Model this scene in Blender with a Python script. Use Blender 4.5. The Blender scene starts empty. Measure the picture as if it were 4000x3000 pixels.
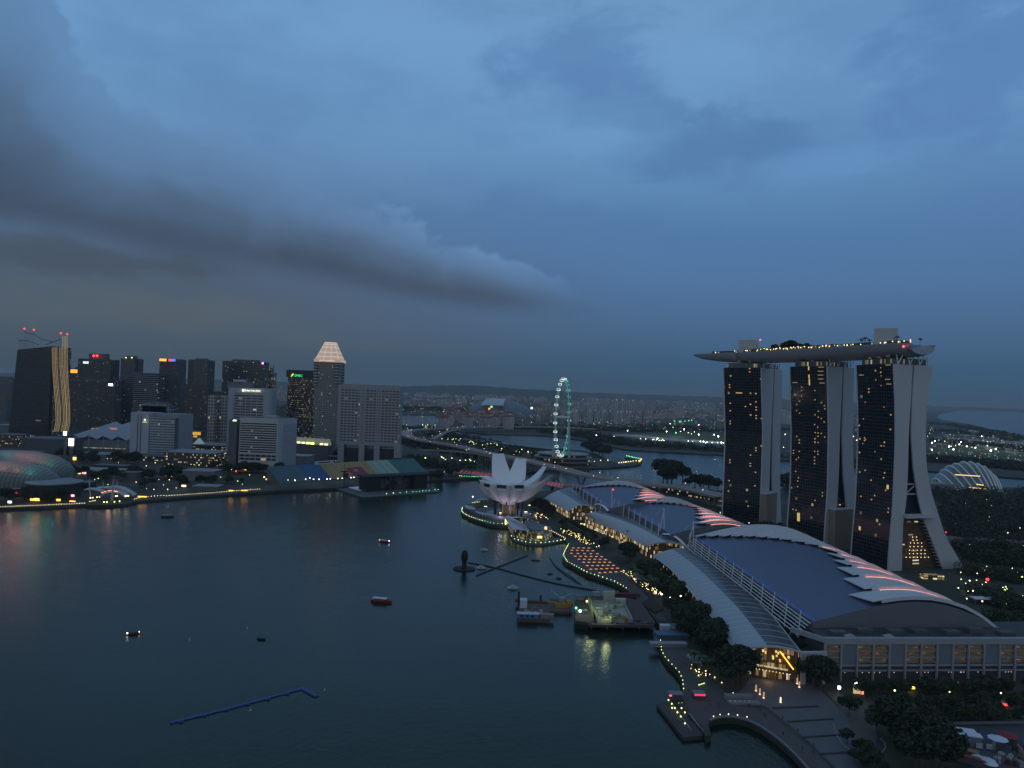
import bpy,bmesh,math,random
from mathutils import Vector,Matrix
SC=bpy.context.scene
COL=SC.collection
RND=random.Random(11)
rad=math.radians
CAM_H,FPX=156.0,2780.0
PITCH,ROLL=math.atan(22/FPX),math.atan(0.036)
_r0,_u0=Vector((1,0,0)),Vector((0,-math.sin(PITCH),math.cos(PITCH)))
C_F=Vector((0,math.cos(PITCH),math.sin(PITCH)))
C_R=_r0*math.cos(ROLL)+_u0*math.sin(ROLL)
C_U=_u0*math.cos(ROLL)-_r0*math.sin(ROLL)
cam_data=bpy.data.cameras.new('camera')
cam_data.sensor_width=36.0
cam_data.lens=36.0*FPX/4000.0
cam_data.clip_start=1.0
cam_data.clip_end=200000.0
cam=bpy.data.objects.new('camera',cam_data)
COL.objects.link(cam)
_m=Matrix((C_R,C_U,-C_F)).transposed().to_4x4()
_m.translation=Vector((0,0,CAM_H))
cam.matrix_world=_m
SC.camera=cam
SC.view_settings.view_transform='Standard'
SC.view_settings.look='None'
SC.view_settings.exposure=0.0
SC.view_settings.gamma=1.0
cy=SC.cycles
cy.use_denoising=True
cy.max_bounces=5
cy.diffuse_bounces=2
cy.glossy_bounces=3
cy.transmission_bounces=3
cy.volume_bounces=1
cy.transparent_max_bounces=8
cy.sample_clamp_indirect=2.0
cy.caustics_reflective=False
cy.caustics_refractive=False
world=bpy.data.worlds.new('World')
SC.world=world
world.use_nodes=True
wt=world.node_tree
wt.nodes.clear()
def N(tree,kind,**kw):
 n=tree.nodes.new(kind)
 for k,v in kw.items():
  if k=='ins':
   for i,x in v.items():
    s=n.inputs[i]
    if isinstance(x,bpy.types.NodeSocket):
     tree.links.new(x,s)
    else:
     s.default_value=x
  else:
   setattr(n,k,v)
 return n
def M(tree,op,a,b=None,c=None,clamp=False):
 n=tree.nodes.new('ShaderNodeMath')
 n.operation=op
 n.use_clamp=clamp
 for i,x in enumerate((a,b,c)):
  if x is None:
   continue
  if isinstance(x,bpy.types.NodeSocket):
   tree.links.new(x,n.inputs[i])
  else:
   n.inputs[i].default_value=x
 return n.outputs[0]
def MIX(tree,fac,a,b,blend='MIX'):
 n=tree.nodes.new('ShaderNodeMix')
 n.data_type='RGBA'
 n.blend_type=blend
 for i,x in ((0,fac),(6,a),(7,b)):
  if isinstance(x,bpy.types.NodeSocket):
   tree.links.new(x,n.inputs[i])
  elif i==0:
   n.inputs[0].default_value=x
  else:
   n.inputs[i].default_value=(*x,1) if len(x)==3 else x
 return n.outputs[2]
def RAMP(tree,fac,stops,interp='LINEAR'):
 n=tree.nodes.new('ShaderNodeValToRGB')
 cr=n.color_ramp
 cr.interpolation=interp
 while len(cr.elements)<len(stops):
  cr.elements.new(0.5)
 for e,(p,c) in zip(cr.elements,stops):
  e.position=p
  e.color=(*c,1) if len(c)==3 else c
 tree.links.new(fac,n.inputs[0])
 return n.outputs[0]
def SMOOTH(tree,x,a,b,o0=0.0,o1=1.0):
 n=tree.nodes.new('ShaderNodeMapRange')
 n.interpolation_type='SMOOTHSTEP'
 for i,v in enumerate((x,a,b,o0,o1)):
  if isinstance(v,bpy.types.NodeSocket):
   tree.links.new(v,n.inputs[i])
  else:
   n.inputs[i].default_value=v
 return n.outputs[0]
def CURVE(tree,x,x0,x1,pts,y0,y1):
 """piecewise curve: pts in real units, mapped through a Float Curve node"""
 t=M(tree,'DIVIDE',M(tree,'SUBTRACT',x,x0),x1-x0,clamp=True)
 n=tree.nodes.new('ShaderNodeFloatCurve')
 c=n.mapping.curves[0]
 P=[((px-x0)/(x1-x0),(py-y0)/(y1-y0)) for px,py in pts]
 while len(c.points)<len(P):
  c.points.new(0.5,0.5)
 for q,p in zip(c.points,P):
  q.location=p
  q.handle_type='AUTO'
 n.mapping.update()
 tree.links.new(t,n.inputs[1])
 return M(tree,'ADD',M(tree,'MULTIPLY',n.outputs[0],y1-y0),y0)
def build_sky(t):
 tc=N(t,'ShaderNodeTexCoord')
 sep=N(t,'ShaderNodeSeparateXYZ',ins={0:tc.outputs['Generated']})
 x,y,z=sep.outputs
 az=M(t,'MULTIPLY',M(t,'ARCTAN2',x,y),57.29578)
 el=M(t,'MULTIPLY',M(t,'ARCSINE',z),57.29578)
 elc=M(t,'MAXIMUM',el,0.0)
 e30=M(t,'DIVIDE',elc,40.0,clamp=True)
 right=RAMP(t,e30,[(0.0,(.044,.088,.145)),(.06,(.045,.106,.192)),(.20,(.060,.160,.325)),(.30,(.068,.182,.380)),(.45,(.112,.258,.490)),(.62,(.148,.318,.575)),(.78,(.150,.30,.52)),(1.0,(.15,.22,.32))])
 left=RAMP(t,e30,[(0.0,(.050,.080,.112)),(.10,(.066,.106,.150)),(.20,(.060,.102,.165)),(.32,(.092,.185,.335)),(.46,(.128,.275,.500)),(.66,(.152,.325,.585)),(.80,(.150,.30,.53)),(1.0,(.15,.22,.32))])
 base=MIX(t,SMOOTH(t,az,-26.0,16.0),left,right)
 vec=N(t,'ShaderNodeCombineXYZ',ins={0:az,1:M(t,'MULTIPLY',el,2.2),2:0.0}).outputs[0]
 n1=N(t,'ShaderNodeTexNoise',ins={'Vector':vec,'Scale':0.055,'Detail':5.0,'Roughness':.55}).outputs[0]
 n2=N(t,'ShaderNodeTexNoise',ins={'Vector':vec,'Scale':0.16,'Detail':8.0,'Roughness':.6,'Distortion':.4}).outputs[0]
 patch=M(t,'MULTIPLY',SMOOTH(t,n1,.42,.66),SMOOTH(t,el,6,13))
 base=MIX(t,M(t,'MULTIPLY',patch,.38),base,(.075,.180,.39))
 def blob(ca,ce,ra,re,amt,col,b):
  d=M(t,'SQRT',M(t,'ADD',M(t,'POWER',M(t,'DIVIDE',M(t,'SUBTRACT',az,ca),ra),2.0),M(t,'POWER',M(t,'DIVIDE',M(t,'SUBTRACT',el,ce),re),2.0)))
  d=M(t,'ADD',d,M(t,'MULTIPLY',M(t,'SUBTRACT',n2,.5),2.6))
  return MIX(t,M(t,'MULTIPLY',SMOOTH(t,d,1.15,.35),amt),b,col)
 base=blob(4.5,24.5,7.5,4.4,.60,(.085,.200,.420),base)
 base=blob(15.5,19.0,8.5,3.2,.66,(.070,.178,.385),base)
 base=blob(9.0,21.0,6.0,1.0,.45,(.072,.180,.38),base)
 base=blob(5.0,20.0,9.0,2.2,.35,(.150,.340,.60),base)
 base=blob(24.0,17.0,7.0,1.4,.40,(.120,.290,.56),base)
 base=blob(1.0,13.0,20.0,2.2,.35,(.062,.165,.345),base)
 base=blob(33.0,22.0,8.0,6.0,.70,(.085,.205,.44),base)
 nv=N(t,'ShaderNodeCombineXYZ',ins={0:az,1:M(t,'MULTIPLY',el,1.25),2:3.0}).outputs[0]
 nb=N(t,'ShaderNodeTexNoise',ins={'Vector':nv,'Scale':.13,'Detail':9.0,'Roughness':.56,'Distortion':.5}).outputs[0]
 nb2=N(t,'ShaderNodeTexNoise',ins={'Vector':nv,'Scale':.05,'Detail':3.0,'Roughness':.5}).outputs[0]
 nw=N(t,'ShaderNodeTexNoise',ins={'Vector':N(t,'ShaderNodeVectorMath',operation='ADD',ins={0:nv,1:(40,11,7)}).outputs[0],'Scale':.10,'Detail':5.0,'Roughness':.5}).outputs[0]
 azw=M(t,'ADD',az,M(t,'MULTIPLY',M(t,'SUBTRACT',nw,.5),9.0))
 top=CURVE(t,azw,-60,16,[(-60,29),(-38,26.0),(-35.4,24.8),(-33.0,20.6),(-30,18.6),(-26,17.8),(-22,17.2),(-17,16.0),(-12,14.0),(-6,12.2),(0,10.4),(4,8.4),(8,6.6),(16,5.0)],0,30)
 bot=CURVE(t,az,-60,16,[(-60,10.6),(-36,9.7),(-28,9.1),(-20,8.5),(-14,8.0),(-6,7.3),(0,6.8),(7,6.2),(16,5.0)],0,30)
 bot=M(t,'ADD',bot,M(t,'MULTIPLY',M(t,'SUBTRACT',nb2,.52),2.6))
 topn=M(t,'ADD',top,M(t,'MULTIPLY',M(t,'SUBTRACT',nb,.5),10.0))
 inside=M(t,'MULTIPLY',SMOOTH(t,M(t,'SUBTRACT',topn,el),-.2,.75),SMOOTH(t,M(t,'SUBTRACT',el,bot),-1.3,1.1))
 inside=M(t,'MULTIPLY',inside,SMOOTH(t,M(t,'ADD',az,M(t,'MULTIPLY',M(t,'SUBTRACT',nb,.5),8.0)),8.5,-3.0))
 up=M(t,'DIVIDE',M(t,'SUBTRACT',el,bot),M(t,'MAXIMUM',M(t,'SUBTRACT',top,bot),2.2),clamp=True)
 up=M(t,'ADD',up,M(t,'MULTIPLY',M(t,'SUBTRACT',nb,.5),.42),clamp=True)
 ccol=RAMP(t,up,[(0.0,(.036,.062,.104)),(.16,(.043,.078,.134)),(.42,(.066,.125,.222)),(.62,(.088,.180,.330)),(1.0,(.112,.240,.440))])
 sky=MIX(t,M(t,'MULTIPLY',inside,.93),base,ccol)
 sky=blob(-31.0,8.0,9.0,1.3,.62,(.044,.070,.104),sky)
 sky=blob(-26.0,4.8,12.0,1.8,.38,(.086,.118,.138),sky)
 sky=blob(-10.0,3.0,9.0,.8,.30,(.078,.116,.142),sky)
 west=SMOOTH(t,y,.15,-.75)
 wcol=RAMP(t,e30,[(0.0,(.27,.31,.35)),(.35,(.26,.34,.44)),(1.0,(.15,.235,.36))])
 sky=MIX(t,M(t,'MULTIPLY',west,.85),sky,wcol)
 nish=N(t,'ShaderNodeTexSky',sky_type='NISHITA',sun_disc=False,sun_elevation=rad(-1.5),sun_rotation=rad(200),altitude=100)
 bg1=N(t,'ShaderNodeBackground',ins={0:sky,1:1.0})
 bg2=N(t,'ShaderNodeBackground',ins={0:nish.outputs[0],1:0.05})
 add=N(t,'ShaderNodeAddShader',ins={0:bg1 .outputs[0],1:bg2 .outputs[0]})
 N(t,'ShaderNodeOutputWorld',ins={0:add.outputs[0]})
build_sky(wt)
world.cycles.sampling_method='MANUAL'
world.cycles.sample_map_resolution=512
sun_data=bpy.data.lights.new('afterglow_sun','SUN')
sun_data.energy=0.06
sun_data.angle=rad(40)
sun_data.color=(1.0,.86,.78)
sun=bpy.data.objects.new('afterglow_sun',sun_data)
COL.objects.link(sun)
sun.rotation_euler=(rad(76),0,rad(-20))
def ray(px,py):
 return C_F+C_R*((px-2000)/FPX)-C_U*((py-1500)/FPX)
def G(px,py,z=0.0):
 """survey point: where the sight line through a photo pixel meets the level z"""
 d=ray(px,py)
 k=(z-CAM_H)/d.z
 return Vector((0,0,CAM_H))+d*k
def D(px,py,Y):
 """survey point: sight line at the depth Y metres ahead"""
 d=ray(px,py)
 return Vector((0,0,CAM_H))+d*(Y/d.y)
def lerp(a,b,t):
 return a+(b-a)*t
def interp(pts,t):
 """pts: list of (t, v...) sorted"""
 if t<=pts[0][0]:
  return pts[0][1:]
 for p,q in zip(pts,pts[1:]):
  if t<=q[0]:
   k=(t-p[0])/(q[0]-p[0])
   return tuple(lerp(a,b,k) for a,b in zip(p[1:],q[1:]))
 return pts[-1][1:]
class MB:
 """collects faces in world space; build() links them as one mesh object"""
 def __init__(self):
  self.v,self.f,self.m,self.uv=[],[],[],[]
 def face(self,pts,m=0,uv=None):
  i=len(self.v)
  self.v+=[Vector(p) for p in pts]
  self.f.append(tuple(range(i,i+len(pts))))
  self.m.append(m)
  self.uv.append(uv or [(0,0)]*len(pts))
  return self
 def quad_uv(self,a,b,c,d,m=0,u0=0.0,v0=0.0):
  """a,b bottom edge; c,d top edge; uv in metres"""
  a,b,c,d=map(Vector,(a,b,c,d))
  w,h=(b-a).length,(d-a).length
  return self.face([a,b,c,d],m,[(u0,v0),(u0+w,v0),(u0+w,v0+h),(u0,v0+h)])
 def prism(self,poly,z0,z1,m=0,mt=None,bottom=False,shift=None):
  """poly: ccw (x,y) list; side uv in metres"""
  mt=m if mt is None else mt
  sx,sy=shift or (0,0)
  n=len(poly)
  u=0.0
  P0=[Vector((p[0],p[1],z0)) for p in poly]
  P1=[Vector((p[0]+sx,p[1]+sy,z1)) for p in poly]
  area=sum(poly[i][0]*poly[(i+1)%n][1]-poly[(i+1)%n][0]*poly[i][1] for i in range(n))
  if area<0:
   P0 .reverse()
   P1 .reverse()
  for i in range(n):
   j=(i+1)%n
   w=(P0[j]-P0[i]).length
   self.face([P0[i],P0[j],P1[j],P1[i]],m,[(u,0),(u+w,0),(u+w,z1-z0),(u,z1-z0)])
   u+=w
  self.face(P1,mt,[(p.x,p.y) for p in P1])
  if bottom:
   self.face(P0[::-1],mt)
  return self
 def box(self,cx,cy_,z0,sx,sy,sz,rz=0.0,m=0,mt=None,bottom=False):
  c,s=math.cos(rz),math.sin(rz)
  poly=[(cx+c*x-s*y,cy_+s*x+c*y) for x,y in ((-sx/2,-sy/2),(sx/2,-sy/2),(sx/2,sy/2),(-sx/2,sy/2))]
  return self.prism(poly,z0,z0+sz,m,mt,bottom)
 def tube(self,p0,p1,r0,r1=None,n=6,m=0,caps=True):
  r1=r0 if r1 is None else r1
  p0,p1=Vector(p0),Vector(p1)
  d=(p1-p0).normalized()
  a=d.orthogonal().normalized()
  b=d.cross(a)
  A=[p0+(a*math.cos(2*math.pi*i/n)+b*math.sin(2*math.pi*i/n))*r0 for i in range(n)]
  B=[p1+(a*math.cos(2*math.pi*i/n)+b*math.sin(2*math.pi*i/n))*r1 for i in range(n)]
  for i in range(n):
   j=(i+1)%n
   self.face([A[i],A[j],B[j],B[i]],m)
  if caps:
   self.face(A[::-1],m)
   self.face(B,m)
  return self
 def path(self,pts,r,n=5,m=0):
  for p,q in zip(pts,pts[1:]):
   self.tube(p,q,r,r,n,m,caps=False)
  return self
 def grid(self,rows,m=0,uv=True):
  """rows: list of equal-length point lists"""
  V=0.0
  for i in range(len(rows)-1):
   U=0.0
   h=(Vector(rows[i+1][0])-Vector(rows[i][0])).length
   for j in range(len(rows[0])-1):
    w=(Vector(rows[i][j+1])-Vector(rows[i][j])).length
    self.face([rows[i][j],rows[i][j+1],rows[i+1][j+1],rows[i+1][j]],m,[(U,V),(U+w,V),(U+w,V+h),(U,V+h)])
    U+=w
   V+=h
  return self
 def sphere(self,c,r,nu=8,nv=5,m=0,sz=1.0,v0=-1.0):
  c=Vector(c)
  rows=[]
  for i in range(nv+1):
   t=math.asin(v0)+(math.pi/2-math.asin(v0))*i/nv
   rows.append([c+Vector((r*math.cos(t)*math.cos(2*math.pi*j/nu),r*math.cos(t)*math.sin(2*math.pi*j/nu),r*sz*math.sin(t))) for j in range(nu+1)])
  return self.grid(rows,m)
 def mesh(self,name,mats,off):
  me=bpy.data.meshes.new(name)
  me.from_pydata([v-off for v in self.v],[],self.f)
  for mm in (mats if isinstance(mats,(list,tuple)) else [mats]):
   me.materials.append(mm)
  me.polygons.foreach_set('material_index',self.m)
  ul=me.uv_layers.new(name='UVMap')
  flat=[c for poly in self.uv for p in poly for c in p]
  ul.data.foreach_set('uv',flat)
  me.update()
  return me
 def build(self,name,mats,parent=None,smooth=False,weld=False,label=None):
  if parent is not None:
   off=Vector(parent.get('_w',(0,0,0)))
  else:
   xs,ys,zs=zip(*self.v)
   off=Vector(((min(xs)+max(xs))/2,(min(ys)+max(ys))/2,min(zs)))
  me=self.mesh(name,mats,off)
  if weld:
   bm=bmesh.new()
   bm.from_mesh(me)
   bmesh.ops.remove_doubles(bm,verts=bm.verts,dist=weld if isinstance(weld,float) else 0.01)
   bm.to_mesh(me)
   bm.free()
  if smooth:
   me.polygons.foreach_set('use_smooth',[True]*len(me.polygons))
  o=bpy.data.objects.new(name,me)
  COL.objects.link(o)
  o['_w']=tuple(off)
  if parent is not None:
   o.parent=parent
   pw=Vector(parent['_w'])
   o.location=off-pw
  else:
   o.location=off
  if label:
   o['label']=label
  return o
def tag(o,label=None,cat=None,group=None,kind=None):
 if label:
  o['label']=label
 if cat:
  o['category']=cat
 if group:
  o['group']=group
 if kind:
  o['kind']=kind
 return o
def thing(name,label,cat,loc,group=None):
 o=bpy.data.objects.new(name,None)
 COL.objects.link(o)
 o.empty_display_size=2
 o.location=loc
 o['_w']=tuple(loc)
 return tag(o,label,cat,group)
def kids(o):
 return [c for c in bpy.data.objects if c.parent==o]
def copy_of(root,children,loc,rz=0.0,label=None,group=None,scale=1.0):
 """a copy of a thing and of its parts (children listed once by the caller)"""
 c=root.copy()
 COL.objects.link(c)
 c.location=loc
 c.rotation_euler=(0,0,rz)
 c.scale=(scale,)*3 if not isinstance(scale,tuple) else scale
 if label:
  c['label']=label
 if group:
  c['group']=group
 for ch in children:
  d=ch.copy()
  COL.objects.link(d)
  d.parent=c
 return c
_mats={}
def mat(name,col=(.5,.5,.5),rough=.6,metal=0.0,emit=0.0,ecol=None,vary=.12,vscale=.15,sample=True,spec=.4):
 if name in _mats:
  return _mats[name]
 m=bpy.data.materials.new(name)
 m.use_nodes=True
 t=m.node_tree
 b=t.nodes['Principled BSDF']
 b.inputs['Roughness'].default_value=rough
 b.inputs['Metallic'].default_value=metal
 b.inputs['Specular IOR Level'].default_value=spec
 if vary and emit==0:
  g=N(t,'ShaderNodeNewGeometry')
  nz=N(t,'ShaderNodeTexNoise',ins={'Vector':g.outputs['Position'],'Scale':vscale,'Detail':6.0,'Roughness':.65})
  f=M(t,'ADD',M(t,'MULTIPLY',M(t,'SUBTRACT',nz.outputs[0],.5),vary*4),1.0)
  cc=N(t,'ShaderNodeVectorMath',operation='SCALE',ins={0:col,'Scale':f})
  t.links.new(cc.outputs[0],b.inputs['Base Color'])
 else:
  b.inputs['Base Color'].default_value=(*col,1)
 if emit:
  b.inputs['Emission Color'].default_value=(*(ecol or col),1)
  b.inputs['Emission Strength'].default_value=emit
  if not sample:
   m.cycles.emission_sampling='NONE'
 _mats[name]=m
 return m
def glow(name,col,strength,sample=False):
 """a lamp, sign or lit pane"""
 return mat(name,(.02,.02,.02),.5,0,strength,col,vary=0,sample=sample)
def facade(name,wall,glass,floor=3.6,bay=3.0,wf=.6,hf=.55,lit=.08,lcol=(1.0,.66,.30),lstr=1.2,rough=.6,grough=.2,vband=False,bandu=False,litrow=0.0,groups=1.0):
 """windows by procedural grid: uv are metres along the wall and up it"""
 if name in _mats:
  return _mats[name]
 m=bpy.data.materials.new(name)
 m.use_nodes=True
 t=m.node_tree
 b=t.nodes['Principled BSDF']
 uv=N(t,'ShaderNodeUVMap')
 s=N(t,'ShaderNodeSeparateXYZ',ins={0:uv.outputs[0]})
 U=M(t,'DIVIDE',s.outputs[0],bay)
 V=M(t,'DIVIDE',s.outputs[1],floor)
 fu,fv=M(t,'FRACT',U),M(t,'FRACT',V)
 iu,iv=M(t,'FLOOR',U),M(t,'FLOOR',V)
 mu=M(t,'LESS_THAN',M(t,'ABSOLUTE',M(t,'SUBTRACT',fu,.5)),wf/2)
 mv=M(t,'LESS_THAN',M(t,'ABSOLUTE',M(t,'SUBTRACT',fv,.5)),hf/2)
 win=M(t,'MULTIPLY',mu,mv)
 if bandu:
  win=mv
 if vband:
  win=mu
 cell=N(t,'ShaderNodeCombineXYZ',ins={0:M(t,'FLOOR',M(t,'DIVIDE',iu,groups)) if groups>1 else iu,1:iv,2:0.0}).outputs[0]
 wn=N(t,'ShaderNodeTexWhiteNoise',noise_dimensions='3D',ins={0:cell})
 rown=N(t,'ShaderNodeTexWhiteNoise',noise_dimensions='1D',ins={'W':iv})
 clump=N(t,'ShaderNodeTexNoise',ins={'Vector':cell,'Scale':.23,'Detail':1.0})
 p=M(t,'MULTIPLY',M(t,'MULTIPLY',clump.outputs[0],clump.outputs[0]),lit*3.6)
 if litrow:
  p=M(t,'ADD',p,M(t,'MULTIPLY',M(t,'LESS_THAN',rown.outputs[0],litrow),.5))
 on=M(t,'MULTIPLY',M(t,'LESS_THAN',wn.outputs[0],p),M(t,'MULTIPLY',mu,mv))
 g=N(t,'ShaderNodeNewGeometry')
 nz=N(t,'ShaderNodeTexNoise',ins={'Vector':g.outputs['Position'],'Scale':.05,'Detail':6.0,'Roughness':.65})
 f=M(t,'ADD',M(t,'MULTIPLY',M(t,'SUBTRACT',nz.outputs[0],.5),.5),1.0)
 wc=N(t,'ShaderNodeVectorMath',operation='SCALE',ins={0:wall,'Scale':f}).outputs[0]
 gv=M(t,'ADD',M(t,'MULTIPLY',wn.outputs[0],.9),.5)
 gc=N(t,'ShaderNodeVectorMath',operation='SCALE',ins={0:glass,'Scale':gv}).outputs[0]
 t.links.new(MIX(t,win,wc,gc),b.inputs['Base Color'])
 t.links.new(M(t,'ADD',M(t,'MULTIPLY',win,grough-rough),rough),b.inputs['Roughness'])
 wn2=N(t,'ShaderNodeTexWhiteNoise',noise_dimensions='4D',ins={0:cell,'W':3.0})
 st=M(t,'MULTIPLY',on,M(t,'MULTIPLY',M(t,'ADD',M(t,'POWER',wn2 .outputs[0],2.0),.18),lstr))
 ec=MIX(t,wn2 .outputs[0],lcol,(1.0,.86,.62))
 t.links.new(ec,b.inputs['Emission Color'])
 t.links.new(st,b.inputs['Emission Strength'])
 m.cycles.emission_sampling='NONE'
 _mats[name]=m
 return m
WHITE=mat('white_paint',(.72,.73,.74),.55,vary=.05)
CONCRETE=mat('pale_concrete',(.42,.42,.42),.8)
DARKCON=mat('dark_concrete',(.12,.12,.125),.85)
STEEL=mat('grey_steel',(.30,.31,.33),.45,.3)
WSTEEL=mat('white_steel',(.78,.79,.80),.4,vary=.03)
DARK=mat('dark_metal',(.03,.032,.036),.5)
ASPHALT=mat('asphalt',(.055,.055,.06),.85)
DARKGLASS=mat('dark_glass',(.012,.018,.026),.12,spec=.6)
RED_GLOW=glow('red_lamp_glow',(1,.03,.04),5)
WARM_GLOW=glow('warm_lamp_glow',(1,.74,.36),4.2)
WHITE_GLOW=glow('white_lamp_glow',(1,.93,.82),12)
YG_GLOW=glow('yellow_green_lamp_glow',(.86,1,.28),3.4)
GREEN_GLOW=glow('green_lamp_glow',(.2,1,.35),2.6)

# ================================================================ WATER, LAND, HAZE
def water_material():
 m=bpy.data.materials.new('bay_water')
 m.use_nodes=True
 t=m.node_tree
 b=t.nodes['Principled BSDF']
 g=N(t,'ShaderNodeNewGeometry')
 pos=g.outputs['Position']
 big=N(t,'ShaderNodeTexNoise',ins={'Vector':pos,'Scale':.006,'Detail':4.0,'Roughness':.6})
 t.links.new(MIX(t,SMOOTH(t,big.outputs[0],.35,.65),(.0055,.0165,.0125),(.0080,.0200,.0160)),b.inputs['Base Color'])
 st=N(t,'ShaderNodeVectorMath',operation='MULTIPLY',ins={0:pos,1:(1.0,.7,1.0)})
 w1=N(t,'ShaderNodeTexNoise',ins={'Vector':st.outputs[0],'Scale':.35,'Detail':5.0,'Roughness':.62})
 w2=N(t,'ShaderNodeTexNoise',ins={'Vector':st.outputs[0],'Scale':.04,'Detail':3.0,'Roughness':.5})
 h=M(t,'ADD',w1 .outputs[0],M(t,'MULTIPLY',w2 .outputs[0],1.5))
 bump=N(t,'ShaderNodeBump',ins={'Height':h,'Strength':.35,'Distance':.8})
 t.links.new(bump.outputs[0],b.inputs['Normal'])
 t.links.new(M(t,'ADD',M(t,'MULTIPLY',big.outputs[0],.10),.11),b.inputs['Roughness'])
 b.inputs['IOR'].default_value=1.33
 b.inputs['Specular IOR Level'].default_value=.5
 b.inputs['Specular Tint'].default_value=(.72,.72,.26,1)
 return m
def sheet(name,pts,z,m,depth=0.0,label=None,kind='structure'):
 mb=MB()
 poly=[(p[0],p[1]) for p in pts]
 if depth:
  mb.prism(poly,z-depth,z,0)
 else:
  area=sum(poly[i][0]*poly[(i+1)%len(poly)][1]-poly[(i+1)%len(poly)][0]*poly[i][1] for i in range(len(poly)))
  if area<0:
   poly=poly[::-1]
  mb.face([(x,y,z) for x,y in poly],0,[(x,y) for x,y in poly])
 o=mb.build(name,m)
 bm=bmesh.new()
 bm.from_mesh(o.data)
 bmesh.ops.triangulate(bm,faces=[f for f in bm.faces if len(f.verts)>4])
 bm.to_mesh(o.data)
 bm.free()
 return tag(o,label,kind=kind)
WATER=water_material()
wb=MB()
wb.face([(-70000,-3000,0),(70000,-3000,0),(70000,70000,0),(-70000,70000,0)])
tag(wb.build('water',WATER),kind='structure')
def land_material():
 m=bpy.data.materials.new('dark_land')
 m.use_nodes=True
 t=m.node_tree
 b=t.nodes['Principled BSDF']
 g=N(t,'ShaderNodeNewGeometry')
 n1=N(t,'ShaderNodeTexNoise',ins={'Vector':g.outputs['Position'],'Scale':.012,'Detail':8.0,'Roughness':.7})
 c=RAMP(t,n1 .outputs[0],[(.30,(.018,.026,.016)),(.48,(.034,.042,.026)),(.60,(.070,.068,.060)),(.75,(.050,.058,.034))])
 t.links.new(c,b.inputs['Base Color'])
 b.inputs['Roughness'].default_value=.9
 return m
LAND=land_material()
LZ=3.0
def GL(pts,z=LZ):
 return [G(px,py,z) for px,py in pts]
shore_north=GL([(-500,2010),(0,1984),(160,1979),(330,1970),(380,1974),(430,1973),(500,1965),(540,1956),(650,1946),(850,1932),(1014,1921),(1118,1914),(1240,1909),(1315,1905),(1450,1893),(1560,1884),(1671,1879),(1750,1873),(1801,1870),(1893,1867),(2000,1852),(2110,1840),(2218,1830),(2330,1828),(2405,1824),(2460,1820),(2503,1813),(2509,1797),(2458,1786),(2440,1788),(2484,1799),(2470,1808),(2420,1812),(2375,1796),(2330,1772),(2280,1760),(2190,1752),(2060,1736),(1940,1722),(1850,1712),(1790,1702),(1700,1684),(1620,1668),(1567,1660),(1480,1650),(1200,1640),(600,1622),(-700,1590)])
sheet('north_shore_ground',shore_north,LZ,LAND,4.0)
far=GL([(-900,1580),(600,1606),(1300,1625),(1565,1619),(1700,1622),(1716,1640),(1722,1664),(1800,1686),(1900,1694),(2000,1697),(2150,1702),(2303,1722),(2380,1742),(2439,1755),(2520,1760),(2608,1766),(2829,1776),(3060,1796),(3340,1818),(3620,1838),(4000,1868),(4500,1905),(4500,1800),(4000,1716),(3900,1685),(3801,1659),(3720,1646),(3675,1640),(3660,1630),(3664,1620),(3700,1611)])
far+=[Vector((20500,32000,0)),Vector((12000,44000,0)),Vector((-34000,44000,0))]
sheet('far_city_ground',far,LZ,LAND,4.0)
near=[(1877,1953),(1842,1966),(1816,1975),(1804,1986),(1801,2000),(1809,2010),(1833,2023),(1877,2039),(1921,2050),(1978,2054),(2060,2058),(2110,2064),(2152,2077),(2209,2109),(2219,2126),(2213,2142),(2203,2156),(2197,2172),(2200,2184),(2213,2197),(2238,2210),(2285,2238),(2333,2254),(2383,2270),(2406,2280),(2447,2304),(2470,2326),(2500,2352),(2552,2408),(2576,2446),(2578,2490),(2576,2522),(2582,2546),(2595,2570),(2617,2595),(2649,2627),(2664,2658),(2668,2696),(2655,2712),(2622,2734),(2700,2790),(2742,2838),(2757,2878),(2778,2868),(2766,2830),(2770,2818),(2785,2811),(2816,2803),(2864,2803),(2918,2815),(2975,2843),(3038,2887),(3101,2944),(3149,2998),(3230,3100),(3400,3330)]
near_w=GL(near)
back=GL([(1990,1932),(2120,1918),(2290,1904),(2450,1900),(2602,1898),(2850,1918),(3060,1908),(3340,1896),(3620,1892),(3920,1903),(4100,1906),(4700,1930)])
shore_right=near_w+[Vector((900,200,0)),Vector((1900,700,0))]+back[::-1]
sheet('right_shore_ground',shore_right,LZ,LAND,4.0)
hz=MB()
hz.box(0,33000,-2.0,150000,84000,252.0,bottom=True)
hm=bpy.data.materials.new('evening_haze')
hm.use_nodes=True
ht=hm.node_tree
ht.nodes.remove(ht.nodes['Principled BSDF'])
pv=N(ht,'ShaderNodeVolumePrincipled')
pv.inputs['Color'].default_value=(.60,.68,.72,1)
pv.inputs['Density'].default_value=4.0e-5
pv.inputs['Anisotropy'].default_value=0.0
ht.links.new(pv.outputs[0],ht.nodes['Material Output'].inputs['Volume'])
tag(hz.build('haze',hm),kind='stuff')
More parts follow.
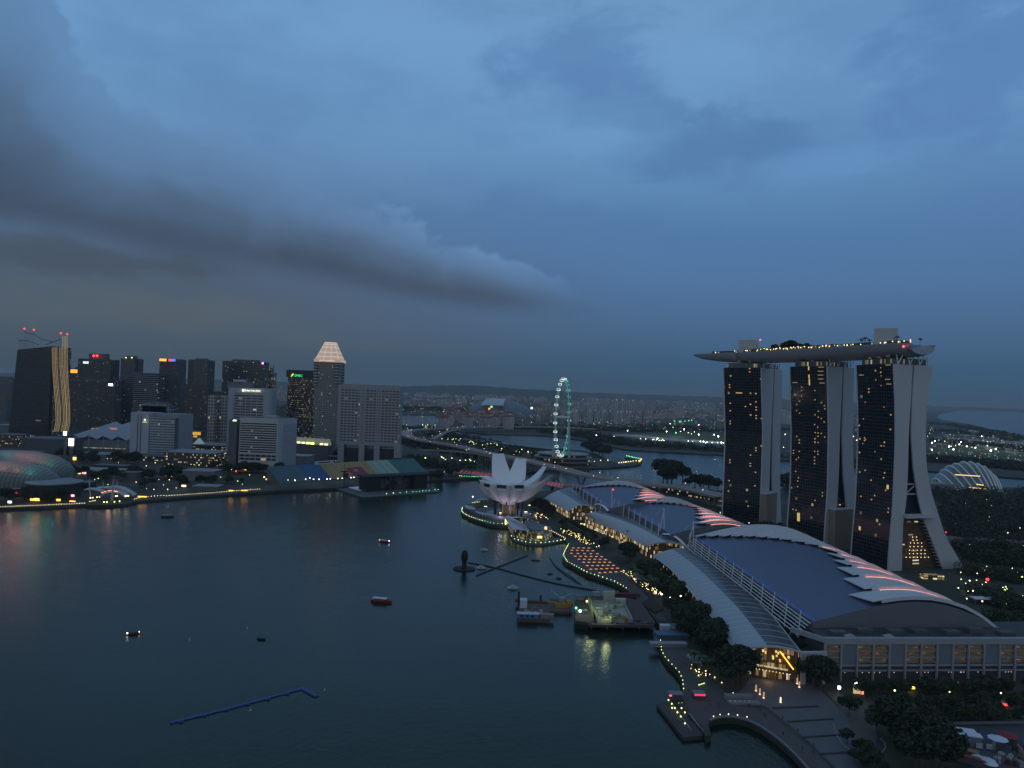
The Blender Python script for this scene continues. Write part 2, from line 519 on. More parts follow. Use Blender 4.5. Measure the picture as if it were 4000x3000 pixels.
def leaf_material(name,c0,c1):
 m=bpy.data.materials.new(name)
 m.use_nodes=True
 t=m.node_tree
 b=t.nodes['Principled BSDF']
 g=N(t,'ShaderNodeNewGeometry')
 oi=N(t,'ShaderNodeObjectInfo')
 n=N(t,'ShaderNodeTexNoise',ins={'Vector':g.outputs['Position'],'Scale':.35,'Detail':3.0})
 f=M(t,'ADD',M(t,'MULTIPLY',SMOOTH(t,n.outputs[0],.35,.65),.7),M(t,'MULTIPLY',oi.outputs['Random'],.3))
 t.links.new(MIX(t,f,c0,c1),b.inputs['Base Color'])
 b.inputs['Roughness'].default_value=.7
 return m
LEAF=leaf_material('leaf_green',(.018,.036,.014),(.060,.085,.030))
LEAF_DARK=leaf_material('leaf_dark',(.014,.026,.014),(.040,.056,.028))
LEAF_PALM=leaf_material('leaf_palm',(.022,.044,.018),(.070,.095,.035))
BARK=mat('bark',(.09,.07,.05),.9)
class Proto:
 def __init__(self,root,ch=()):
  self.root,self.ch,self.used=root,list(ch),False
 def put(self,loc,rz=0.0,label=None,group=None,scale=1.0,name=None):
  if not self.used:
   self.used=True
   o=self.root
   o.location=loc
   o.rotation_euler=(0,0,rz)
   o.scale=(scale,)*3 if not isinstance(scale,tuple) else scale
   if label:
    o['label']=label
   if group:
    o['group']=group
   if name:
    o.name=name
   return o
  c=copy_of(self.root,self.ch,loc,rz,label,group,scale)
  if name:
   c.name=name
  return c
def leaves(mb,centre,rx,rz_,n,size,rnd):
 for _ in range(n):
  u,v=rnd.uniform(0,2*math.pi),math.asin(rnd.uniform(-.75,1))
  k=rnd.uniform(.55,1.0)**.6
  c=centre+Vector((rx*k*math.cos(v)*math.cos(u),rx*k*math.cos(v)*math.sin(u),rz_*k*math.sin(v)))
  a=Vector((rnd.gauss(0,1),rnd.gauss(0,1),rnd.gauss(0,.6))).normalized()
  b=a.orthogonal().normalized()
  b=(b*math.cos(rnd.uniform(0,3))+a.cross(b)*math.sin(rnd.uniform(0,3))).normalized()
  s=size*rnd.uniform(.6,1.3)
  mb.face([c-a*s,c-b*s*.6,c+a*s,c+b*s*.6],0)
def tree_proto(name,h,crown_r,n_clumps,n_leaf,size,leafm,seed,tall=1.0):
 rnd=random.Random(seed)
 root=thing(name,'x','tree',(0,0,0))
 tr=MB()
 fork=h*.42
 tr.tube((0,0,-.5),(0,0,fork),h*.030,h*.020,7)
 cl=[]
 for i in range(n_clumps):
  a=2*math.pi*i/n_clumps+rnd.uniform(-.4,.4)
  rr=crown_r*rnd.uniform(.25,.70)
  z=h*rnd.uniform(.52,.84)
  c=Vector((math.cos(a)*rr,math.sin(a)*rr,z))
  tr.tube((0,0,fork*.95),c,h*.014,h*.004,5)
  cl.append(c)
 cl.append(Vector((0,0,h*.82)))
 tr.tube((0,0,fork*.95),cl[-1],h*.016,h*.004,5)
 t=tr.build('trunk',BARK,root)
 cr=MB()
 for c in cl:
  r=crown_r*rnd.uniform(.38,.56)
  leaves(cr,c,r,r*.72*tall,n_leaf,size,rnd)
 c=cr.build('crown',leafm,root)
 return Proto(root,[t,c])
def palm_proto(name,h,seed):
 rnd=random.Random(seed)
 root=thing(name,'x','palm',(0,0,0))
 tr=MB()
 tr.tube((0,0,-.3),(0,0,h),.28,.18,6)
 t=tr.build('trunk',BARK,root)
 cr=MB()
 for i in range(16):
  a=2*math.pi*i/16+rnd.uniform(-.2,.2)
  L=rnd.uniform(2.6,3.6)
  d=Vector((math.cos(a),math.sin(a),0))
  s=Vector((-d.y,d.x,0))
  e=rnd.uniform(.1,.9)
  prev=Vector((0,0,h))
  w0=.15
  for k in range(1,5):
   q=k/4
   nx=Vector((0,0,h))+d*(L*q)+Vector((0,0,e*L*q-1.15*L*.62*q*q))
   w1=.55*math.sin(math.pi*min(.97,q*.9+.1))
   cr.face([prev-s*w0,nx-s*w1,nx+s*w1,prev+s*w0])
   prev,w0=nx,w1
 c=cr.build('crown',LEAF_PALM,root)
 return Proto(root,[t,c])
TREES=[tree_proto('broadleaf_tree',13,6.5,7,170,.75,LEAF,1),tree_proto('broadleaf_tree',11,5.2,6,160,.65,LEAF_DARK,2),tree_proto('broadleaf_tree',16,7.5,8,190,.85,LEAF_DARK,3,1.15)]
PALM=palm_proto('palm_tree',8.0,4)
SHRUB_RND=random.Random(5)
def shrub_mesh():
 mb=MB()
 for i in range(5):
  leaves(mb,Vector((SHRUB_RND.uniform(-1.6,1.6),SHRUB_RND.uniform(-1.6,1.6),1.0)),1.5,1.3,60,.4,SHRUB_RND)
 return mb
def put_tree(k,loc,label,group,s=1.0):
 return TREES[k].put(loc,RND.uniform(0,6.28),label,group,s*RND.uniform(.85,1.15))
def wood(name,spots,label,size=1.6,leafm=None,seed=0,per=42,r=5.0,h=9.0):
 """a far-off belt of trees nobody could count"""
 rnd=random.Random(seed)
 mb=MB()
 for p in spots:
  hh=h*rnd.uniform(.7,1.25)
  leaves(mb,Vector((p[0],p[1],p[2]+hh*.5)),r*rnd.uniform(.7,1.3),hh*.52,per,size*rnd.uniform(.8,1.2),rnd)
 o=mb.build(name,leafm or LEAF_DARK)
 return tag(o,label,kind='stuff')
def strip_spots(pts,n,jx,jy,rnd,z=LZ):
 """n spots along a pixel polyline on the ground, jittered in metres"""
 W=[G(a,b,z) for a,b in pts]
 L=[0]
 for p,q in zip(W,W[1:]):
  L.append(L[-1]+(q-p).length)
 out=[]
 for i in range(n):
  s=rnd.uniform(0,L[-1])
  for k in range(len(W)-1):
   if s<=L[k+1]:
    f=(s-L[k])/max(1e-6,L[k+1]-L[k])
    p=W[k].lerp(W[k+1],f)
    break
  out.append(Vector((p.x+rnd.uniform(-jx,jx),p.y+rnd.uniform(-jy,jy),z)))
 return out
def along(pts,n,z=LZ):
 """n evenly spaced spots (arc length in the world) along a pixel polyline"""
 W=[G(a,b,z) for a,b in pts]
 return along_w(W,n)
def along_w(W,n):
 L=[0]
 for p,q in zip(W,W[1:]):
  L.append(L[-1]+(q-p).length)
 out=[]
 for i in range(n):
  s=L[-1]*i/max(1,n-1)
  for k in range(len(W)-1):
   if s<=L[k+1]+1e-6:
    f=(s-L[k])/max(1e-6,L[k+1]-L[k])
    out.append(W[k].lerp(W[k+1],f))
    break
 return out
def lamp_proto(name,cat,h,r,glowm,post_r=.09):
 mb=MB()
 mb.tube((0,0,-.2),(0,0,h),post_r,post_r*.8,5,0)
 mb.sphere((0,0,h+r*.8),r,8,5,1)
 o=mb.build(name,[STEEL,glowm])
 o.location=(0,0,0)
 o.data.transform(Matrix.Translation(Vector(o['_w'])))
 o['_w']=(0,0,0)
 tag(o,'x',cat)
 return Proto(o)
L_WARM=lamp_proto('promenade_lamp','lamp',1.0,.42,WARM_GLOW)
L_YG=lamp_proto('promenade_lamp','lamp',1.0,.45,YG_GLOW)
L_GREEN=lamp_proto('promenade_lamp','lamp',1.0,.45,GREEN_GLOW)
L_STREET=lamp_proto('street_lamp','street lamp',9.0,.85,glow('street_lamp_glow',(1,.82,.42),4.5),.14)
L_STREETG=lamp_proto('street_lamp','street lamp',9.0,.85,glow('street_lamp_green_glow',(.75,1,.35),4),.14)
L_FLOOD=lamp_proto('floodlight_mast','floodlight',22.0,2.4,glow('floodlight_glow',(1,.95,.84),14),.3)
L_FLOODS=lamp_proto('floodlight_mast','floodlight',14.0,1.5,glow('floodlight_small_glow',(1,.93,.74),9),.25)
L_RED=lamp_proto('warning_lamp','warning lamp',.6,.55,RED_GLOW)

# ================================================================ THE THREE LEANING HOTEL TOWERS AND THE SKY DECK
HOTEL_WALL=mat('hotel_end_wall',(.50,.50,.51),.6,vary=.04,vscale=.05)
HOTEL_GLASS=facade('hotel_glass',(.030,.034,.040),(.010,.014,.020),3.4,3.2,.86,.80,lit=.010,lstr=.28,rough=.35,grough=.10)
SLOT_GLASS=mat('slot_glass',(.02,.03,.055),.15,spec=.6)
ATRIUM=facade('atrium_glow',(.10,.055,.03),(.16,.085,.04),3.0,3.0,.5,.4,lit=.25,lcol=(1,.62,.25),lstr=.7)
BROWN_WALL=mat('hotel_podium_wall',(.26,.21,.16),.8)
LITWIN=glow('lit_room_glow',(1,.60,.22),.52)
LITWIN_Y=glow('lit_room_yellow_glow',(1,.74,.26),.6)
def plane_uz(px,py,A,e):
 """(u, z) where a sight line meets the vertical plane through A along e"""
 d=ray(px,py)
 det=e.x*(-d.y)+d.x*e.y
 u=(A.x*d.y-A.y*d.x)/det
 k=(A.y+e.y*u)/d.y
 return u,CAM_H+d.z*k
def curve_uz(pts,A,e):
 q=sorted(((z,u) for u,z in (plane_uz(px,py,A,e) for px,py in pts)))
 return q
def hotel_tower(label,Axy,Bxy,outer,s0,s1,inner,lit,zt,box=None):
 A=Vector((Axy[0],Axy[1],0))
 B=Vector((Bxy[0],Bxy[1],0))
 f=(B-A).normalized()
 L=(B-A).length
 e=Vector((f.y,-f.x,0))
 root=thing('hotel_tower',label,'hotel tower',(A.x+e.x*15,A.y+e.y*15,LZ),'leaning hotel towers under the sky deck')
 C=[curve_uz(c,A,e) for c in (outer,s0,s1,inner)]
 zs=[LZ+(zt-LZ)*i/22 for i in range(23)]
 def P(k,z,d,push=0.0):
  u=interp(C[k],z)[0]+push
  return A+e*u+f*d+Vector((0,0,z))
 for k,nm,flip,mm in ((0,'glass_facade',1,HOTEL_GLASS),(3,'glass_facade',0,HOTEL_GLASS),(1,'slot_wall',0,SLOT_GLASS),(2,'slot_wall',1,SLOT_GLASS)):
  mb=MB()
  for z0,z1 in zip(zs,zs[1:]):
   a,b,c,d=P(k,z0,1.5),P(k,z0,L-1.5),P(k,z1,L-1.5),P(k,z1,1.5)
   v0,v1=z0,z1
   q,uv=[a,b,c,d],[(0,v0),(L,v0),(L,v1),(0,v1)]
   if flip:
    q,uv=q[::-1],uv[::-1]
   mb.face(q,0,uv)
  mb.build(nm,mm,root)
 for k0,k1 in ((0,1),(2,3)):
  for d0 in (0.0,L-1.5):
   mb=MB()
   for z0,z1 in zip(zs,zs[1:]):
    pl,pr=(-.4,0) if k0==0 else (0,.4)
    a0,b0,c0,e0=P(k0,z0,d0,pl),P(k1,z0,d0,pr),P(k1,z1,d0,pr),P(k0,z1,d0,pl)
    a1,b1,c1,e1=P(k0,z0,d0+1.5,pl),P(k1,z0,d0+1.5,pr),P(k1,z1,d0+1.5,pr),P(k0,z1,d0+1.5,pl)
    mb.face([a0,b0,c0,e0])
    mb.face([b1,a1,e1,c1])
    mb.face([b0,b1,c1,c0])
    mb.face([a1,a0,e0,e1])
   t0,t1,t2,t3=P(k0,zt,d0,pl),P(k1,zt,d0,pr),P(k1,zt,d0+1.5,pr),P(k0,zt,d0+1.5,pl)
   mb.face([t0,t1,t2,t3])
   mb.build('end_wall',HOTEL_WALL,root)
 mb=MB()
 mb.face([P(0,zt-.3,1),P(3,zt-.3,1),P(3,zt-.3,L-1),P(0,zt-.3,L-1)])
 mb.build('roof',DARKCON,root)
 mb=MB()
 for z0,z1 in zip(zs,zs[1:]):
  mb.face([P(1,z0,6),P(2,z0,6),P(2,z1,6),P(1,z1,6)],1 if z1<62 else 0,[(0,z0),(9,z0),(9,z1),(0,z1)])
 mb.build('atrium_wall',[SLOT_GLASS,ATRIUM],root)
 mb=MB()
 poly=[P(0,zt,4,4),P(3,zt,4,-4),P(3,zt,L-4,-4),P(0,zt,L-4,4)]
 mb.prism([(p.x,p.y) for p in poly],zt,zt+6.0)
 mb.build('sky_lobby',facade('sky_lobby',(.10,.13,.14),(.09,.11,.10),5.8,2.4,.8,.7,lit=.16,lcol=(.9,.8,.3),lstr=.5),root)
 for uu in (.12,.42,.68,.9):
  w0,w1=interp(C[0],zt)[0],interp(C[3],zt)[0]
  u=lerp(w0,w1,uu)
  for sgn in (-1,1):
   mb=MB()
   mb.tube(A+e*u+f*1.2+Vector((0,0,zt)),A+e*(u+sgn*3.4)-f*.5+Vector((0,0,zt+8.5)),.55,.55,6)
   mb.build('strut',WSTEEL,root)
 Aw=A
 for px,py,w,h,ym in lit:
  u,z=plane_uz(px,py,Aw+e*interp(C[0],100)[0],f)
  u,z=plane_uz(px,py,Aw+e*interp(C[0],z)[0],f)
  o=interp(C[0],z)[0]
  c=A+e*(o-.12)+f*u+Vector((0,0,z))
  mb=MB()
  mb.face([c-f*w/2-Vector((0,0,h/2)),c-f*w/2+Vector((0,0,h/2)),c+f*w/2+Vector((0,0,h/2)),c+f*w/2-Vector((0,0,h/2))][::-1])
  mb.build('lit_window',LITWIN_Y if ym else LITWIN,root)
 if box:
  u0,u1,z1,dd=box
  mb=MB()
  p=[A+e*u0-f*dd,A+e*u1-f*dd,A+e*u1-f*.1,A+e*u0-f*.1]
  mb.prism([(q.x,q.y) for q in p],LZ,z1)
  mb.build('podium_block',BROWN_WALL,root)
  mb=MB()
  mb.prism([(q.x,q.y) for q in [A+e*(u0-.4)-f*(dd+.4),A+e*(u1+.4)-f*(dd+.4),A+e*(u1+.4)-f*.05,A+e*(u0-.4)-f*.05]],z1,z1+.8)
  mb.build('podium_roof',HOTEL_WALL,root)
 return dict(root=root,A=A,f=f,e=e,L=L,C=C,P=P)
def zpix(ox,oy,lst,s=3.16,w=2.4,h=1.5,y=0):
 return [(ox+a/s,oy+b/s,w*.74,h*.78,y) for a,b in lst]
lit1=zpix(2650,1250,[(880,600),(880,640),(632,800),(632,832),(640,1027),(640,1120),(640,1248),(640,1280),(890,905),(957,1010),(828,1068),(960,1077),(960,1110),(960,1178),(960,1213),(1027,1420),(957,1580),(957,1612)])+zpix(2650,1250,[(957,908),(890,1040),(893,1172),(1020,727),(1028,1217),(1025,1555),(645,690)],y=1)+zpix(2650,1250,[(748,900)],w=11,h=1.6)+zpix(2700,1700,[(800,157),(800,190),(733,245),(478,305),(478,337),(730,348),(730,380),(793,457),(468,560),(787,625),(460,688),(703,875)])
lit2=zpix(2650,1250,[(1608,594),(1613,692),(1616,742),(1618,780)],w=2,h=5.5,y=1)+zpix(2650,1250,[(1385,827),(1522,830),(1522,868),(1684,870),(1522,938),(1460,1043),(1497,1002),(1686,985),(1765,1020),(1803,1058),(1808,1097),(1727,1127),(1460,1118),(1497,1148),(1688,1170),(1727,1200),(1765,1215),(1800,1258),(1682,1290),(1720,1325),(1462,1437),(1690,1390),(1725,1395),(1765,1400),(1688,1465),(1725,1435),(1808,1445),(1492,1480),(1492,1515),(1688,1505),(1725,1512)],w=1.8,h=1.2)+zpix(2650,1250,[(1760,582),(1757,632),(1755,680),(1757,728),(1775,778),(1440,772)],w=9,h=.6)+zpix(2700,1700,[(1335,60),(1335,95),(1527,45),(1527,90),(1264,187),(1262,222),(1335,200),(1525,200),(1565,200),(1565,235),(1523,270),(1523,310),(1523,350),(1298,300),(1325,275),(1290,445),(1325,525),(1315,565),(1315,635),(1620,710),(1620,750),(1530,805),(1240,650),(1257,915),(1295,925)],w=1.8,h=1.3)+zpix(2700,1700,[(1325,985),(1325,1035)],w=4.6,h=6,y=1)
lit3=zpix(3200,1250,[(695,625),(760,645),(613,850),(613,890),(885,1170),(880,1350),(495,1302),(500,1635),(505,1465)],w=2.2,h=1.5)+zpix(3200,1250,[(765,690),(700,740),(760,590),(765,810),(475,975),(570,1015),(800,1075),(545,1220),(455,1355),(575,1475),(540,1525),(800,1555),(690,1625),(808,1505)],w=1.5,h=1.0)+zpix(3200,1250,[(850,555),(845,732),(860,790),(520,680)],w=8,h=.6)+zpix(3300,1700,[(185,45),(245,35),(245,65),(490,90),(450,130),(180,210),(450,295),(253,433),(185,455),(325,555),(492,465),(480,525),(535,640),(505,680),(540,905),(535,950),(370,745),(200,755),(330,795),(430,1100)],w=2.0,h=1.4)+zpix(3300,1700,[(530,640),(185,1150)],w=3.4,h=5,y=1)
T3=hotel_tower('nearest of the three leaning hotel towers, its white foot splayed widest over a lit atrium',(348,649),(335,695),[(3493,1424),(3499,1566),(3501,1700),(3499,1775),(3496,1858),(3490,1994),(3482,2080),(3474,2171),(3470,2240)],[(3566,1424),(3558,1566),(3550,1700),(3547,1830),(3543,1931),(3536,1994),(3529,2030),(3525,2121),(3523,2240)],[(3572,1424),(3563,1566),(3560,1700),(3569,1830),(3585,1931),(3598,1994),(3609,2030),(3645,2121),(3690,2240)],[(3645,1424),(3619,1566),(3615,1700),(3616,1775),(3620,1833),(3635,1915),(3661,2000),(3692,2095),(3768,2225),(3776,2240)],lit3,192)
T2=hotel_tower('middle one of the three leaning hotel towers, many lit rooms in its dark glass',(326,735),(303,778),[(3234,1430),(3239,1700),(3235,1921),(3225,2057),(3222,2110)],[(3293,1430),(3281,1700),(3277,1858),(3270,1970),(3258,2110)],[(3297,1430),(3290,1700),(3295,1858),(3306,1970),(3322,2110)],[(3336,1430),(3330,1700),(3334,1850),(3345,1970),(3362,2110)],lit2,192,(8,36,44,8))
T1=hotel_tower('farthest of the three leaning hotel towers, standing under the pointed tip of the deck',(293,835),(257,868),[(2976,1435),(2982,1700),(2978,1842),(2971,2016),(2969,2070)],[(3024,1435),(3012,1700),(3007,1860),(3004,1950),(2998,2070)],[(3027,1435),(3018,1700),(3016,1860),(3018,1950),(3024,2070)],[(3057,1435),(3047,1700),(3047,1860),(3048,1953),(3054,2070)],lit1,192,(6,36,44,8))
A,f,e=T3['A'],T3['f'],T3['e']
mb=MB()
zl=plane_uz(3590,2010,A,e)[1]
ua,ub=plane_uz(3528,2006,A,e)[0],plane_uz(3640,2006,A,e)[0]
p=[A+e*ua-f*5,A+e*ub-f*5,A+e*ub-f*.1,A+e*ua-f*.1]
mb.prism([(q.x,q.y) for q in p],zl-2.5,zl+.8,bottom=True)
mb.build('entrance_canopy',HOTEL_WALL,T3['root'])
for yy in (1893,1932):
 mb=MB()
 zb=plane_uz(3570,yy,A,e)[1]
 mb.tube(A+e*(interp(T3['C'][1],zb)[0])+f*3+Vector((0,0,zb)),A+e*(interp(T3['C'][2],zb)[0])+f*3+Vector((0,0,zb)),.7,.7,6)
 mb.build('tie_beam',HOTEL_WALL,T3['root'])
mb=MB()
mb.tube(A+e*interp(T3['C'][1],72)[0]+f*3+Vector((0,0,72)),A+e*interp(T3['C'][2],80)[0]+f*3+Vector((0,0,80)),.6,.6,6)
mb.build('tie_beam',HOTEL_WALL,T3['root'])
ATLAMP=glow('atrium_lamp_glow',(1,.82,.45),2.5)
mb=MB()
rows=[(2098,3565,3580),(2110,3567,3582),(2121,3557,3600),(2135,3555,3601),(2149,3553,3613),(2163,3553,3613),(2177,3540,3627)]
for yy,xa,xb in rows:
 n=max(2,int((xb-xa)/14)+1)
 for i in range(n):
  u,z=plane_uz(lerp(xa,xb,i/(n-1)),yy,A+f*4.8,e)
  c=A+e*u+f*4.8+Vector((0,0,z))
  mb.sphere(c,.36,6,4)
tag(mb.build('atrium_lamps',ATLAMP,T3['root']),kind='stuff')
mb=MB()
for i in range(16):
 yy=2020+i*13
 zz=plane_uz(3600,yy,A,e)[1]
 u=interp(T3['C'][2],zz)[0]
 mb.box(*(A+e*(u-1.2)+f*2)[:2],zz,2.4,3.0,.5,math.atan2(e.y,e.x),bottom=True)
tag(mb.build('ledges',CONCRETE,T3['root']),kind='stuff')
c1,c2,c3=[t['A']+t['e']*16+t['f']*(t['L']/2) for t in (T1,T2,T3)]
south=T3['A']+T3['e']*22-T3['f']*9
tip=D(2712,1388,931)
ctrl=[Vector((tip.x,tip.y,0)),c1+T1['f']*18,c1,c2,c3,south]
def catmull(P,n):
 out=[]
 Q=[P[0]*2-P[1]]+P+[P[-1]*2-P[-2]]
 for i in range(1,len(Q)-2):
  for k in range(n):
   t=k/n
   a,b,c,d=Q[i-1],Q[i],Q[i+1],Q[i+2]
   out.append(.5*((2*b)+(c-a)*t+(2*a-5*b+4*c-d)*t*t+(3*b-a-3*c+d)*t**3))
 out.append(P[-1])
 return out
spine=along_w(catmull(ctrl,12),61)
DECK_Z=209.5
deck=thing('sky_deck','long boat-shaped deck laid across the tops of the three hotel towers','sky deck',(c2 .x,c2 .y,198))
hull_m=mat('deck_hull',(.34,.34,.355),.45,.25,vary=.05)
hb,rimL,rimR,topL,topR=MB(),[],[],[],[]
rows=[]
for i,p in enumerate(spine):
 s=i/60
 d=(spine[min(60,i+1)]-spine[max(0,i-1)]).normalized()
 r=Vector((-d.y,d.x,0))*-1
 w=interp([(0,.6),(.03,3.5),(.10,8.5),(.22,14),(.38,18),(.60,19.5),(.88,20.8),(.955,21.4),(.985,20.4),(1,18.8)],s)[0]
 dep=interp([(0,1.0),(.05,5.5),(.14,9),(.3,11.5),(.6,12.0),(.93,11.5),(.985,10.0),(1,8.2)],s)[0]
 row=[]
 for k in range(13):
  a=math.pi*k/12
  row.append(p+r*(w*math.cos(a))+Vector((0,0,DECK_Z-dep*(math.sin(a)**.75 if 0<k<12 else 0))))
 rows.append(row)
 topL.append(row[-1])
 topR.append(row[0])
hb.grid(rows)
hb.face(rows[-1][::-1])
hb.build('hull',hull_m,deck,smooth=True,weld=True)
mb=MB()
mb.grid([topR,topL][::-1])
mb.build('deck_floor',mat('deck_floor',(.12,.11,.10),.8),deck)
for nm,side in (('parapet',topL),('parapet',topR)):
 mb=MB()
 ins=[p.lerp(q,.03) for p,q in zip(side,topR if side is topL else topL)]
 up=Vector((0,0,1.3))
 mb.grid([side,[p+up for p in side]])
 mb.grid([[p+up for p in ins],ins])
 mb.grid([[p+up for p in side],[p+up for p in ins]])
 mb.build(nm,hull_m,deck)
TER=facade('deck_terrace',(.10,.08,.06),(.12,.07,.03),3.0,2.5,.7,.5,lit=.30,lcol=(1,.62,.22),lstr=1.6)
for i0,i1,off,hgt,wid in ((6,17,0,4.0,.55),(44,58,0,5.0,.7),(17,45,-.72,4.6,.2)):
 mb=MB()
 A1=[spine[i]+(topL[i]-topR[i])*(off*.5-wid*.25) for i in range(i0,i1)]
 B1=[spine[i]+(topL[i]-topR[i])*(off*.5+wid*.25) for i in range(i0,i1)]
 z0,z1=Vector((0,0,DECK_Z+.05)),Vector((0,0,DECK_Z+hgt))
 fl=lambda L:[Vector((p.x,p.y,0)) for p in L]
 A1,B1=fl(A1),fl(B1)
 mb.grid([[p+z0 for p in B1],[p+z1 for p in B1]],0)
 mb.grid([[p+z1 for p in A1],[p+z0 for p in A1]],0)
 mb.grid([[p+z1 for p in B1],[p+z1 for p in A1]],1)
 mb.face([A1[-1]+z0,B1[-1]+z0,B1[-1]+z1,A1[-1]+z1],0)
 mb.face([B1[0]+z0,A1[0]+z0,A1[0]+z1,B1[0]+z1],0)
 mb.build('terrace_pavilion',[TER,DARKCON],deck)
def on_deck(px,py,side=0.0):
 """spot on the deck axis seen in the column px"""
 best=min(range(61),key=lambda i:abs((2000+FPX*spine[i].x/spine[i].y)-px))
 q=spine[best]+(topL[best]-topR[best])*side
 return Vector((q.x,q.y,DECK_Z))
for x0,x1,y0,y1,lab in ((2873,2952,1329,1362,'pale lift core box nearer the pointed end'),(3398,3496,1284,1328,'tall pale lift core box nearer the blunt end')):
 c=on_deck((x0+x1)/2,y1)
 w=(x1-x0)*c.y/FPX*.82
 zt_=D((x0+x1)/2,y0,c.y).z
 mb=MB()
 mb.box(c.x,c.y,DECK_Z,w,w*.75,zt_-DECK_Z,math.atan2(T2['f'].y,T2['f'].x)+.55)
 mb.build('lift_core',HOTEL_WALL,deck,label=lab)
WARN=glow('deck_warning_glow',(1,.05,.10),9)
for q in (topL[59]+Vector((0,0,-2)),topR[59]+Vector((0,0,-2)),on_deck(2946,1329)+Vector((6,0,30-DECK_Z+196.5))):
 mb=MB()
 mb.sphere(q,.75,6,4)
 mb.build('warning_lamp',WARN,deck)
for px in (2870,2944,2990,3000,3012,3022,3031,3040,3050,3062,3075,3085,3095,3102,3118,3132,3148,3158,3170,3185,3200,3212,3250,3262,3272,3300,3325,3350,3388,3420,3490,3510,3530,3550,3570,3590,3620):
 q=on_deck(px,0,-RND.uniform(.44,.485))+Vector((0,0,RND.uniform(1.8,4.2)))
 mb=MB()
 mb.sphere(q,.42,6,4)
 mb.build('deck_lamp',WARM_GLOW if RND.random()<.6 else YG_GLOW,deck)
for k,(px,s) in enumerate([(2985,.55),(2998,.60),(3012,.7),(3026,.72),(3040,.8),(3054,.85),(3066,.78),(3080,.82),(3094,.86),(3108,.8),(3120,.6),(3134,.65),(3146,.6)]):
 q=on_deck(px,0,RND.uniform(-.2,.2))
 TREES[k%3].put((q.x,q.y,DECK_Z-1),RND.uniform(0,6),'dark tree in the rooftop clump on the sky deck','rooftop trees in the dark clump on the sky deck',s*1.05,'rooftop_tree')
for px,s in ((3372,.7),(3384,.8),(3395,.62),(3503,.72),(3642,.5),(3648,.45),(3230,.4),(3300,.42),(3195,.4)):
 q=on_deck(px,0,-.1)
 PALM.put((q.x,q.y,DECK_Z),RND.uniform(0,6),'single palm standing on the sky deck away from the clump','scattered palms on the sky deck',s*1.5)

 # ================================================================ THE MALL: THREE SHELL ROOFS, GLASS CANOPIES, PODIUM
ROOF_BLUE=mat('blue_grey_roof',(.100,.135,.215),.5,vary=.05,vscale=.03)
SCALE_WHITE=mat('scale_white',(.60,.62,.64),.5,vary=.06,vscale=.12)
GABLE=mat('gable_wall',(.15,.165,.17),.7,vary=.08)
PINK=glow('pink_strip_glow',(1,.30,.24),1.8,sample=True)
PINK2=glow('pink_strip_soft_glow',(1,.36,.32),1.5,sample=True)
BLUE_LED=glow('blue_strip_glow',(.03,.08,1.0),.8,sample=True)
LOUVRE=mat('louvre_white',(.62,.63,.64),.5,vary=.04)
STRIPS=[(0,.095,.31,.29),(.095,.22,.37,.39),(.22,.33,.44,.465),(.33,.42,.52,.53),(.42,.52,.575,.59),(.52,.62,.635,.64)]+[(.62+.038*i,.62+.038*(i+1),s,s) for i,s in enumerate((.60,.535,.47,.41,.35,.29,.22,.15,.08,.0))]
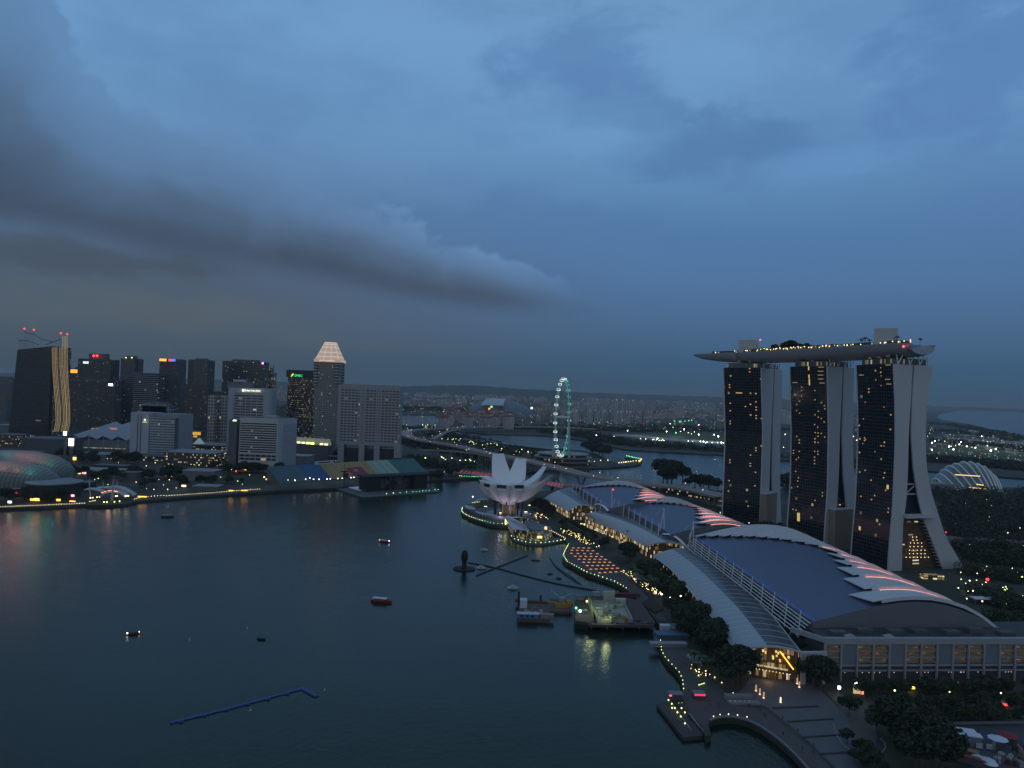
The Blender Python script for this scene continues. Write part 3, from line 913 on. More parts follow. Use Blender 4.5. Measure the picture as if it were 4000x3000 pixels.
def shell_roof(label,SW,NW,SE,NE,zc,z0,pink,strips_pink,t_drop=0.0,base_z=None):
 SW,NW,SE,NE=[Vector((*p,0)) for p in (SW,NW,SE,NE)]
 root=thing('shell_roof_hall',label,'hall',((SW+NE)/2).to_tuple()[:2]+(LZ,),'shell roofed halls of the mall')
 def V(s,t,lift=0.0):
  p=SW.lerp(SE,s).lerp(NW.lerp(NE,s),t)
  z=interp(zc,s)[0]*(1-t_drop*t)+z0*t_drop*t
  return Vector((p.x,p.y,z+lift))
 ss=[i/24 for i in range(25)]
 zc2=zc
 tt=[i/12 for i in range(13)]
 mb=MB()
 mb.grid([[V(s,t) for s in ss] for t in tt])
 mb.build('inner_roof',ROOF_BLUE,root,smooth=True,weld=True)
 zb=LZ if base_z is None else base_z
 for nm,tfix,flip in (('gable_wall',0.0,0),('gable_wall',1.0,1)):
  mb=MB()
  for a,b in zip(ss,ss[1:]):
   p,q=V(a,tfix,-.05),V(b,tfix,-.05)
   f=[Vector((p.x,p.y,zb)),Vector((q.x,q.y,zb)),q,p]
   mb.face(f[::-1] if flip else f)
  mb.build(nm,GABLE,root)
 for sfix,flip in ((0.0,1),(1.0,0)):
  mb=MB()
  for a,b in zip(tt,tt[1:]):
   p,q=V(sfix,a,-.05),V(sfix,b,-.05)
   f=[Vector((p.x,p.y,zb)),Vector((q.x,q.y,zb)),q,p]
   mb.face(f[::-1] if flip else f)
  mb.build('side_wall',GABLE,root)
 E=1.015
 for k,(t0,t1,sa,sb) in enumerate(STRIPS):
  m=16
  la,lb=(3.4,1.2)
  if k>=6:
   la,lb=2.9,1.3
  def fade(s):
   return 1.0 if s<.8 else lerp(1.0,.35,(s-.8)/.215)
  lo=[V(lerp(sa,E,j/m),t0,la*fade(lerp(sa,E,j/m))) for j in range(m+1)]
  hi=[V(lerp(sb,E,j/m),t1+.006,lb*fade(lerp(sb,E,j/m))) for j in range(m+1)]
  mb=MB()
  mb.grid([lo,hi])
  dz=Vector((0,0,-.5))
  mb.grid([[p+dz for p in lo],lo])
  if k<16:
   mb.grid([[p+dz*4.2 for p in lo[1:]],[p+dz for p in lo[1:]]])
  mb.face([hi[0],hi[0]+dz,lo[0]+dz,lo[0]])
  mb.grid([[p+dz for p in hi],[p+dz for p in lo]])
  mb.grid([hi,[p+dz for p in hi]])
  mb.build('roof_scale',SCALE_WHITE,root)
  if k in strips_pink:
   mb=MB()
   j0=2 if k<7 else 3
   pts=[V(lerp(sa,E,j/m),t0-.004,(1.25 if k else .3)*fade(lerp(sa,E,j/m))+.12) for j in range(j0,m+1)]
   mb.path(pts,.30,5)
   mb.build('lamp_strip',pink,root)
   if pink is not PINK and k<7:
    for q in (.35,.7):
     mb=MB()
     P2=[V(lerp(lerp(sa,sb,q),E,j/m),lerp(t0,t1,q),lerp(la,lb,q)*fade(lerp(sa,E,j/m))+.18) for j in range(1,m+1)]
     mb.path(P2,.20,5)
     mb.build('lamp_strip',pink,root)
 mb=MB()
 mb.path([V(.012,t,.35) for t in tt],.07,4)
 mb.build('blue_lamp_strip',BLUE_LED,root)
 return root,V
ZC=[(0,28),(.1,30.6),(.2,33.6),(.3,36.2),(.38,38.0),(.46,39.2),(.54,39.6),(.62,39.2),(.71,37.4),(.8,34.2),(.88,30.4),(.94,26.4),(1,21.5)]
ZC2=[(s,26.5+(z-28)*.86) for s,z in ZC]
ZC3=[(s,26.5+(z-28)*.90) for s,z in ZC]
H1,V1=shell_roof('nearest mall hall, its blue roof edged by broad white scales with thin pink lights',(179,413),(171,647),(297.6,426.6),(289,661),ZC,28,PINK,range(1,7),.03,22)
H2,V2=shell_roof('middle mall hall under a blue shell roof with a solid pink lit back',(154,665),(130,824),(248,679),(224,838),ZC2,26,PINK2,range(0,10),.06)
H3,V3=shell_roof('farthest mall hall under a small blue shell roof with pink lit scales',(115,799),(95,956),(214,812),(194,969),ZC3,26,PINK2,range(0,10),.04)
MAST=mat('mast_white',(.66,.66,.65),.5,vary=.04)
def louvres(V,label,n=6,out=1.5):
 mb=MB()
 root=thing('louvre_screen',label,'louvre screen',V(0,.5,0).to_tuple(),'louvre screens under the eaves')
 for k in range(n):
  mb=MB()
  P=[V(0,t,-.8-k*1.35)+(V(0,t)-V(.1,t)).normalized().xy.to_3d()*(1.2+k*out) for t in [i/10 for i in range(11)]]
  up,w=Vector((0,0,.26)),(V(0,0)-V(.1,0)).xy.to_3d().normalized()*.55
  mb.grid([[p for p in P],[p+w-up for p in P]])
  mb.grid([[p+w-up for p in P],[p+w-up*1.5 for p in P],[p-up*.5 for p in P],[p for p in P]])
  mb.build('slat',LOUVRE,root)
 return root
louvres(V1,'long white louvre screen below the blue roof of the nearest hall')
def masts(V,n,label,group,h=15,base=-11,lean=3.2,outx=6.0,t0=.0,t1=1.0,thick=.38):
 for i in range(n):
  t=lerp(t0,t1,i/max(1,n-1))
  w=(V(0,t)-V(.1,t)).xy.to_3d().normalized()
  b=V(0,t,base)+w*(outx+lean)
  tp=V(0,t,base+h)+w*(outx-.2)
  root=thing('roof_mast',label,'mast',b.to_tuple(),group)
  mb=MB()
  mb.tube(b,tp,thick,thick*.7,6)
  mb.build('pole',MAST,root)
  mb=MB()
  q=b.lerp(tp,.92)
  mb.tube(q,V(0,t,.4),.10,.10,4)
  mb.tube(q,b-Vector((0,0,1))+w*6.5,.09,.09,4)
  mb.build('stay',MAST,root)
masts(V1,13,'white leaning mast in the row between the louvres and the ribbed glass canopy','masts along the nearest hall',15.5,-10.5,1.2,5.5,.02,.99,.42)
masts(V2,9,'white mast in the row along the planted edge of the middle hall','masts along the middle hall',21,-12,1.0,8.0,.08,.98,.5)
masts(V3,8,'white mast in the row along the planted edge of the farthest hall','masts along the farthest hall',22,-13,1.0,9.0,.05,.98,.5)
def a_mast(label,px,py0,py1,Y,legs=2):
 b,tp=D(px,py1,Y),D(px,py0,Y)
 root=thing('tall_mast',label,'mast',b.to_tuple())
 mb=MB()
 mb.tube(b,tp,.62,.45,6)
 mb.build('pole',MAST,root)
 if legs==2:
  mb=MB()
  mb.tube(b+Vector((-4.5,-1,1)),tp.lerp(b,.06),.5,.4,6)
  mb.build('pole',MAST,root)
  mb=MB()
  mb.tube(tp,tp+Vector((14,16,-16)),.1,.1,4)
  mb.tube(tp,tp+Vector((-10,-8,-6)),.1,.1,4)
  mb.build('stay',MAST,root)
 return root
a_mast('tall white A shaped mast beside the front edge of the middle hall',2594,1984,2078,690)
a_mast('tall white A shaped mast beside the white footbridge arch near the nearest hall',2709,2037,2133,655)
mk=a_mast('tall single mast with a red top lamp beside the farthest hall',2390,1912,1980,800,1)
mb=MB()
mb.sphere(D(2395,1912,800),.8,6,4)
mb.build('top_lamp',RED_GLOW,mk)
CAN_LIGHT=None
def canopy_light():
 m=bpy.data.materials.new('canopy_slats')
 m.use_nodes=True
 t=m.node_tree
 b=t.nodes['Principled BSDF']
 s=N(t,'ShaderNodeSeparateXYZ',ins={0:N(t,'ShaderNodeUVMap').outputs[0]})
 rib=M(t,'LESS_THAN',M(t,'FRACT',M(t,'DIVIDE',s.outputs[1],8.4)),.10)
 sl=M(t,'LESS_THAN',M(t,'FRACT',M(t,'DIVIDE',s.outputs[0],1.25)),.60)
 cr=M(t,'LESS_THAN',M(t,'FRACT',M(t,'DIVIDE',s.outputs[1],2.8)),.22)
 c=MIX(t,sl,(.20,.235,.27),(.42,.45,.48))
 c=MIX(t,cr,c,(.40,.43,.46))
 c=MIX(t,rib,c,(.50,.52,.54))
 t.links.new(c,b.inputs['Base Color'])
 b.inputs['Roughness'].default_value=.45
 return m
CAN_LIGHT=canopy_light()
CAN_SOLID=mat('canopy_sheet',(.42,.45,.48),.5,vary=.05,vscale=.1)
CAN_GLASS=mat('canopy_glass',(.055,.070,.085),.3,vary=.15,vscale=.08,spec=.6)
RIB=mat('canopy_rib',(.52,.54,.56),.5,vary=.03)
SHOP=facade('shop_front',(.16,.09,.03),(.20,.12,.04),4.5,2.2,.78,.82,lit=.8,lcol=(1,.56,.14),lstr=.75)
SHOP_DIM=facade('shop_front_dim',(.05,.04,.02),(.06,.05,.025),4.5,2.2,.5,.5,lit=.16,lcol=(1,.72,.14),lstr=.9)
def canopy(label,spine_w,spine_r,spine_e,zs,split=True,ribs=24,light=None):
 """spines: west edge, ridge, east edge as world (x,y) lists of equal length; zs = (west, ridge, east) heights"""
 n=len(spine_w)
 c=spine_r[n//2]
 root=thing('street_canopy',label,'canopy',(c[0],c[1],LZ),'arched canopies over the shopping street')
 W=[Vector((*p,zs[0])) for p in spine_w]
 Rr=[Vector((*p,zs[1])) for p in spine_r]
 E=[Vector((*p,zs[2])) for p in spine_e]
 def sec(t,s):
  i=min(n-2,int(t*(n-1)))
  f=t*(n-1)-i
  w,r,e=W[i].lerp(W[i+1],f),Rr[i].lerp(Rr[i+1],f),E[i].lerp(E[i+1],f)
  return w*(2*(s-.5)*(s-1))+r*(-4*s*(s-1))+e*(2*s*(s-.5))
 T=[i/30 for i in range(31)]
 a,b=MB(),MB()
 a.grid([[sec(t,s) for s in [k/16 for k in range(9)]] for t in T])
 b.grid([[sec(t,s) for s in [.5+k/16 for k in range(9)]] for t in T])
 a.build('slatted_half',light or CAN_LIGHT,root,smooth=True)
 b.build('glazed_half',CAN_GLASS if split else (light or CAN_LIGHT),root,smooth=True)
 mb=MB()
 for t in (0.0,1.0):
  P=[sec(t,k/12) for k in range(13)]
  mb.grid([P,[p-Vector((0,0,.9)) for p in P]])
  mb.path(P,.35,5)
 mb.path([sec(t,0) for t in T],.35,5)
 mb.path([sec(t,1) for t in T],.40,5)
 mb.build('edge_beam',RIB,root)
 for i in range(ribs):
  t=(i+.5)/ribs
  mb=MB()
  mb.path([sec(t,.5+k/16)+Vector((0,0,.12)) for k in range(9)],.16,4)
  mb.build('arch_rib',RIB,root)
 return root,sec
def pl(px,py,z):
 p=G(px,py,z)
 return (p.x,p.y)
c1r,S1=canopy('long curved canopy, nearest of three, half pale slats and half ribbed dark glass',[pl(2877,2547,14),pl(2776,2405,14),pl(2698,2310,14),pl(2618,2222,14),pl(2551,2171,14)],[pl(3000,2523,21.5),pl(2888,2380,21.5),pl(2793,2282,21.5),pl(2705,2200,21.5),pl(2627,2146,21.5)],[pl(3127,2546,20),pl(3010,2395,20),pl(2895,2286,20),pl(2785,2206,20),pl(2689,2145,20)],(14,21.5,20))
c2r,S2=canopy('pale sheet canopy in the middle of the shopping street, beside the gold entrance arch',[pl(2520,2133,13),pl(2440,2090,13),pl(2385,2062,13),pl(2330,2040,13),pl(2274,2017,13)],[pl(2606,2118,22),pl(2520,2070,22),pl(2450,2040,22),pl(2380,2016,22),pl(2322,2000,22)],[pl(2687,2138,19),pl(2600,2090,19),pl(2520,2055,19),pl(2450,2022,19),pl(2385,1998,19)],(13,22,19),True,12,CAN_SOLID)
c3r,S3=canopy('short pale canopy at the far end of the shopping street, beside the lotus museum',[pl(2219,1998,13),pl(2195,1984,13),pl(2170,1970,13),pl(2145,1956,13),pl(2127,1946,13)],[pl(2272,1972,22),pl(2245,1955,22),pl(2222,1940,22),pl(2200,1928,22),pl(2180,1916,22)],[pl(2330,1988,19),pl(2300,1968,19),pl(2275,1945,19),pl(2252,1925,19),pl(2230,1905,19)],(13,22,19),True,10,CAN_SOLID)
for sec,nm,lab,t0,t1 in ((S1,'shop_front','lit row of shop fronts under the nearest slatted canopy',.01,.99),(S2,'shop_front','gold lit shop fronts under the middle canopy',.02,.98),(S3,'shop_front','gold lit shop fronts under the far canopy',.02,.98)):
 root=thing(nm,lab,'shop fronts',sec(.5,.3).xy.to_3d().to_tuple(),'lit shop fronts of the street')
 mb=MB()
 T=[lerp(t0,t1,i/20) for i in range(21)]
 lo=[sec(t,.10).xy.to_3d()+Vector((0,0,LZ)) for t in T]
 hi=[Vector((p.x,p.y,sec(t,.10).z-1.0)) for p,t in zip(lo,T)]
 mb.grid([lo[::-1],hi[::-1]])
 mb.build('west_front',SHOP_DIM if sec is S1 else SHOP,root)
 mb=MB()
 S=[k/10 for k in range(1,11)]
 lo=[sec(t0,s).xy.to_3d()+Vector((0,0,LZ)) for s in S]
 hi=[Vector((sec(t0,s).x,sec(t0,s).y,sec(t0,s).z-.9)) for s in S]
 mb.grid([lo,hi])
 mb.build('end_front',facade('end_front_glow',(.10,.06,.025),(.16,.10,.04),3.2,2.0,.8,.75,lit=.42,lcol=(1,.52,.14),lstr=.55),root)
endA,endB=S1(0,.12),S1(0,.93)
d=(endB-endA).xy.to_3d().normalized()
nrm=Vector((d.y,-d.x,0))
GOLD=glow('gold_interior_glow',(1,.50,.10),1.2,sample=True)
root=thing('mall_entrance','gold lit entrance hall with sign letters under the near arch of the long canopy','entrance',(endA+d*12).xy.to_3d().to_tuple())
base=Vector((endA.x,endA.y,0))+nrm*.6
Lw=(endB-endA).xy.length
def word(txt,size,origin,xdir,up,mats_,name,parent,label=None,depth=.12):
 cu=bpy.data.curves.new(name,'FONT')
 cu.body=txt
 cu.size=size
 cu.extrude=depth
 cu.resolution_u=2
 ob=bpy.data.objects.new('tmp_word',cu)
 COL.objects.link(ob)
 bpy.context.view_layer.update()
 me=bpy.data.meshes.new_from_object(ob.evaluated_get(bpy.context.evaluated_depsgraph_get()))
 bpy.data.objects.remove(ob)
 me.materials.clear()
 me.materials.append(mats_)
 me.name=name
 z=xdir.cross(up).normalized()
 mm=Matrix((xdir,up,z)).transposed().to_4x4()
 o=bpy.data.objects.new(name,me)
 COL.objects.link(o)
 me.transform(mm)
 o['_w']=tuple(origin)
 if parent is not None:
  o.parent=parent
  o.location=Vector(origin)-Vector(parent['_w'])
 else:
  o.location=origin
 return o
UP=Vector((0,0,1))
SOFFIT_W=glow('soffit_warm_glow',(1,.74,.38),1.6)
word('THE SHOPPES AT MARINA BAY SANDS',1.30,base+d*(Lw*.02)+Vector((0,0,9.4))+nrm*.8,d,UP,glow('letter_glow',(1,.80,.38),1.0),'sign_letters',root)
mb=MB()
mb.prism([(p.x,p.y) for p in (base,base+d*Lw,base+d*Lw+nrm*1.6,base+nrm*1.6)],8.2,9.2,bottom=True)
mb.build('entrance_lintel',mat('lintel_dark',(.08,.07,.06),.6),root)
for k in range(14):
 mb=MB()
 c=base+d*(Lw*(.06+.065*k))+nrm*1.0+Vector((0,0,7.8))
 mb.sphere(c,.28,6,4)
 mb.build('soffit_lamp',SOFFIT_W,root)
mb=MB()
mb.tube(base+d*(Lw*.70)+Vector((0,0,19))+nrm*.3,base+d*(Lw*.965)+Vector((0,0,10.5))+nrm*.3,.28,.28,5)
mb.build('escalator_light',glow('escalator_glow',(1,.46,.06),3.5,True),root)
for k in range(16):
 mb=MB()
 c=base+d*(Lw*RND.uniform(.05,.95))+nrm*.3+Vector((0,0,RND.uniform(11,18)))
 mb.box(c.x,c.y,c.z,.9,.2,RND.uniform(.5,1.4),math.atan2(d.y,d.x),bottom=True)
 mb.build('lit_window',GOLD if k%3 else glow('green_gold_glow',(.8,.9,.3),1.0),root)
for k in range(9):
 mb=MB()
 c=base+d*(Lw*k/8)+nrm*.1
 mb.tube((c.x,c.y,LZ),(c.x,c.y,S1(0,.12+.81*k/8).z-.8),.16,.16,5)
 mb.build('mullion',STEEL,root)
wp=Vector((base.x,base.y,6))+d*(Lw*.5)+nrm*5
def point(name,loc,col,watts,r=1.0):
 l=bpy.data.lights.new(name,'POINT')
 l.energy=watts
 l.color=col
 l.shadow_soft_size=r
 o=bpy.data.objects.new(name,l)
 COL.objects.link(o)
 o.location=loc
 return o
point('entrance_lamp_light',wp,(1,.55,.2),450,2.0)
FR=mat('frame_grey',(.42,.43,.44),.6,vary=.05)
root=thing('corner_portal','pale concrete portal frame at the corner between entrance and podium','portal frame',G(3150,2700,LZ).to_tuple())
q0,q1=S1(0,1.0),Vector((176,387,0))
p0=Vector((q0 .x+1.5,q0 .y-.5,0))
px_,dirq=p0,(q1-p0).xy.to_3d().normalized()
mb=MB()
mb.box(p0 .x,p0 .y,LZ,2.2,2.2,20-LZ-.02)
mb.build('column',FR,root)
p1=p0+dirq*11.5
mb=MB()
mb.box(p1 .x,p1 .y,LZ,1.8,1.8,17-LZ)
mb.build('column',FR,root)
for zz,hh in ((17,3.2),(11,1.3)):
 mb=MB()
 c=(p0+p1)/2
 mb.box(c.x,c.y,zz,14.5,2.4 if zz==17 else 1.4,hh,math.atan2(dirq.y,dirq.x),bottom=True)
 mb.build('beam',FR,root)
POD=mat('podium_concrete',(.30,.32,.34),.7,vary=.06)
PANEL=mat('podium_panel',(.17,.20,.235),.6,vary=.05)
f0=Vector((176,389,0))
fd=Vector((157,16,0)).normalized()
fn=Vector((fd.y,-fd.x,0))
root=thing('mall_podium','long concrete podium facade of pale columns, grey panels and warm lit open stairs','podium',(f0+fd*60).to_tuple()[:2]+(LZ,))
LP=150.0
mb=MB()
P=[f0-fn*1.5,f0+fd*LP-fn*1.5,f0+fd*LP-fn*36,f0+fd*4-fn*30]
mb.prism([(p.x,p.y) for p in P],LZ,24.5)
mb.build('inner_block',mat('podium_dark',(.06,.062,.068),.8),root)
mb=MB()
P=[f0,f0+fd*LP,f0+fd*LP-fn*2.6,f0-fn*2.6]
mb.prism([(p.x,p.y) for p in P],23.4,26.6,bottom=True)
mb.build('parapet',POD,root)
mb=MB()
P=[f0-fn*2.6,f0-fn*.2,f0-fd*11-fn*18,f0-fd*9-fn*19]
mb.prism([(p.x,p.y) for p in P],24,26.6,bottom=True)
mb.build('parapet',POD,root)
ncol=16
bay=LP/ncol
mb_l=[]
for i in range(ncol+1):
 c=f0+fd*(bay*i)-fn*.5
 mb=MB()
 mb.box(c.x,c.y,LZ,1.0,1.0,20.4,math.atan2(fd.y,fd.x))
 mb.build('column',POD,root)
SOFFIT=glow('soffit_glow',(1,.80,.50),2)
STAIR=mat('stair_orange',(.34,.20,.10),.7)
STAIR_G=glow('stair_glow',(1,.50,.18),.16,True)
pattern='PPSSPSSPSSPSSPSS'
for i,ch in enumerate(pattern):
 a=f0+fd*(bay*i+.55)-fn*.9
 b=f0+fd*(bay*(i+1)-.55)-fn*.9
 if ch=='P' and i:
  mb=MB()
  mb.prism([(p.x,p.y) for p in (a,b,b-fn*.5,a-fn*.5)],12.2,23.3,bottom=True)
  mb.build('wall_panel',PANEL,root)
 if ch=='S' or i==0:
  bk=-fn*5.5
  mb=MB()
  mb.quad_uv(a+bk*.105+Vector((0,0,12.6)),b+bk*.105+Vector((0,0,12.6)),b+bk*.105+Vector((0,0,23.3)),a+bk*.105+Vector((0,0,23.3)))
  mb.build('stair_wall',STAIR,root)
  for lv in range(3):
   z0=13.0+lv*3.5
   mb=MB()
   mb.prism([(p.x,p.y) for p in (a,b,b-fn*.5,a-fn*.5)],z0+2.55,z0+3.1,bottom=True)
   mb.build('landing',POD,root)
   mb=MB()
   sA,sB=(a,b) if (lv+i)%2 else (b,a)
   w=Vector((0,0,1.1))
   A_,B_=sA+Vector((0,0,z0-.4)),sB+Vector((0,0,z0+2.5))
   for off in (.05,.45):
    mb.face([A_-fn*off,B_-fn*off,B_-fn*off+w,A_-fn*off+w])
   mb.face([A_-fn*.05+w,B_-fn*.05+w,B_-fn*.45+w,A_-fn*.45+w])
   mb.build('stair_flight',mat('stair_flight',(.30,.22,.15),.7),root)
   mb=MB()
   c=a.lerp(b,.2+.6*((lv*7+i*3)%5)/5)-fn*.49+Vector((0,0,z0+1.0))
   mb.box(c.x,c.y,c.z,2.6,.08,.9,math.atan2(fd.y,fd.x),bottom=True)
   mb.build('lit_window',STAIR_G,root)
for zz,hh in ((11.0,1.0),(8.2,.8)):
 mb=MB()
 P=[f0-fn*.8,f0+fd*LP-fn*.8,f0+fd*LP-fn*1.45,f0-fn*1.45]
 mb.prism([(p.x,p.y) for p in P],zz,zz+hh,bottom=True)
 mb.build('ledge',POD,root)
for k in range(22):
 c=f0+fd*RND.uniform(2,LP*.8)-fn*.6+Vector((0,0,7.7))
 mb=MB()
 mb.sphere(c,.15,6,4)
 mb.build('soffit_lamp',SOFFIT,root)
for k in range(7):
 c=f0+fd*(14+17*k)-fn*(12+(k%2)*3)
 mb=MB()
 mb.box(c.x,c.y,24.5,9,5,2.2+(k%3)*.5,math.atan2(fd.y,fd.x))
 mb.build('roof_plant',mat('plant_grey',(.10,.10,.105),.8),root)
for k in range(2):
 c=f0+fd*(16+23*k)-fn*3.5
 mb=MB()
 b4=[c-fd*3-fn*2,c+fd*3-fn*2,c+fd*3+fn*.8,c-fd*3+fn*.8]
 ap=c+Vector((0,0,28.2))
 b4=[p+Vector((0,0,26.65)) for p in b4]
 for i in range(4):
  mb.face([b4[(i+1)%4],b4[i],ap])
 mb.build('skylight',POD,root)
tr=[S1(t,1.02) for t in (0.0,.25,.5,.75,1.0)]+[S2(t,1.02) for t in (.1,.5,1.0)]+[S3(t,1.02) for t in (.1,1.0)]
te=[V3(0.0,1.0),V3(0.0,0.0),V2(0.0,1.0),V2(0.0,0.0),V1(0.0,1.0),V1(0.0,0.0)]
mb=MB()
poly=[(p.x,p.y) for p in tr]+[(p.x-.6,p.y) for p in te]
mb.prism(poly,LZ,14.0)
o=mb.build('planted_terrace',mat('terrace_soil',(.035,.042,.030),.9))
bm=bmesh.new()
bm.from_mesh(o.data)
bmesh.ops.triangulate(bm,faces=[f for f in bm.faces if len(f.verts)>4])
bm.to_mesh(o.data)
bm.free()
tag(o,'long planted terrace strip between the street canopies and the shell roofs','terrace')
SHRUB=shrub_mesh().build('shrub',LEAF_DARK)
SHRUB.data.transform(Matrix.Translation(Vector(SHRUB['_w'])))
SHRUB['_w']=(0,0,0)
tag(SHRUB,'x','shrub')
SHRUBP=Proto(SHRUB)
for Vv,n,lab in ((V1,46,'dark shrub on the terrace under the louvres of the nearest hall'),(V2,26,'dark shrub on the terrace beside the middle hall'),(V3,22,'dark shrub on the terrace beside the farthest hall')):
 for i in range(n):
  t=(i+RND.random())/n
  w=(Vv(0,t)-Vv(.1,t)).xy.to_3d().normalized()
  p=Vv(0,t)+w*RND.uniform(4,11)
  SHRUBP.put((p.x,p.y,13.6),RND.uniform(0,6),lab,lab.replace('dark shrub','shrubs'),RND.uniform(.8,1.5))
for Vv,n,lab in ((V1,26,'tiny lamp on the terrace under the louvres of the nearest hall'),(V2,34,'tiny lamp on the terrace beside the middle hall'),(V3,26,'tiny lamp on the terrace beside the farthest hall')):
 for i in range(n):
  t=(i+RND.random())/n
  w=(Vv(0,t)-Vv(.1,t)).xy.to_3d().normalized()
  p=Vv(0,t)+w*RND.uniform(9,14)
  (L_WARM if RND.random()<.7 else L_YG).put((p.x,p.y,14),0,lab,lab.replace('tiny lamp','terrace lamps'),.8,name='terrace_lamp')
for (x0,y0,x1,y1,Y,hgt,lab) in ((2322,1972,2378,1996,800,9,'small white arched footbridge roof by the far canopy'),(2590,2086,2684,2138,655,10,'white arched footbridge roof with dark bars by the middle canopy')):
 a,b=D(x0,y0,Y+22),D(x1,y1,Y)
 root=thing('footbridge_roof',lab,'footbridge',((a+b)/2).xy.to_3d().to_tuple())
 sd=(b-a).xy.to_3d().normalized()
 wd=Vector((-sd.y,sd.x,0))
 rows=[]
 for k in range(11):
  p=a.lerp(b,k/10)+UP*(hgt*.42*math.sin(math.pi*k/10))
  rows.append([p-wd*2.2-UP*.3,p+UP*.6,p+wd*2.2-UP*.3])
 mb=MB()
 mb.grid(rows)
 mb.build('arched_roof',WSTEEL,root)
 for k in range(1,10):
  mb=MB()
  p=a.lerp(b,k/10)
  mb.tube(p-UP*3,p+UP*(hgt*.40*math.sin(math.pi*k/10)),.2,.2,4)
  mb.build('post',STEEL,root)
ARCH_G=facade('arch_glow',(.14,.08,.02),(.22,.13,.04),3.0,1.6,.75,.9,lit=.9,lcol=(1,.55,.12),lstr=.95)
for (xc,yb,wpx,hpx,lab) in ((2460,2130,96,56,'gold lit glazed arch, the larger of the two street entrances'),(2238,2024,64,38,'gold lit glazed arch, the smaller entrance by the far canopy')):
 g=G(xc,yb,LZ)
 sc=g.y/FPX
 w,h=wpx*sc,hpx*sc
 root=thing('entrance_arch',lab,'entrance arch',g.to_tuple())
 dd=Vector((.80,-.60,0))
 mb=MB()
 P=[]
 for k in range(13):
  a_=math.pi*k/12
  P.append(g+dd*(-w/2*math.cos(a_))+UP*(h*math.sin(a_)))
 for p,q in zip(P,P[1:]):
  mb.face([Vector((p.x,p.y,LZ)),Vector((q.x,q.y,LZ)),q,p],0,[((p-P[0]).xy.length,0),((q-P[0]).xy.length,0),((q-P[0]).xy.length,q.z),((p-P[0]).xy.length,p.z)])
 mb.build('glazing',ARCH_G,root)
 bkv=Vector((.60,.80,0))*(w*.35)
 mb=MB()
 mb.grid([[p-bkv*.12+UP*.5 for p in P],[p+bkv+UP*1.2 for p in P]])
 mb.build('hood',CAN_SOLID,root)

 # ================================================================ LOTUS MUSEUM, CRYSTAL PAVILION
PETAL=mat('petal_white',(.80,.81,.82),.45,vary=.03)
PETAL_UNDER=mat('petal_underside',(.70,.68,.66),.55,vary=.05,vscale=.4)
LC=G(1985,2004,LZ)
lotus=thing('lotus_museum','white lotus shaped museum with upturned petals on dark columns','museum',LC.to_tuple())
PET=[(-50,35,42.0,17.0),(-15,35,42.5,18.5),(20,35,43.0,18.0),(66,56,55,18.0),(110,47,61,19.5),(158,37,68,25.0),(203,40,73,27.0),(243,36,46,16.0),(278,37,43,16.0)]
for th,Rr,Hh,Wm in PET:
 a=rad(th)
 dr=Vector((math.sin(a),-math.cos(a),0))
 tn=Vector((math.cos(a),math.sin(a),0))
 tall=Hh>50
 secs=[]
 NS=14
 for i in range(NS+1):
  s=i/NS
  r=lerp(2.0,Rr,s**.8)
  if tall:
   zt=36.5+(Hh-36.5)*s**2.0
   zb=16.5+(Hh-1.0-16.5)*s**(2.1 if Rr<50 else 1.75)
  else:
   zt=36.5+(Hh-36.5)*s**.9
   zb=16.5+(Hh-7.5-16.5)*s**1.9
  wmax=min(Wm,2*(r+2.0)*math.tan(rad(25 if tall else 17.5))+.6)
  w=wmax*(1-(.42 if tall else .22)*(max(0,s-.5)/.5)**1.3)
  zb=min(zb,zt-.6)
  dpt=zt-zb
  c=LC*1.0
  c=Vector((LC.x,LC.y,0))+dr*r
  wb=w*(.62 if not tall else .40)
  secs.append([c-tn*w/2+UP*zt,c+UP*(zt-(.5 if tall else .2)),c+tn*w/2+UP*zt,c+tn*(w/2*.98)+UP*(zt-dpt*.35),c+tn*wb/2+UP*zb,c-UP*0+UP*(zb-.10*wb),c-tn*wb/2+UP*zb,c-tn*(w/2*.98)+UP*(zt-dpt*.35)])
 petal=MB()
 petal.grid([[q[0],q[1],q[2]] for q in secs],0)
 petal.grid([[q[2],q[3],q[4],q[5],q[6],q[7],q[0]] for q in secs],1)
 tip_=secs[-1]
 if tall:
  petal.face([tip_[0],tip_[7],tip_[6],tip_[5],tip_[4],tip_[3],tip_[2],tip_[1]],0)
 else:
  petal.face([tip_[7],tip_[6],tip_[5],tip_[4],tip_[3]],1)
  petal.face([tip_[0],tip_[7],tip_[3],tip_[2],tip_[1]],1)
 o=petal.build('petal',[PETAL,PETAL_UNDER],lotus,smooth=False)
 if not tall:
  b0,b1,t1_,t0_=tip_[7],tip_[3],tip_[2],tip_[0]
  n_=dr*.12
  up_=UP*.2
  f=[b0 .lerp(b1,.08)+n_-UP*2.0,b0 .lerp(b1,.92)+n_-UP*2.0,t0_.lerp(t1_,.93)+n_-UP*.6,t0_.lerp(t1_,.07)+n_-UP*.6]
  wmb=MB()
  wmb.face(f)
  win=wmb.build('skylight_window',DARKGLASS,o)
bowl=MB()
rows=[]
for i in range(10):
 s=i/9
 r,z=lerp(7,18,s),14.0+14*s**2.0
 rows.append([Vector((LC.x+r*math.cos(2*math.pi*j/36),LC.y+r*math.sin(2*math.pi*j/36),z)) for j in range(37)])
bowl.grid(rows)
bowl.build('bowl',PETAL_UNDER,lotus,smooth=True)
mb=MB()
mb.prism([(LC.x+17*math.cos(2*math.pi*j/28),LC.y+17*math.sin(2*math.pi*j/28)) for j in range(28)],35.2,36.9)
mb.box(LC.x+4,LC.y+12,36.9,10,4,1.6)
mb.build('roof_basin',PETAL,lotus)
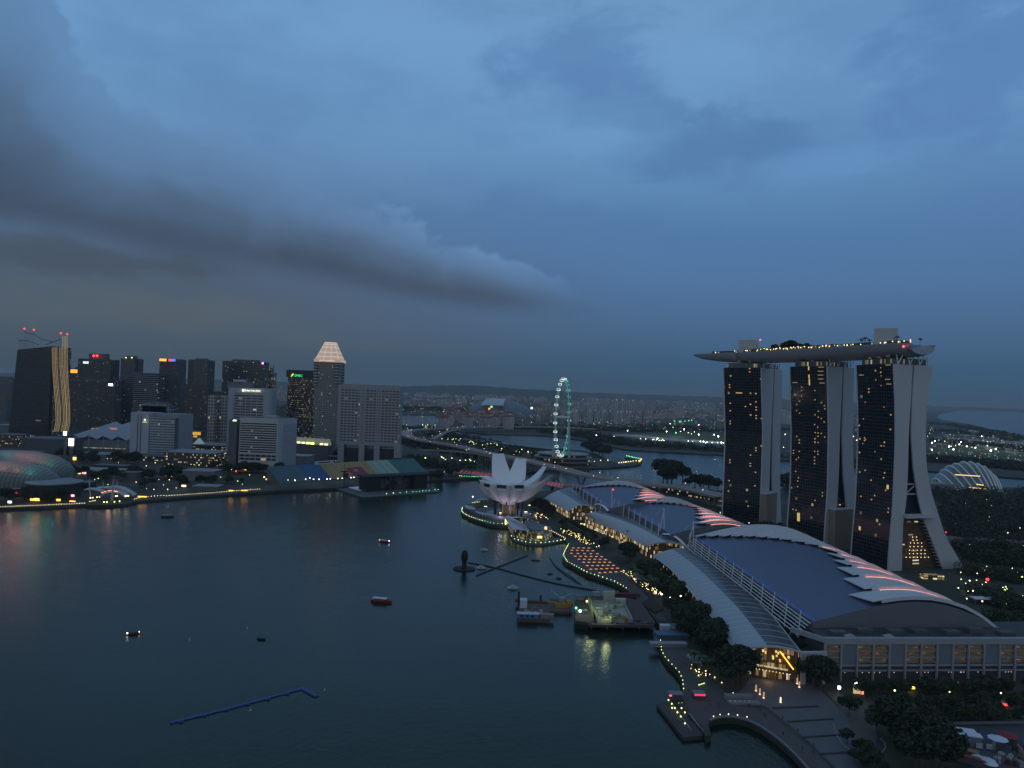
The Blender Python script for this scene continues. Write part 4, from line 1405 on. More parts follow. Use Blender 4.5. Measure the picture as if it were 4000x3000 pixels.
COLM=mat('museum_column',(.035,.035,.038),.6)
for k in range(10):
 a=2*math.pi*(k+.3)/10
 c=Vector((LC.x+17*math.cos(a),LC.y+17*math.sin(a),0))
 mb=MB()
 mb.tube(c+UP*LZ,c*1.0+UP*19+Vector((math.cos(a),math.sin(a),0))*1.5,1.0,.9,8)
 mb.build('column',COLM,lotus)
BASK=facade('museum_core',(.07,.05,.03),(.12,.085,.045),14,1.6,.45,.9,lit=.5,lcol=(1,.66,.32),lstr=.35)
mb=MB()
mb.prism([(LC.x+9*math.cos(2*math.pi*j/20),LC.y+9*math.sin(2*math.pi*j/20)) for j in range(20)],LZ,16)
mb.build('core',BASK,lotus)
for dx in (-9,6):
 point('petal_uplight',(LC.x+dx,LC.y-27,8),(.70,.64,1.0),3000,1.0)
for dx,dy in ((-10,-14),(12,-12)):
 point('column_lamp_light',(LC.x+dx,LC.y+dy,8),(1,.62,.30),500,1.5)
disc=lambda c,r,n=40,a0=0,a1=2*math.pi:[(c[0]+r*math.cos(a0+(a1-a0)*i/n),c[1]+r*math.sin(a0+(a1-a0)*i/n)) for i in range(n)]
sheet('museum_plaza',disc((LC.x-6,LC.y-4),44),LZ+.06,mat('plaza_stone',(.13,.13,.135),.75))
sheet('lily_pond',disc((LC.x,LC.y),27),LZ+.10,mat('pond_water',(.01,.02,.02),.1))
sheet('point_boardwalk',[tuple(G(a,b,LZ).xy) for a,b in [(1842,1968),(1816,1977),(1806,1987),(1803,2000),(1811,2009),(1834,2021),(1878,2036),(1922,2047),(1978,2051),(2060,2055),(2062,2040),(1985,2036),(1930,2028),(1885,2014),(1856,2000),(1848,1988),(1862,1974)]],LZ+.12,mat('boardwalk',(.085,.07,.06),.85))
def crescent(label,pts,w,z,name='crescent_canopy',post=True,group='pale crescent canopies on the lotus point'):
 W=along_w(catmull([G(a,b,z) for a,b in pts],6),13)
 root=thing(name,label,'canopy',(W[6].x,W[6].y,LZ),group)
 L,Rg=[],[]
 for i,p in enumerate(W):
  d_=(W[min(12,i+1)]-W[max(0,i-1)]).normalized()
  n_=Vector((-d_.y,d_.x,0))
  ww=w*(.35+.65*math.sin(math.pi*min(1,max(0,i/12))))
  L.append(p+n_*ww/2)
  Rg.append(p-n_*ww/2)
 mb=MB()
 mid=[p+UP*.8 for p in W]
 mb.grid([L,mid,Rg])
 mb.grid([[p-UP*.4 for p in Rg],[p-UP*.4 for p in L]])
 mb.grid([[p-UP*.4 for p in L],L])
 mb.grid([Rg,[p-UP*.4 for p in Rg]])
 mb.build('roof',CAN_SOLID,root)
 for i in range(1,12,2):
  mb=MB()
  mb.tube((W[i].x,W[i].y,LZ),W[i]+UP*.4,.22,.22,5)
  mb.build('post',MAST,root)
 return W
W1=crescent('pale canopy at the tip of the lotus point, nearest its sharp bright lamp',[(1822,1974),(1832,1980),(1843,1986),(1854,1991)],11,8)
W2=crescent('long pale crescent canopy along the front of the lotus point',[(1858,1998),(1885,2005),(1912,2010),(1936,2013)],8,7)
W3=crescent('thin pale canopy behind the lotus point beside the bright lamp',[(1852,1957),(1870,1952),(1890,1950),(1908,1952)],6,7)
for W in (W1,W2,W3):
 pass
for k,(px,py) in enumerate([(1897,1981),(1953,2006),(2054,2002),(1960,1963),(2070,1976)]):
 g=G(px,py,LZ)
 mb=MB()
 mb.box(g.x,g.y,LZ+.2,4.2,1.2,.5)
 mb.box(g.x,g.y,LZ+.7,3.6,.8,.35,m=1)
 tag(mb.build('light_bench',[CONCRETE,WARM_GLOW]),'glowing bar shaped light bench beside the pond of the lotus museum','light bench','light benches round the lotus museum')
g=G(1846,1960,LZ)
tag(L_FLOODS.put((g.x,g.y,LZ),0,'single bright white lamp on the tip of the lotus point',None,.45),cat='floodlight')
CR_GLASS=facade('pavilion_glass',(.10,.075,.03),(.085,.075,.03),3.0,1.7,.72,.80,lit=.55,lcol=(1,.74,.22),lstr=.42,grough=.15)
pav_top=[(1968,2018),(1982,2010),(2072,2024),(2150,2056),(2156,2072),(2120,2080),(2080,2074),(2003,2066)]
c=G(2070,2110,1.2)
pav=thing('crystal_pavilion','faceted glass pavilion with white slatted roof on the water, lit yellow inside','pavilion',c.to_tuple())
base_px=[(1984,2062),(2060,2052),(2148,2078),(2156,2096),(2130,2116),(2060,2112),(2010,2100)]
B=[G(a,b,2.0) for a,b in base_px]
T=[G(a,b,14.5) for a,b in [(1972,2020),(2062,2030),(2150,2060),(2152,2068),(2082,2076),(2052,2074),(2003,2066)]]
T[0].z=21
T=[D(1972,2018,B[0].y),D(2072,2028,B[1].y),D(2150,2058,B[2].y),D(2154,2070,B[3].y),D(2086,2075,B[4].y+2),D(2055,2073,B[5].y),D(2006,2066,B[6].y)]
mb=MB()
n=len(B)
for i in range(n):
 j=(i+1)%n
 u=(B[j]-B[i]).length
 mb.face([B[j],B[i],T[i],T[j]],0,[(0,0),(u,0),(u,(T[i]-B[i]).length),(0,(T[j]-B[j]).length)])
mb.build('glass_wall',CR_GLASS,pav)
mb=MB()
ridge0,ridge1=D(1984,2012,B[0].y+8),D(2080,2074,B[4].y+3)
eave0,eave1=D(1968,2020,B[0].y-2),D(2003,2068,B[6].y-1.5)
far0,far1=D(2060,2036,B[1].y-8),D(2090,2076,B[4].y+4)
mb.face([eave1,D(2075,2077,B[5].y),D(2046,2046,B[5].y+14),D(1984,2013,B[0].y+6),eave0],0)
mb.build('white_roof',CAN_LIGHT,pav)
mb=MB()
mb.face([D(2046,2046,B[5].y+14)-UP*.4,D(2080,2073,B[4].y+2),D(2156,2070,B[3].y),D(2150,2057,B[2].y),D(2052,2030,B[1].y)],0)
mb.build('dark_roof',mat('pavilion_dark_roof',(.12,.13,.15),.5),pav)
mb=MB()
Q=[G(a,b,1.6) for a,b in [(1986,2068),(1992,2092),(2010,2110),(2060,2124),(2120,2126),(2170,2118),(2205,2112),(2200,2104),(2165,2100),(2150,2080)]]
mb.prism([(p.x,p.y) for p in Q],-.5,1.9)
mb.build('island_base',DARKCON,pav)
for px,py,w,h,mtl in ((1975,2036,1.2,7,YG_GLOW),(2132,2063,2.4,2.8,glow('pavilion_window_glow',(1,.62,.2),3)),(2108,2098,5,2.2,glow('pavilion_door_glow',(1,.62,.25),2.2))):
 Yq=B[0].y if px<2000 else (B[3].y if py<2080 else B[4].y-1)
 q=D(px,py,Yq-.6)
 mb=MB()
 mb.box(q.x,q.y,q.z-h/2,w,.3,h,0,bottom=True)
 mb.build('lit_window',mtl,pav)
for p in along([(2010,2110),(2060,2123),(2120,2125),(2170,2118),(2205,2112)],13,1.9):
 L=RND.choice([L_YG,L_GREEN])
 L.put((p.x,p.y+.6,1.9),0,'small green lamp on the floating base of the crystal pavilion','lamps round the crystal pavilion',.9)
for p in along([(1998,2096),(2020,2098),(2048,2103),(2085,2106)],9,2.2):
 L_WARM.put((p.x,p.y-.6,1.9),0,'small warm lamp at the foot of the pavilion glass','lamps at the foot of the pavilion glass',.9)
point('pavilion_lamp_light',(c.x,c.y+4,8),(1,.72,.28),500,3)

# ================================================================ PROMENADE, PIERS, QUAY LAMPS
PAVE=mat('promenade_paving',(.085,.078,.075),.8,vary=.08,vscale=.3)
PAVE2=mat('plaza_paving',(.115,.12,.13),.75,vary=.08,vscale=.2)
STEP=mat('step_edge',(.045,.047,.052),.8)
sheet('promenade',[tuple(G(a,b,LZ).xy) for a,b in [(2213,2110),(2222,2126),(2215,2143),(2206,2157),(2200,2172),(2203,2183),(2216,2196),(2240,2208),(2287,2236),(2334,2252),(2384,2268),(2408,2278),(2448,2302),(2472,2326),(2502,2350),(2553,2406),(2620,2440),(2560,2370),(2500,2300),(2450,2262),(2400,2215),(2350,2168),(2300,2140),(2250,2112)]],LZ+.05,PAVE)
sheet('promenade',[tuple(G(a,b,LZ).xy) for a,b in [(2579,2490),(2578,2521),(2584,2545),(2597,2568),(2619,2593),(2651,2625),(2666,2656),(2670,2694),(2660,2714),(2700,2788),(2743,2835),(2768,2826),(2787,2807),(2817,2799),(2865,2799),(2920,2811),(2978,2839),(3042,2883),(3105,2940),(3155,2996),(3240,3100),(3330,3090),(3240,2996),(3160,2916),(3080,2850),(2990,2770),(2850,2752),(2830,2700),(2760,2640),(2700,2560),(2660,2490)]],LZ+.05,PAVE)
sheet('event_plaza',[tuple(G(a,b,LZ).xy) for a,b in [(2860,2740),(2990,2758),(3090,2838),(3170,2905),(3250,2985),(3340,3085),(3520,3060),(3420,2930),(3330,2820),(3250,2740),(3200,2690),(3130,2655),(2930,2650),(2900,2690)]],LZ+.09,PAVE2)
for k,(x0,y0,x1,y1) in enumerate([(3020,2770,3200,2762),(3078,2823,3258,2812),(3140,2884,3322,2872),(3206,2950,3398,2938)]):
 a,b=G(x0,y0,LZ),G(x1,y1,LZ)
 mb=MB()
 d_=(b-a).normalized()
 n_=Vector((-d_.y,d_.x,0))
 mb.prism([(p.x,p.y) for p in (a,b,b+n_*1.0,a+n_*1.0)],LZ+.09,LZ+.5)
 tag(mb.build('plaza_step',STEP),kind='structure')
mb=MB()
pr=thing('floating_pier','flat dark floating pier with two rails of lamps, jutting out beside the round cove','pier',G(2660,2800,1).to_tuple())
P=[G(a,b,1.6) for a,b in [(2566,2752),(2668,2881),(2744,2875),(2742,2862),(2640,2745),(2616,2742)]]
mb.prism([(p.x,p.y) for p in P],-.6,1.7)
mb.build('deck',mat('pier_deck',(.060,.055,.055),.85),pr)
for pts in ([(2622,2752),(2700,2860)],[(2666,2760),(2728,2844)],[(2674,2768),(2756,2876)]):
 W=along(pts,8,1.7)
 mb=MB()
 mb.path([p+UP*1.1 for p in W],.12,4)
 for p in W:
  mb.tube(p,p+UP*1.1,.08,.08,4)
 mb.build('railing',CONCRETE,pr)
for px,py in [(2611,2742),(2624,2757),(2625,2773),(2636,2774),(2651,2756),(2663,2755),(2662,2774),(2646,2791),(2659,2807),(2675,2834),(2675,2791),(2675,2771),(2686,2752)]:
 g=G(px,py,1.7)
 (L_YG if RND.random()<.6 else L_WARM).put((g.x,g.y,1.7),0,'small yellow lamp on the deck of the floating pier','lamps on the floating pier',.75)
for (x0,x1,yy,lab,cw,col) in ((2614,2668,2736,'low kiosk with a pink corner lamp at the head of the floating pier',0,(1,.12,.30)),(2710,2756,2733,'low kiosk with a red lit fascia band behind the pier',1,(1,.03,.09))):
 a,b=G(x0,yy,LZ),G(x1,yy,LZ)
 c=(a+b)/2
 r_=thing('kiosk',lab,'kiosk',c.to_tuple())
 w=(b-a).length
 mb=MB()
 mb.box(c.x,c.y+2,LZ+.1,w*.9,3.6,2.6)
 mb.build('walls',mat('kiosk_dark',(.07,.07,.08),.6),r_)
 mb=MB()
 mb.box(c.x,c.y+2,LZ+2.7,w,4.6,.35,bottom=True)
 mb.build('roof',mat('kiosk_roof',(.20,.20,.22),.6),r_)
 mb=MB()
 mb.box(c.x+(0 if cw else -w*.42),c.y-.4,LZ+2.1,w*.9 if cw else 1.4,.15,.75,bottom=True)
 mb.build('lit_fascia',glow('kiosk_glow_%s'%('red' if cw else 'pink'),col,1.6,True),r_)
mb=MB()
W=[G(a,b,LZ) for a,b in [(2770,2818),(2785,2811),(2816,2803),(2864,2803),(2918,2815),(2975,2843),(3038,2887),(3101,2944),(3149,2998),(3230,3100)]]
W=along_w(catmull(W,5),46)
for p,q in zip(W,W[1:]):
 d_=(q-p).normalized()
 n_=Vector((-d_.y,d_.x,0))*.45
 for a,b,c_,e_ in ((p-n_,q-n_,q-n_+UP*.7,p-n_+UP*.7),(q+n_,p+n_,p+n_+UP*.7,q+n_+UP*.7),(p-n_+UP*.7,q-n_+UP*.7,q+n_+UP*.7,p+n_+UP*.7)):
  mb.face([a,b,c_,e_])
tag(mb.build('cove_kerb',mat('kerb_stone',(.20,.205,.215),.7)),'pale curved kerb wall round the small cove beside the plaza','kerb wall')
for (x0,x1,y0,y1,lab) in ((2836,2942,2716,2738,'long pale planter wall with a row of lamps under the big plaza tree'),(2850,2972,2744,2756,'lower pale planter step in front of the plaza tree')):
 a,b=G(x0,y1,LZ),G(x1,y1,LZ)
 c=(a+b)/2
 mb=MB()
 mb.box(c.x,c.y+2,LZ+.05,(b-a).length,4,2.2 if y0<2730 else 1.0,math.atan2(b.y-a.y,b.x-a.x))
 tag(mb.build('planter_wall',mat('planter_stone',(.20,.205,.21),.75)),lab,'planter')
for px,py in [(2849,2738),(2867,2738),(2886,2738),(2904,2738),(2922,2738),(2843,2708),(2860,2706),(2875,2709),(2898,2711),(2882,2717)]:
 g=G(px,py+3,LZ)
 L_YG.put((g.x,g.y-1.5,LZ),0,'small yellow lamp along the long planter wall on the plaza','lamps along the planter wall',.6)
def lamp_row(pts,n,z,proto,lab,grp,s=1.0,mix=None,name=None):
 name=name or ('quay_lamp' if 'quay' in lab or 'bank' in lab or 'stage' in lab else None)
 for p in along(pts,n,z):
  (RND.choice(mix) if mix else proto).put((p.x,p.y,z),0,lab,grp,s*.8*RND.uniform(.8,1.1),name)
lamp_row([(0,1983),(120,1978),(330,1969)],33,LZ,L_WARM,'small pale lamp in the dotted row on the quay below the domed theatre','quay lamps below the domed theatre',1.05)
lamp_row([(350,1962),(372,1958)],5,LZ,L_WARM,'small pale lamp left of the waterside stage','lamps left of the waterside stage')
lamp_row([(525,1952),(552,1945),(640,1938)],12,LZ,L_WARM,'small pale lamp in the dotted row right of the waterside stage','quay lamps right of the waterside stage',1.05)
lamp_row([(650,1940),(850,1926),(1014,1913)],38,LZ,L_WARM,'small pale lamp in the long dotted row on the quay before the white hotels','quay lamps before the white hotels',1.1)
lamp_row([(1735,1846),(1790,1844)],9,LZ,L_WARM,'tiny pale lamp on the bank at the left end of the helix bridge','lamps at the left end of the helix bridge',1.2)
lamp_row([(1796,1862),(1845,1865),(1893,1863)],17,LZ,L_GREEN,'tiny green lamp on the quay edge under the helix bridge','green lamps under the helix bridge',1.3,[L_GREEN,L_GREEN,L_YG])
lamp_row([(1806,1985),(1803,1998),(1811,2008),(1834,2020),(1878,2035),(1922,2046),(1978,2050)],27,LZ+.1,L_YG,'small yellow lamp on the curved edge of the lotus point','edge lamps of the lotus point',1.0,[L_YG,L_WARM,L_GREEN])
lamp_row([(1846,1966),(1872,1963)],5,LZ+.1,L_YG,'small yellow lamp behind the tip of the lotus point','lamps behind the lotus point')
lamp_row([(2154,2076),(2209,2106)],9,LZ+.1,L_WARM,'small warm lamp on the promenade edge beside the crystal pavilion','edge lamps beside the crystal pavilion')
lamp_row([(2222,2126),(2206,2155),(2200,2172),(2216,2196),(2287,2236),(2334,2252),(2384,2268),(2408,2278),(2446,2300)],36,LZ+.1,L_YG,'small green yellow lamp on the curved promenade edge below the square of glowing panels','edge lamps below the glowing panels',.9,[L_YG,L_WARM,L_GREEN,L_YG])
lamp_row([(2580,2505),(2584,2545),(2597,2568),(2619,2593),(2651,2625),(2666,2656),(2670,2694)],14,LZ+.1,L_YG,'small yellow lamp on the promenade edge between the works platform and the pier','edge lamps north of the pier',.62)
lamp_row([(2787,2804),(2816,2796),(2864,2796),(2918,2806)],5,LZ+.1,L_WARM,'small warm lamp on the kerb of the round cove','lamps on the cove kerb',.7)
lamp_row([(2730,2680),(2752,2672)],6,LZ+.1,L_YG,'tiny yellow lamp in the short tight row on the promenade bench','lamps in the short tight row',.55)
FLOOR_P=mat('panel_square',(.085,.050,.042),.8)
q4=[G(2236,2132,LZ),G(2310,2136,LZ),G(2436,2228,LZ),G(2352,2240,LZ),G(2222,2162,LZ)]
sheet('panel_square',[(p.x,p.y) for p in q4],LZ+.11,FLOOR_P)
PAN=glow('floor_panel_glow',(1,.40,.16),.85,True)
rowsP=[(2240,2140,2300,2140,4),(2234,2149,2316,2151,5),(2232,2161,2334,2163,5),(2247,2172,2350,2174,6),(2262,2184,2365,2185,6),(2280,2196,2382,2196,6),(2294,2209,2396,2208,6),(2308,2223,2412,2219,6),(2342,2237,2428,2232,5)]
for (x0,y0,x1,y1,n) in rowsP:
 for i in range(n):
  g=G(lerp(x0,x1,i/(n-1)),lerp(y0,y1,i/(n-1)),LZ+.3)
  mb=MB()
  mb.box(g.x,g.y,LZ+.115,2.3,1.9,.22,-.25)
  tag(mb.build('floor_panel',PAN),'glowing orange floor panel in the square grid on the promenade','floor panel','glowing panels of the square grid')
def scatter(pts,n,jx,jy,lab,grp,protos,s,z=LZ+.1,seed=1):
 rnd=random.Random(seed)
 for p in strip_spots(pts,n,jx,jy,rnd,z):
  rnd.choice(protos).put((p.x,p.y,z),0,lab,grp,s*rnd.uniform(.8,1.15),'garden_lamp')
scatter([(2200,2072),(2260,2100),(2320,2135)],62,6,7,'tiny warm lamp in the palm avenue above the panel square','lamps of the palm avenue above the panel square',[L_WARM,L_WARM,L_YG],.72,seed=2)
scatter([(2085,2006),(2120,2030)],22,8,7,'tiny warm lamp among the trees right of the lotus museum','lamps right of the lotus museum',[L_WARM],.7,seed=3)
scatter([(2444,2232),(2520,2290),(2566,2320)],60,4,5,'tiny warm lamp in the palm grove below the long canopy','lamps of the palm grove below the long canopy',[L_WARM,L_WARM,L_YG],.62,seed=4)
for pts,n in (([(2582,2232),(2640,2268)],12),([(2704,2344),(2740,2376)],9),([(2810,2470),(2846,2525)],8)):
 for dd in (0,5.5):
  for p in along(pts,n,LZ+.1):
   L_YG.put((p.x+dd,p.y+1,LZ+.1),0,'yellow lamp in the double row on the walk under the slatted canopy edge','double row of lamps under the canopy edge',.72)
scatter([(2724,2612),(2770,2650),(2790,2655)],20,5,8,'tiny yellow lamp between the palms by the pier head','lamps between the palms by the pier',[L_YG,L_WARM],.6,seed=6)
scatter([(2270,2045),(2340,2075),(2420,2110)],44,3,4,'tiny gold lamp along the shop fronts below the middle canopy','gold lamps along the shop fronts',[L_WARM,L_YG],.7,seed=7)
for (px,py) in [(2364,2134),(2366,2086),(2580,2342),(2630,2372)]:
 g=G(px,py+4,LZ)
 r_=L_STREET.put((g.x,g.y,LZ),0,'brighter amber lamp post standing alone on the promenade','amber lamp posts on the promenade',.55)
for px,py,c_ in [(2658,2342,'W'),(2584,2335,'W'),(2560,2326,'G'),(2617,2349,'G')]:
 g=G(px,py+12,LZ)
 L_FLOODS.put((g.x,g.y,LZ),0,'white work lamp on the bank beside the works platform','work lamps on the bank',.32)
g=G(2316,2056,LZ)
mb=MB()
mb.box(g.x,g.y,LZ,9,5,5,-.5)
tag(mb.build('glass_shop_box',glow('glass_shop_glow',(.75,1,.62),.9,True)),'bright white green glass shop box below the middle canopy','shop box')
def grove(pts,n,jx,jy,lab,grp,kinds,s,seed):
 rnd=random.Random(seed)
 for p in strip_spots(pts,n,jx,jy,rnd):
  k=rnd.choice(kinds)
  pr_=PALM if k=='p' else TREES[k]
  nm=None if k=='p' else ('roadside_tree' if 'road' in lab or 'boundary' in lab or 'hedge' in lab else ('park_tree' if seed>=40 else None))
  pr_.put((p.x,p.y,LZ),rnd.uniform(0,6.3),lab,grp,s*rnd.uniform(.8,1.2),nm)
grove([(2196,2056),(2262,2084),(2330,2124),(2350,2140)],30,5,7,'dark tree in the belt between the gold shop fronts and the panel square','trees between the gold shops and the panel square',[0,1,1],.85,11)
grove([(2100,1990),(2150,2012),(2180,2030)],13,8,8,'dark tree in the clump right of the lotus museum','trees right of the lotus museum',[1,2],.95,12)
grove([(2455,2195),(2470,2205)],3,4,4,'dark round tree alone on the square before the gold arch','trees on the square before the gold arch',[2],1.0,13)
grove([(2500,2232),(2560,2270),(2640,2330),(2660,2345)],28,5,7,'green tree in the long belt below the slatted canopy','trees in the long belt below the slatted canopy',[0,0,1],.85,14)
grove([(2690,2420),(2740,2480),(2800,2560)],24,9,9,'dark tree in the dense wood on the bank beside the near canopy','trees of the dense wood beside the near canopy',[1,2],.95,15)
grove([(2620,2396),(2660,2440),(2700,2500)],10,6,6,'dark tree at the water edge beside the works platform','trees at the water edge by the works platform',[1,2],.8,16)
grove([(2850,2660),(2905,2690)],6,6,5,'big dark tree over the long planter wall on the plaza','big trees over the planter wall',[2],1.1,17)
grove([(2200,2078),(2260,2105),(2320,2140)],20,4,4,'palm in the lit avenue above the panel square','palms of the avenue above the panel square',['p'],1.1,18)
grove([(2450,2238),(2520,2290),(2560,2322)],18,4,4,'palm in the lit grove below the long canopy','palms of the grove below the long canopy',['p'],1.1,19)
grove([(2730,2620),(2790,2660)],12,5,7,'palm on the promenade behind the pier head','palms behind the pier head',['p'],1.1,20)
for (x0,y0,x1,y1,w,h,lab) in ((2476,2258,2512,2288,6,4.5,'open shelter with pale flat roof beside the palm grove'),(2700,2585,2722,2618,6,4,'open glass roofed shelter on the promenade north of the pier')):
 a,b=G(x0,y0,LZ),G(x1,y1,LZ)
 c=(a+b)/2
 r_=thing('shelter',lab,'shelter',c.to_tuple())
 mb=MB()
 rz=math.atan2(b.y-a.y,b.x-a.x)
 mb.box(c.x,c.y,LZ+h,(b-a).length,w,.35,rz,bottom=True)
 mb.build('roof',mat('shelter_roof',(.26,.27,.29),.6),r_)
 for k in range(5):
  for sd in (-.46,.46):
   p=a.lerp(b,k/4)+Vector((-math.sin(rz),math.cos(rz),0))*w*sd
   mb=MB()
   mb.tube((p.x,p.y,LZ),(p.x,p.y,LZ+h),.14,.14,5)
   mb.build('post',STEEL,r_)
PIL=glow('pillar_glow',(1,.62,.40),.5,True)
for px,py,s in [(2953,2700,1),(2968,2714,1),(2983,2728,1),(3114,2672,1),(3122,2686,1),(3049,2745,1.5)]:
 g=G(px,py,LZ)
 r_=thing('light_pillar','slim glowing pillar standing on the plaza before the mall entrance' if s==1 else 'bright squat glowing pillar alone in the middle of the plaza','light pillar',g.to_tuple(),'glowing pillars before the mall entrance' if s==1 else None)
 mb=MB()
 mb.box(g.x,g.y,LZ+.1,.7,.7,.5)
 mb.build('foot',SOFFIT_W,r_)
 mb=MB()
 mb.box(g.x,g.y,LZ+.6,.6,.6,2.6*(1 if s==1 else .8))
 mb.build('shaft',PIL if s==1 else glow('pillar_white_glow',(1,.95,.6),1.2),r_)
def person_mesh():
 mb=MB()
 prof=[(0.0,.10,.07),(.05,.12,.08),(.45,.15,.10),(.80,.19,.13),(.95,.20,.14),(1.15,.20,.13),(1.38,.24,.13),(1.45,.16,.10),(1.50,.07,.07),(1.56,.09,.10),(1.66,.10,.12),(1.75,.06,.07)]
 rows=[[Vector((a*math.cos(2*math.pi*j/10),b*math.sin(2*math.pi*j/10),z)) for j in range(11)] for z,a,b in prof]
 mb.grid(rows)
 for sx in (-1,1):
  mb.tube((sx*.23,0,1.40),(sx*.29,.03,1.08),.055,.045,6)
  mb.tube((sx*.29,.03,1.08),(sx*.27,-.08,.80),.045,.035,6)
 return mb
pm=person_mesh().build('person',mat('dark_clothing',(.05,.05,.06),.8))
pm.data.transform(Matrix.Translation(Vector(pm['_w'])))
pm['_w']=(0,0,0)
tag(pm,'x','person')
PERSON=Proto(pm)
rp=random.Random(31)
for i in range(16):
 g=G(*rp.choice([(2780,2770),(2800,2790),(2960,2775),(3010,2800),(3090,2870),(3160,2940),(2700,2700),(2690,2640)]),LZ)
 PERSON.put((g.x+rp.uniform(-5,5),g.y+rp.uniform(-3,6),LZ+.1),rp.uniform(0,6),'person in dark clothing walking on the plaza beside the round cove','people walking on the plaza')
for i in range(10):
 g=G(rp.uniform(2390,2460),rp.uniform(2160,2215),LZ)
 PERSON.put((g.x,g.y,LZ+.1),rp.uniform(0,6),'person in dark clothing on the square before the gold arch','people on the square before the gold arch')

 # ================================================================ NORTH SHORE: TOWERS, HOTELS, THEATRE DOMES, GRANDSTAND
def rect(px0,px1,Y,dep,rz=0.0):
 """plan corners of a block whose front spans px0..px1 at depth Y; rz turns its front"""
 y_mid=1530
 a,b=D(px0,y_mid,Y),D(px1,y_mid,Y)
 c=(a+b)/2
 w=(b-a).length
 f=Vector((math.cos(rz),math.sin(rz),0))
 n=Vector((-f.y,f.x,0))
 a,b=c-f*w/2,c+f*w/2
 return [(p.x,p.y) for p in (a,b,b+n*dep,a+n*dep)],c,f,n,w
def ztop(px,py,Y):
 return D(px,py,Y).z
def tower(label,px0,px1,ytop,Y,fac,dep=34,rz=0.0,roofh=5.0,roofw=.5,cat='tower',name='office_tower',z0=LZ,plant=True,group=None):
 P,c,f,n,w=rect(px0,px1,Y,dep,rz)
 z1=ztop((px0+px1)/2,ytop,Y)
 root=thing(name,label,cat,(c.x,c.y,z0),group)
 mb=MB()
 mb.prism(P,z0,z1,0,1)
 mb.build('wall',[fac,DARKCON],root)
 if plant:
  mb=MB()
  cc=c+n*dep*.5
  mb.box(cc.x,cc.y,z1,w*roofw,dep*.5,roofh,math.atan2(f.y,f.x))
  mb.build('roof_plant',DARKCON,root)
 return dict(root=root,P=P,c=c,f=f,n=n,w=w,z1=z1,Y=Y,dep=dep)
def add_box(T,nm,px0,px1,y0,y1,mtl,out=.3,thick=.6,label=None):
 """a flat part on the front face of a tower, given in photo columns and rows"""
 Y=T['Y']-out
 a,b=D(px0,y1,Y),D(px1,y0,Y)
 mb=MB()
 mb.box((a.x+b.x)/2,Y+thick/2,min(a.z,b.z),abs(b.x-a.x),thick,abs(b.z-a.z),bottom=True)
 return mb.build(nm,mtl,T['root'],label=label)
def beacon(T,px,py,r=1.6,col=None,dy=4):
 q=D(px,py,T['Y']+dy)
 mb=MB()
 mb.tube((q.x,q.y,T['z1']-1),q,.3,.2,5)
 mb.sphere(q,r,8,5,1)
 return mb.build('warning_lamp',[STEEL,col or RED_GLOW],T['root'])
F_DARK=facade('dark_office',(.042,.045,.052),(.014,.018,.024),4.0,3.2,.70,.55,lit=.04,lstr=.3)
F_DARK2=facade('brown_office',(.068,.062,.060),(.016,.017,.020),4.0,3.0,.55,.5,lit=.04,lstr=.3)
F_GREY=facade('grey_office',(.085,.088,.092),(.018,.022,.028),3.8,3.0,.55,.55,lit=.03,lstr=.3)
F_STRIPE=facade('striped_office',(.22,.225,.23),(.020,.026,.034),5.4,4.0,.9,.52,lit=.03,lstr=.5,bandu=True)
F_BLUE=facade('blue_office',(.06,.075,.095),(.02,.03,.04),4.0,3.0,.8,.6,lit=.03,lstr=.6)
F_WIDE=facade('wide_office',(.060,.070,.068),(.016,.022,.026),4.4,3.6,.9,.5,lit=.05,lstr=.35,bandu=True)
F_LITROW=facade('lit_row_office',(.040,.040,.042),(.015,.016,.018),4.4,2.4,.75,.42,lit=.34,lcol=(1,.80,.52),lstr=.24)
F_GRID=facade('pale_grid_office',(.21,.205,.195),(.022,.024,.026),4.0,3.4,.40,.42,lit=.05,lcol=(1,.8,.5),lstr=.6)
F_GRIDW=facade('white_grid',(.34,.32,.30),(.03,.03,.03),7.5,6.0,.55,.55,lit=.05,lstr=.5)
F_STEP=facade('stepped_lit',(.26,.20,.14),(.03,.025,.02),4.6,9.0,.94,.45,lit=.22,lcol=(1,.62,.28),lstr=.4,bandu=True)
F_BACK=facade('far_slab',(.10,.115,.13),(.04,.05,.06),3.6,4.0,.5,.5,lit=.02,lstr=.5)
F_SB=facade('ribbed_dark_glass',(.012,.020,.032),(.008,.014,.024),4.2,12.0,.98,.62,lit=.008,lstr=.4,bandu=True)
Y0=1690
zr=lambda x,y:D(x,y,Y0).z
sb=thing('ribbed_tower','tall dark ribbed glass tower at far left with sweeping open roof frame and lit fins','tower',D(120,1702,Y0).xy.to_3d().to_tuple())
mb=MB()
xl0,xl1,xr=D(32,1705,Y0).x,D(68,1366,Y0).x,D(196,1500,Y0).x
ztl,ztr,zb=zr(68,1366),zr(203,1352),LZ
F=[Vector((xl0,Y0,zb)),Vector((xr,Y0,zb)),Vector((D(203,1354,Y0).x,Y0,ztr)),Vector((xl1,Y0,ztl))]
K=[p+Vector((0,46,0)) for p in F]
mb.face(F,0,[(0,0),(90,0),(90,ztr),(10,ztl)])
mb.face([F[1],K[1],K[2],F[2]],0,[(0,0),(46,0),(46,ztr),(0,ztr)])
mb.face([K[0],F[0],F[3],K[3]],0,[(0,0),(46,0),(46,ztl),(0,ztl)])
mb.face([F[3],F[2],K[2],K[3]],1)
mb.build('wall',[F_SB,DARKCON],sb)
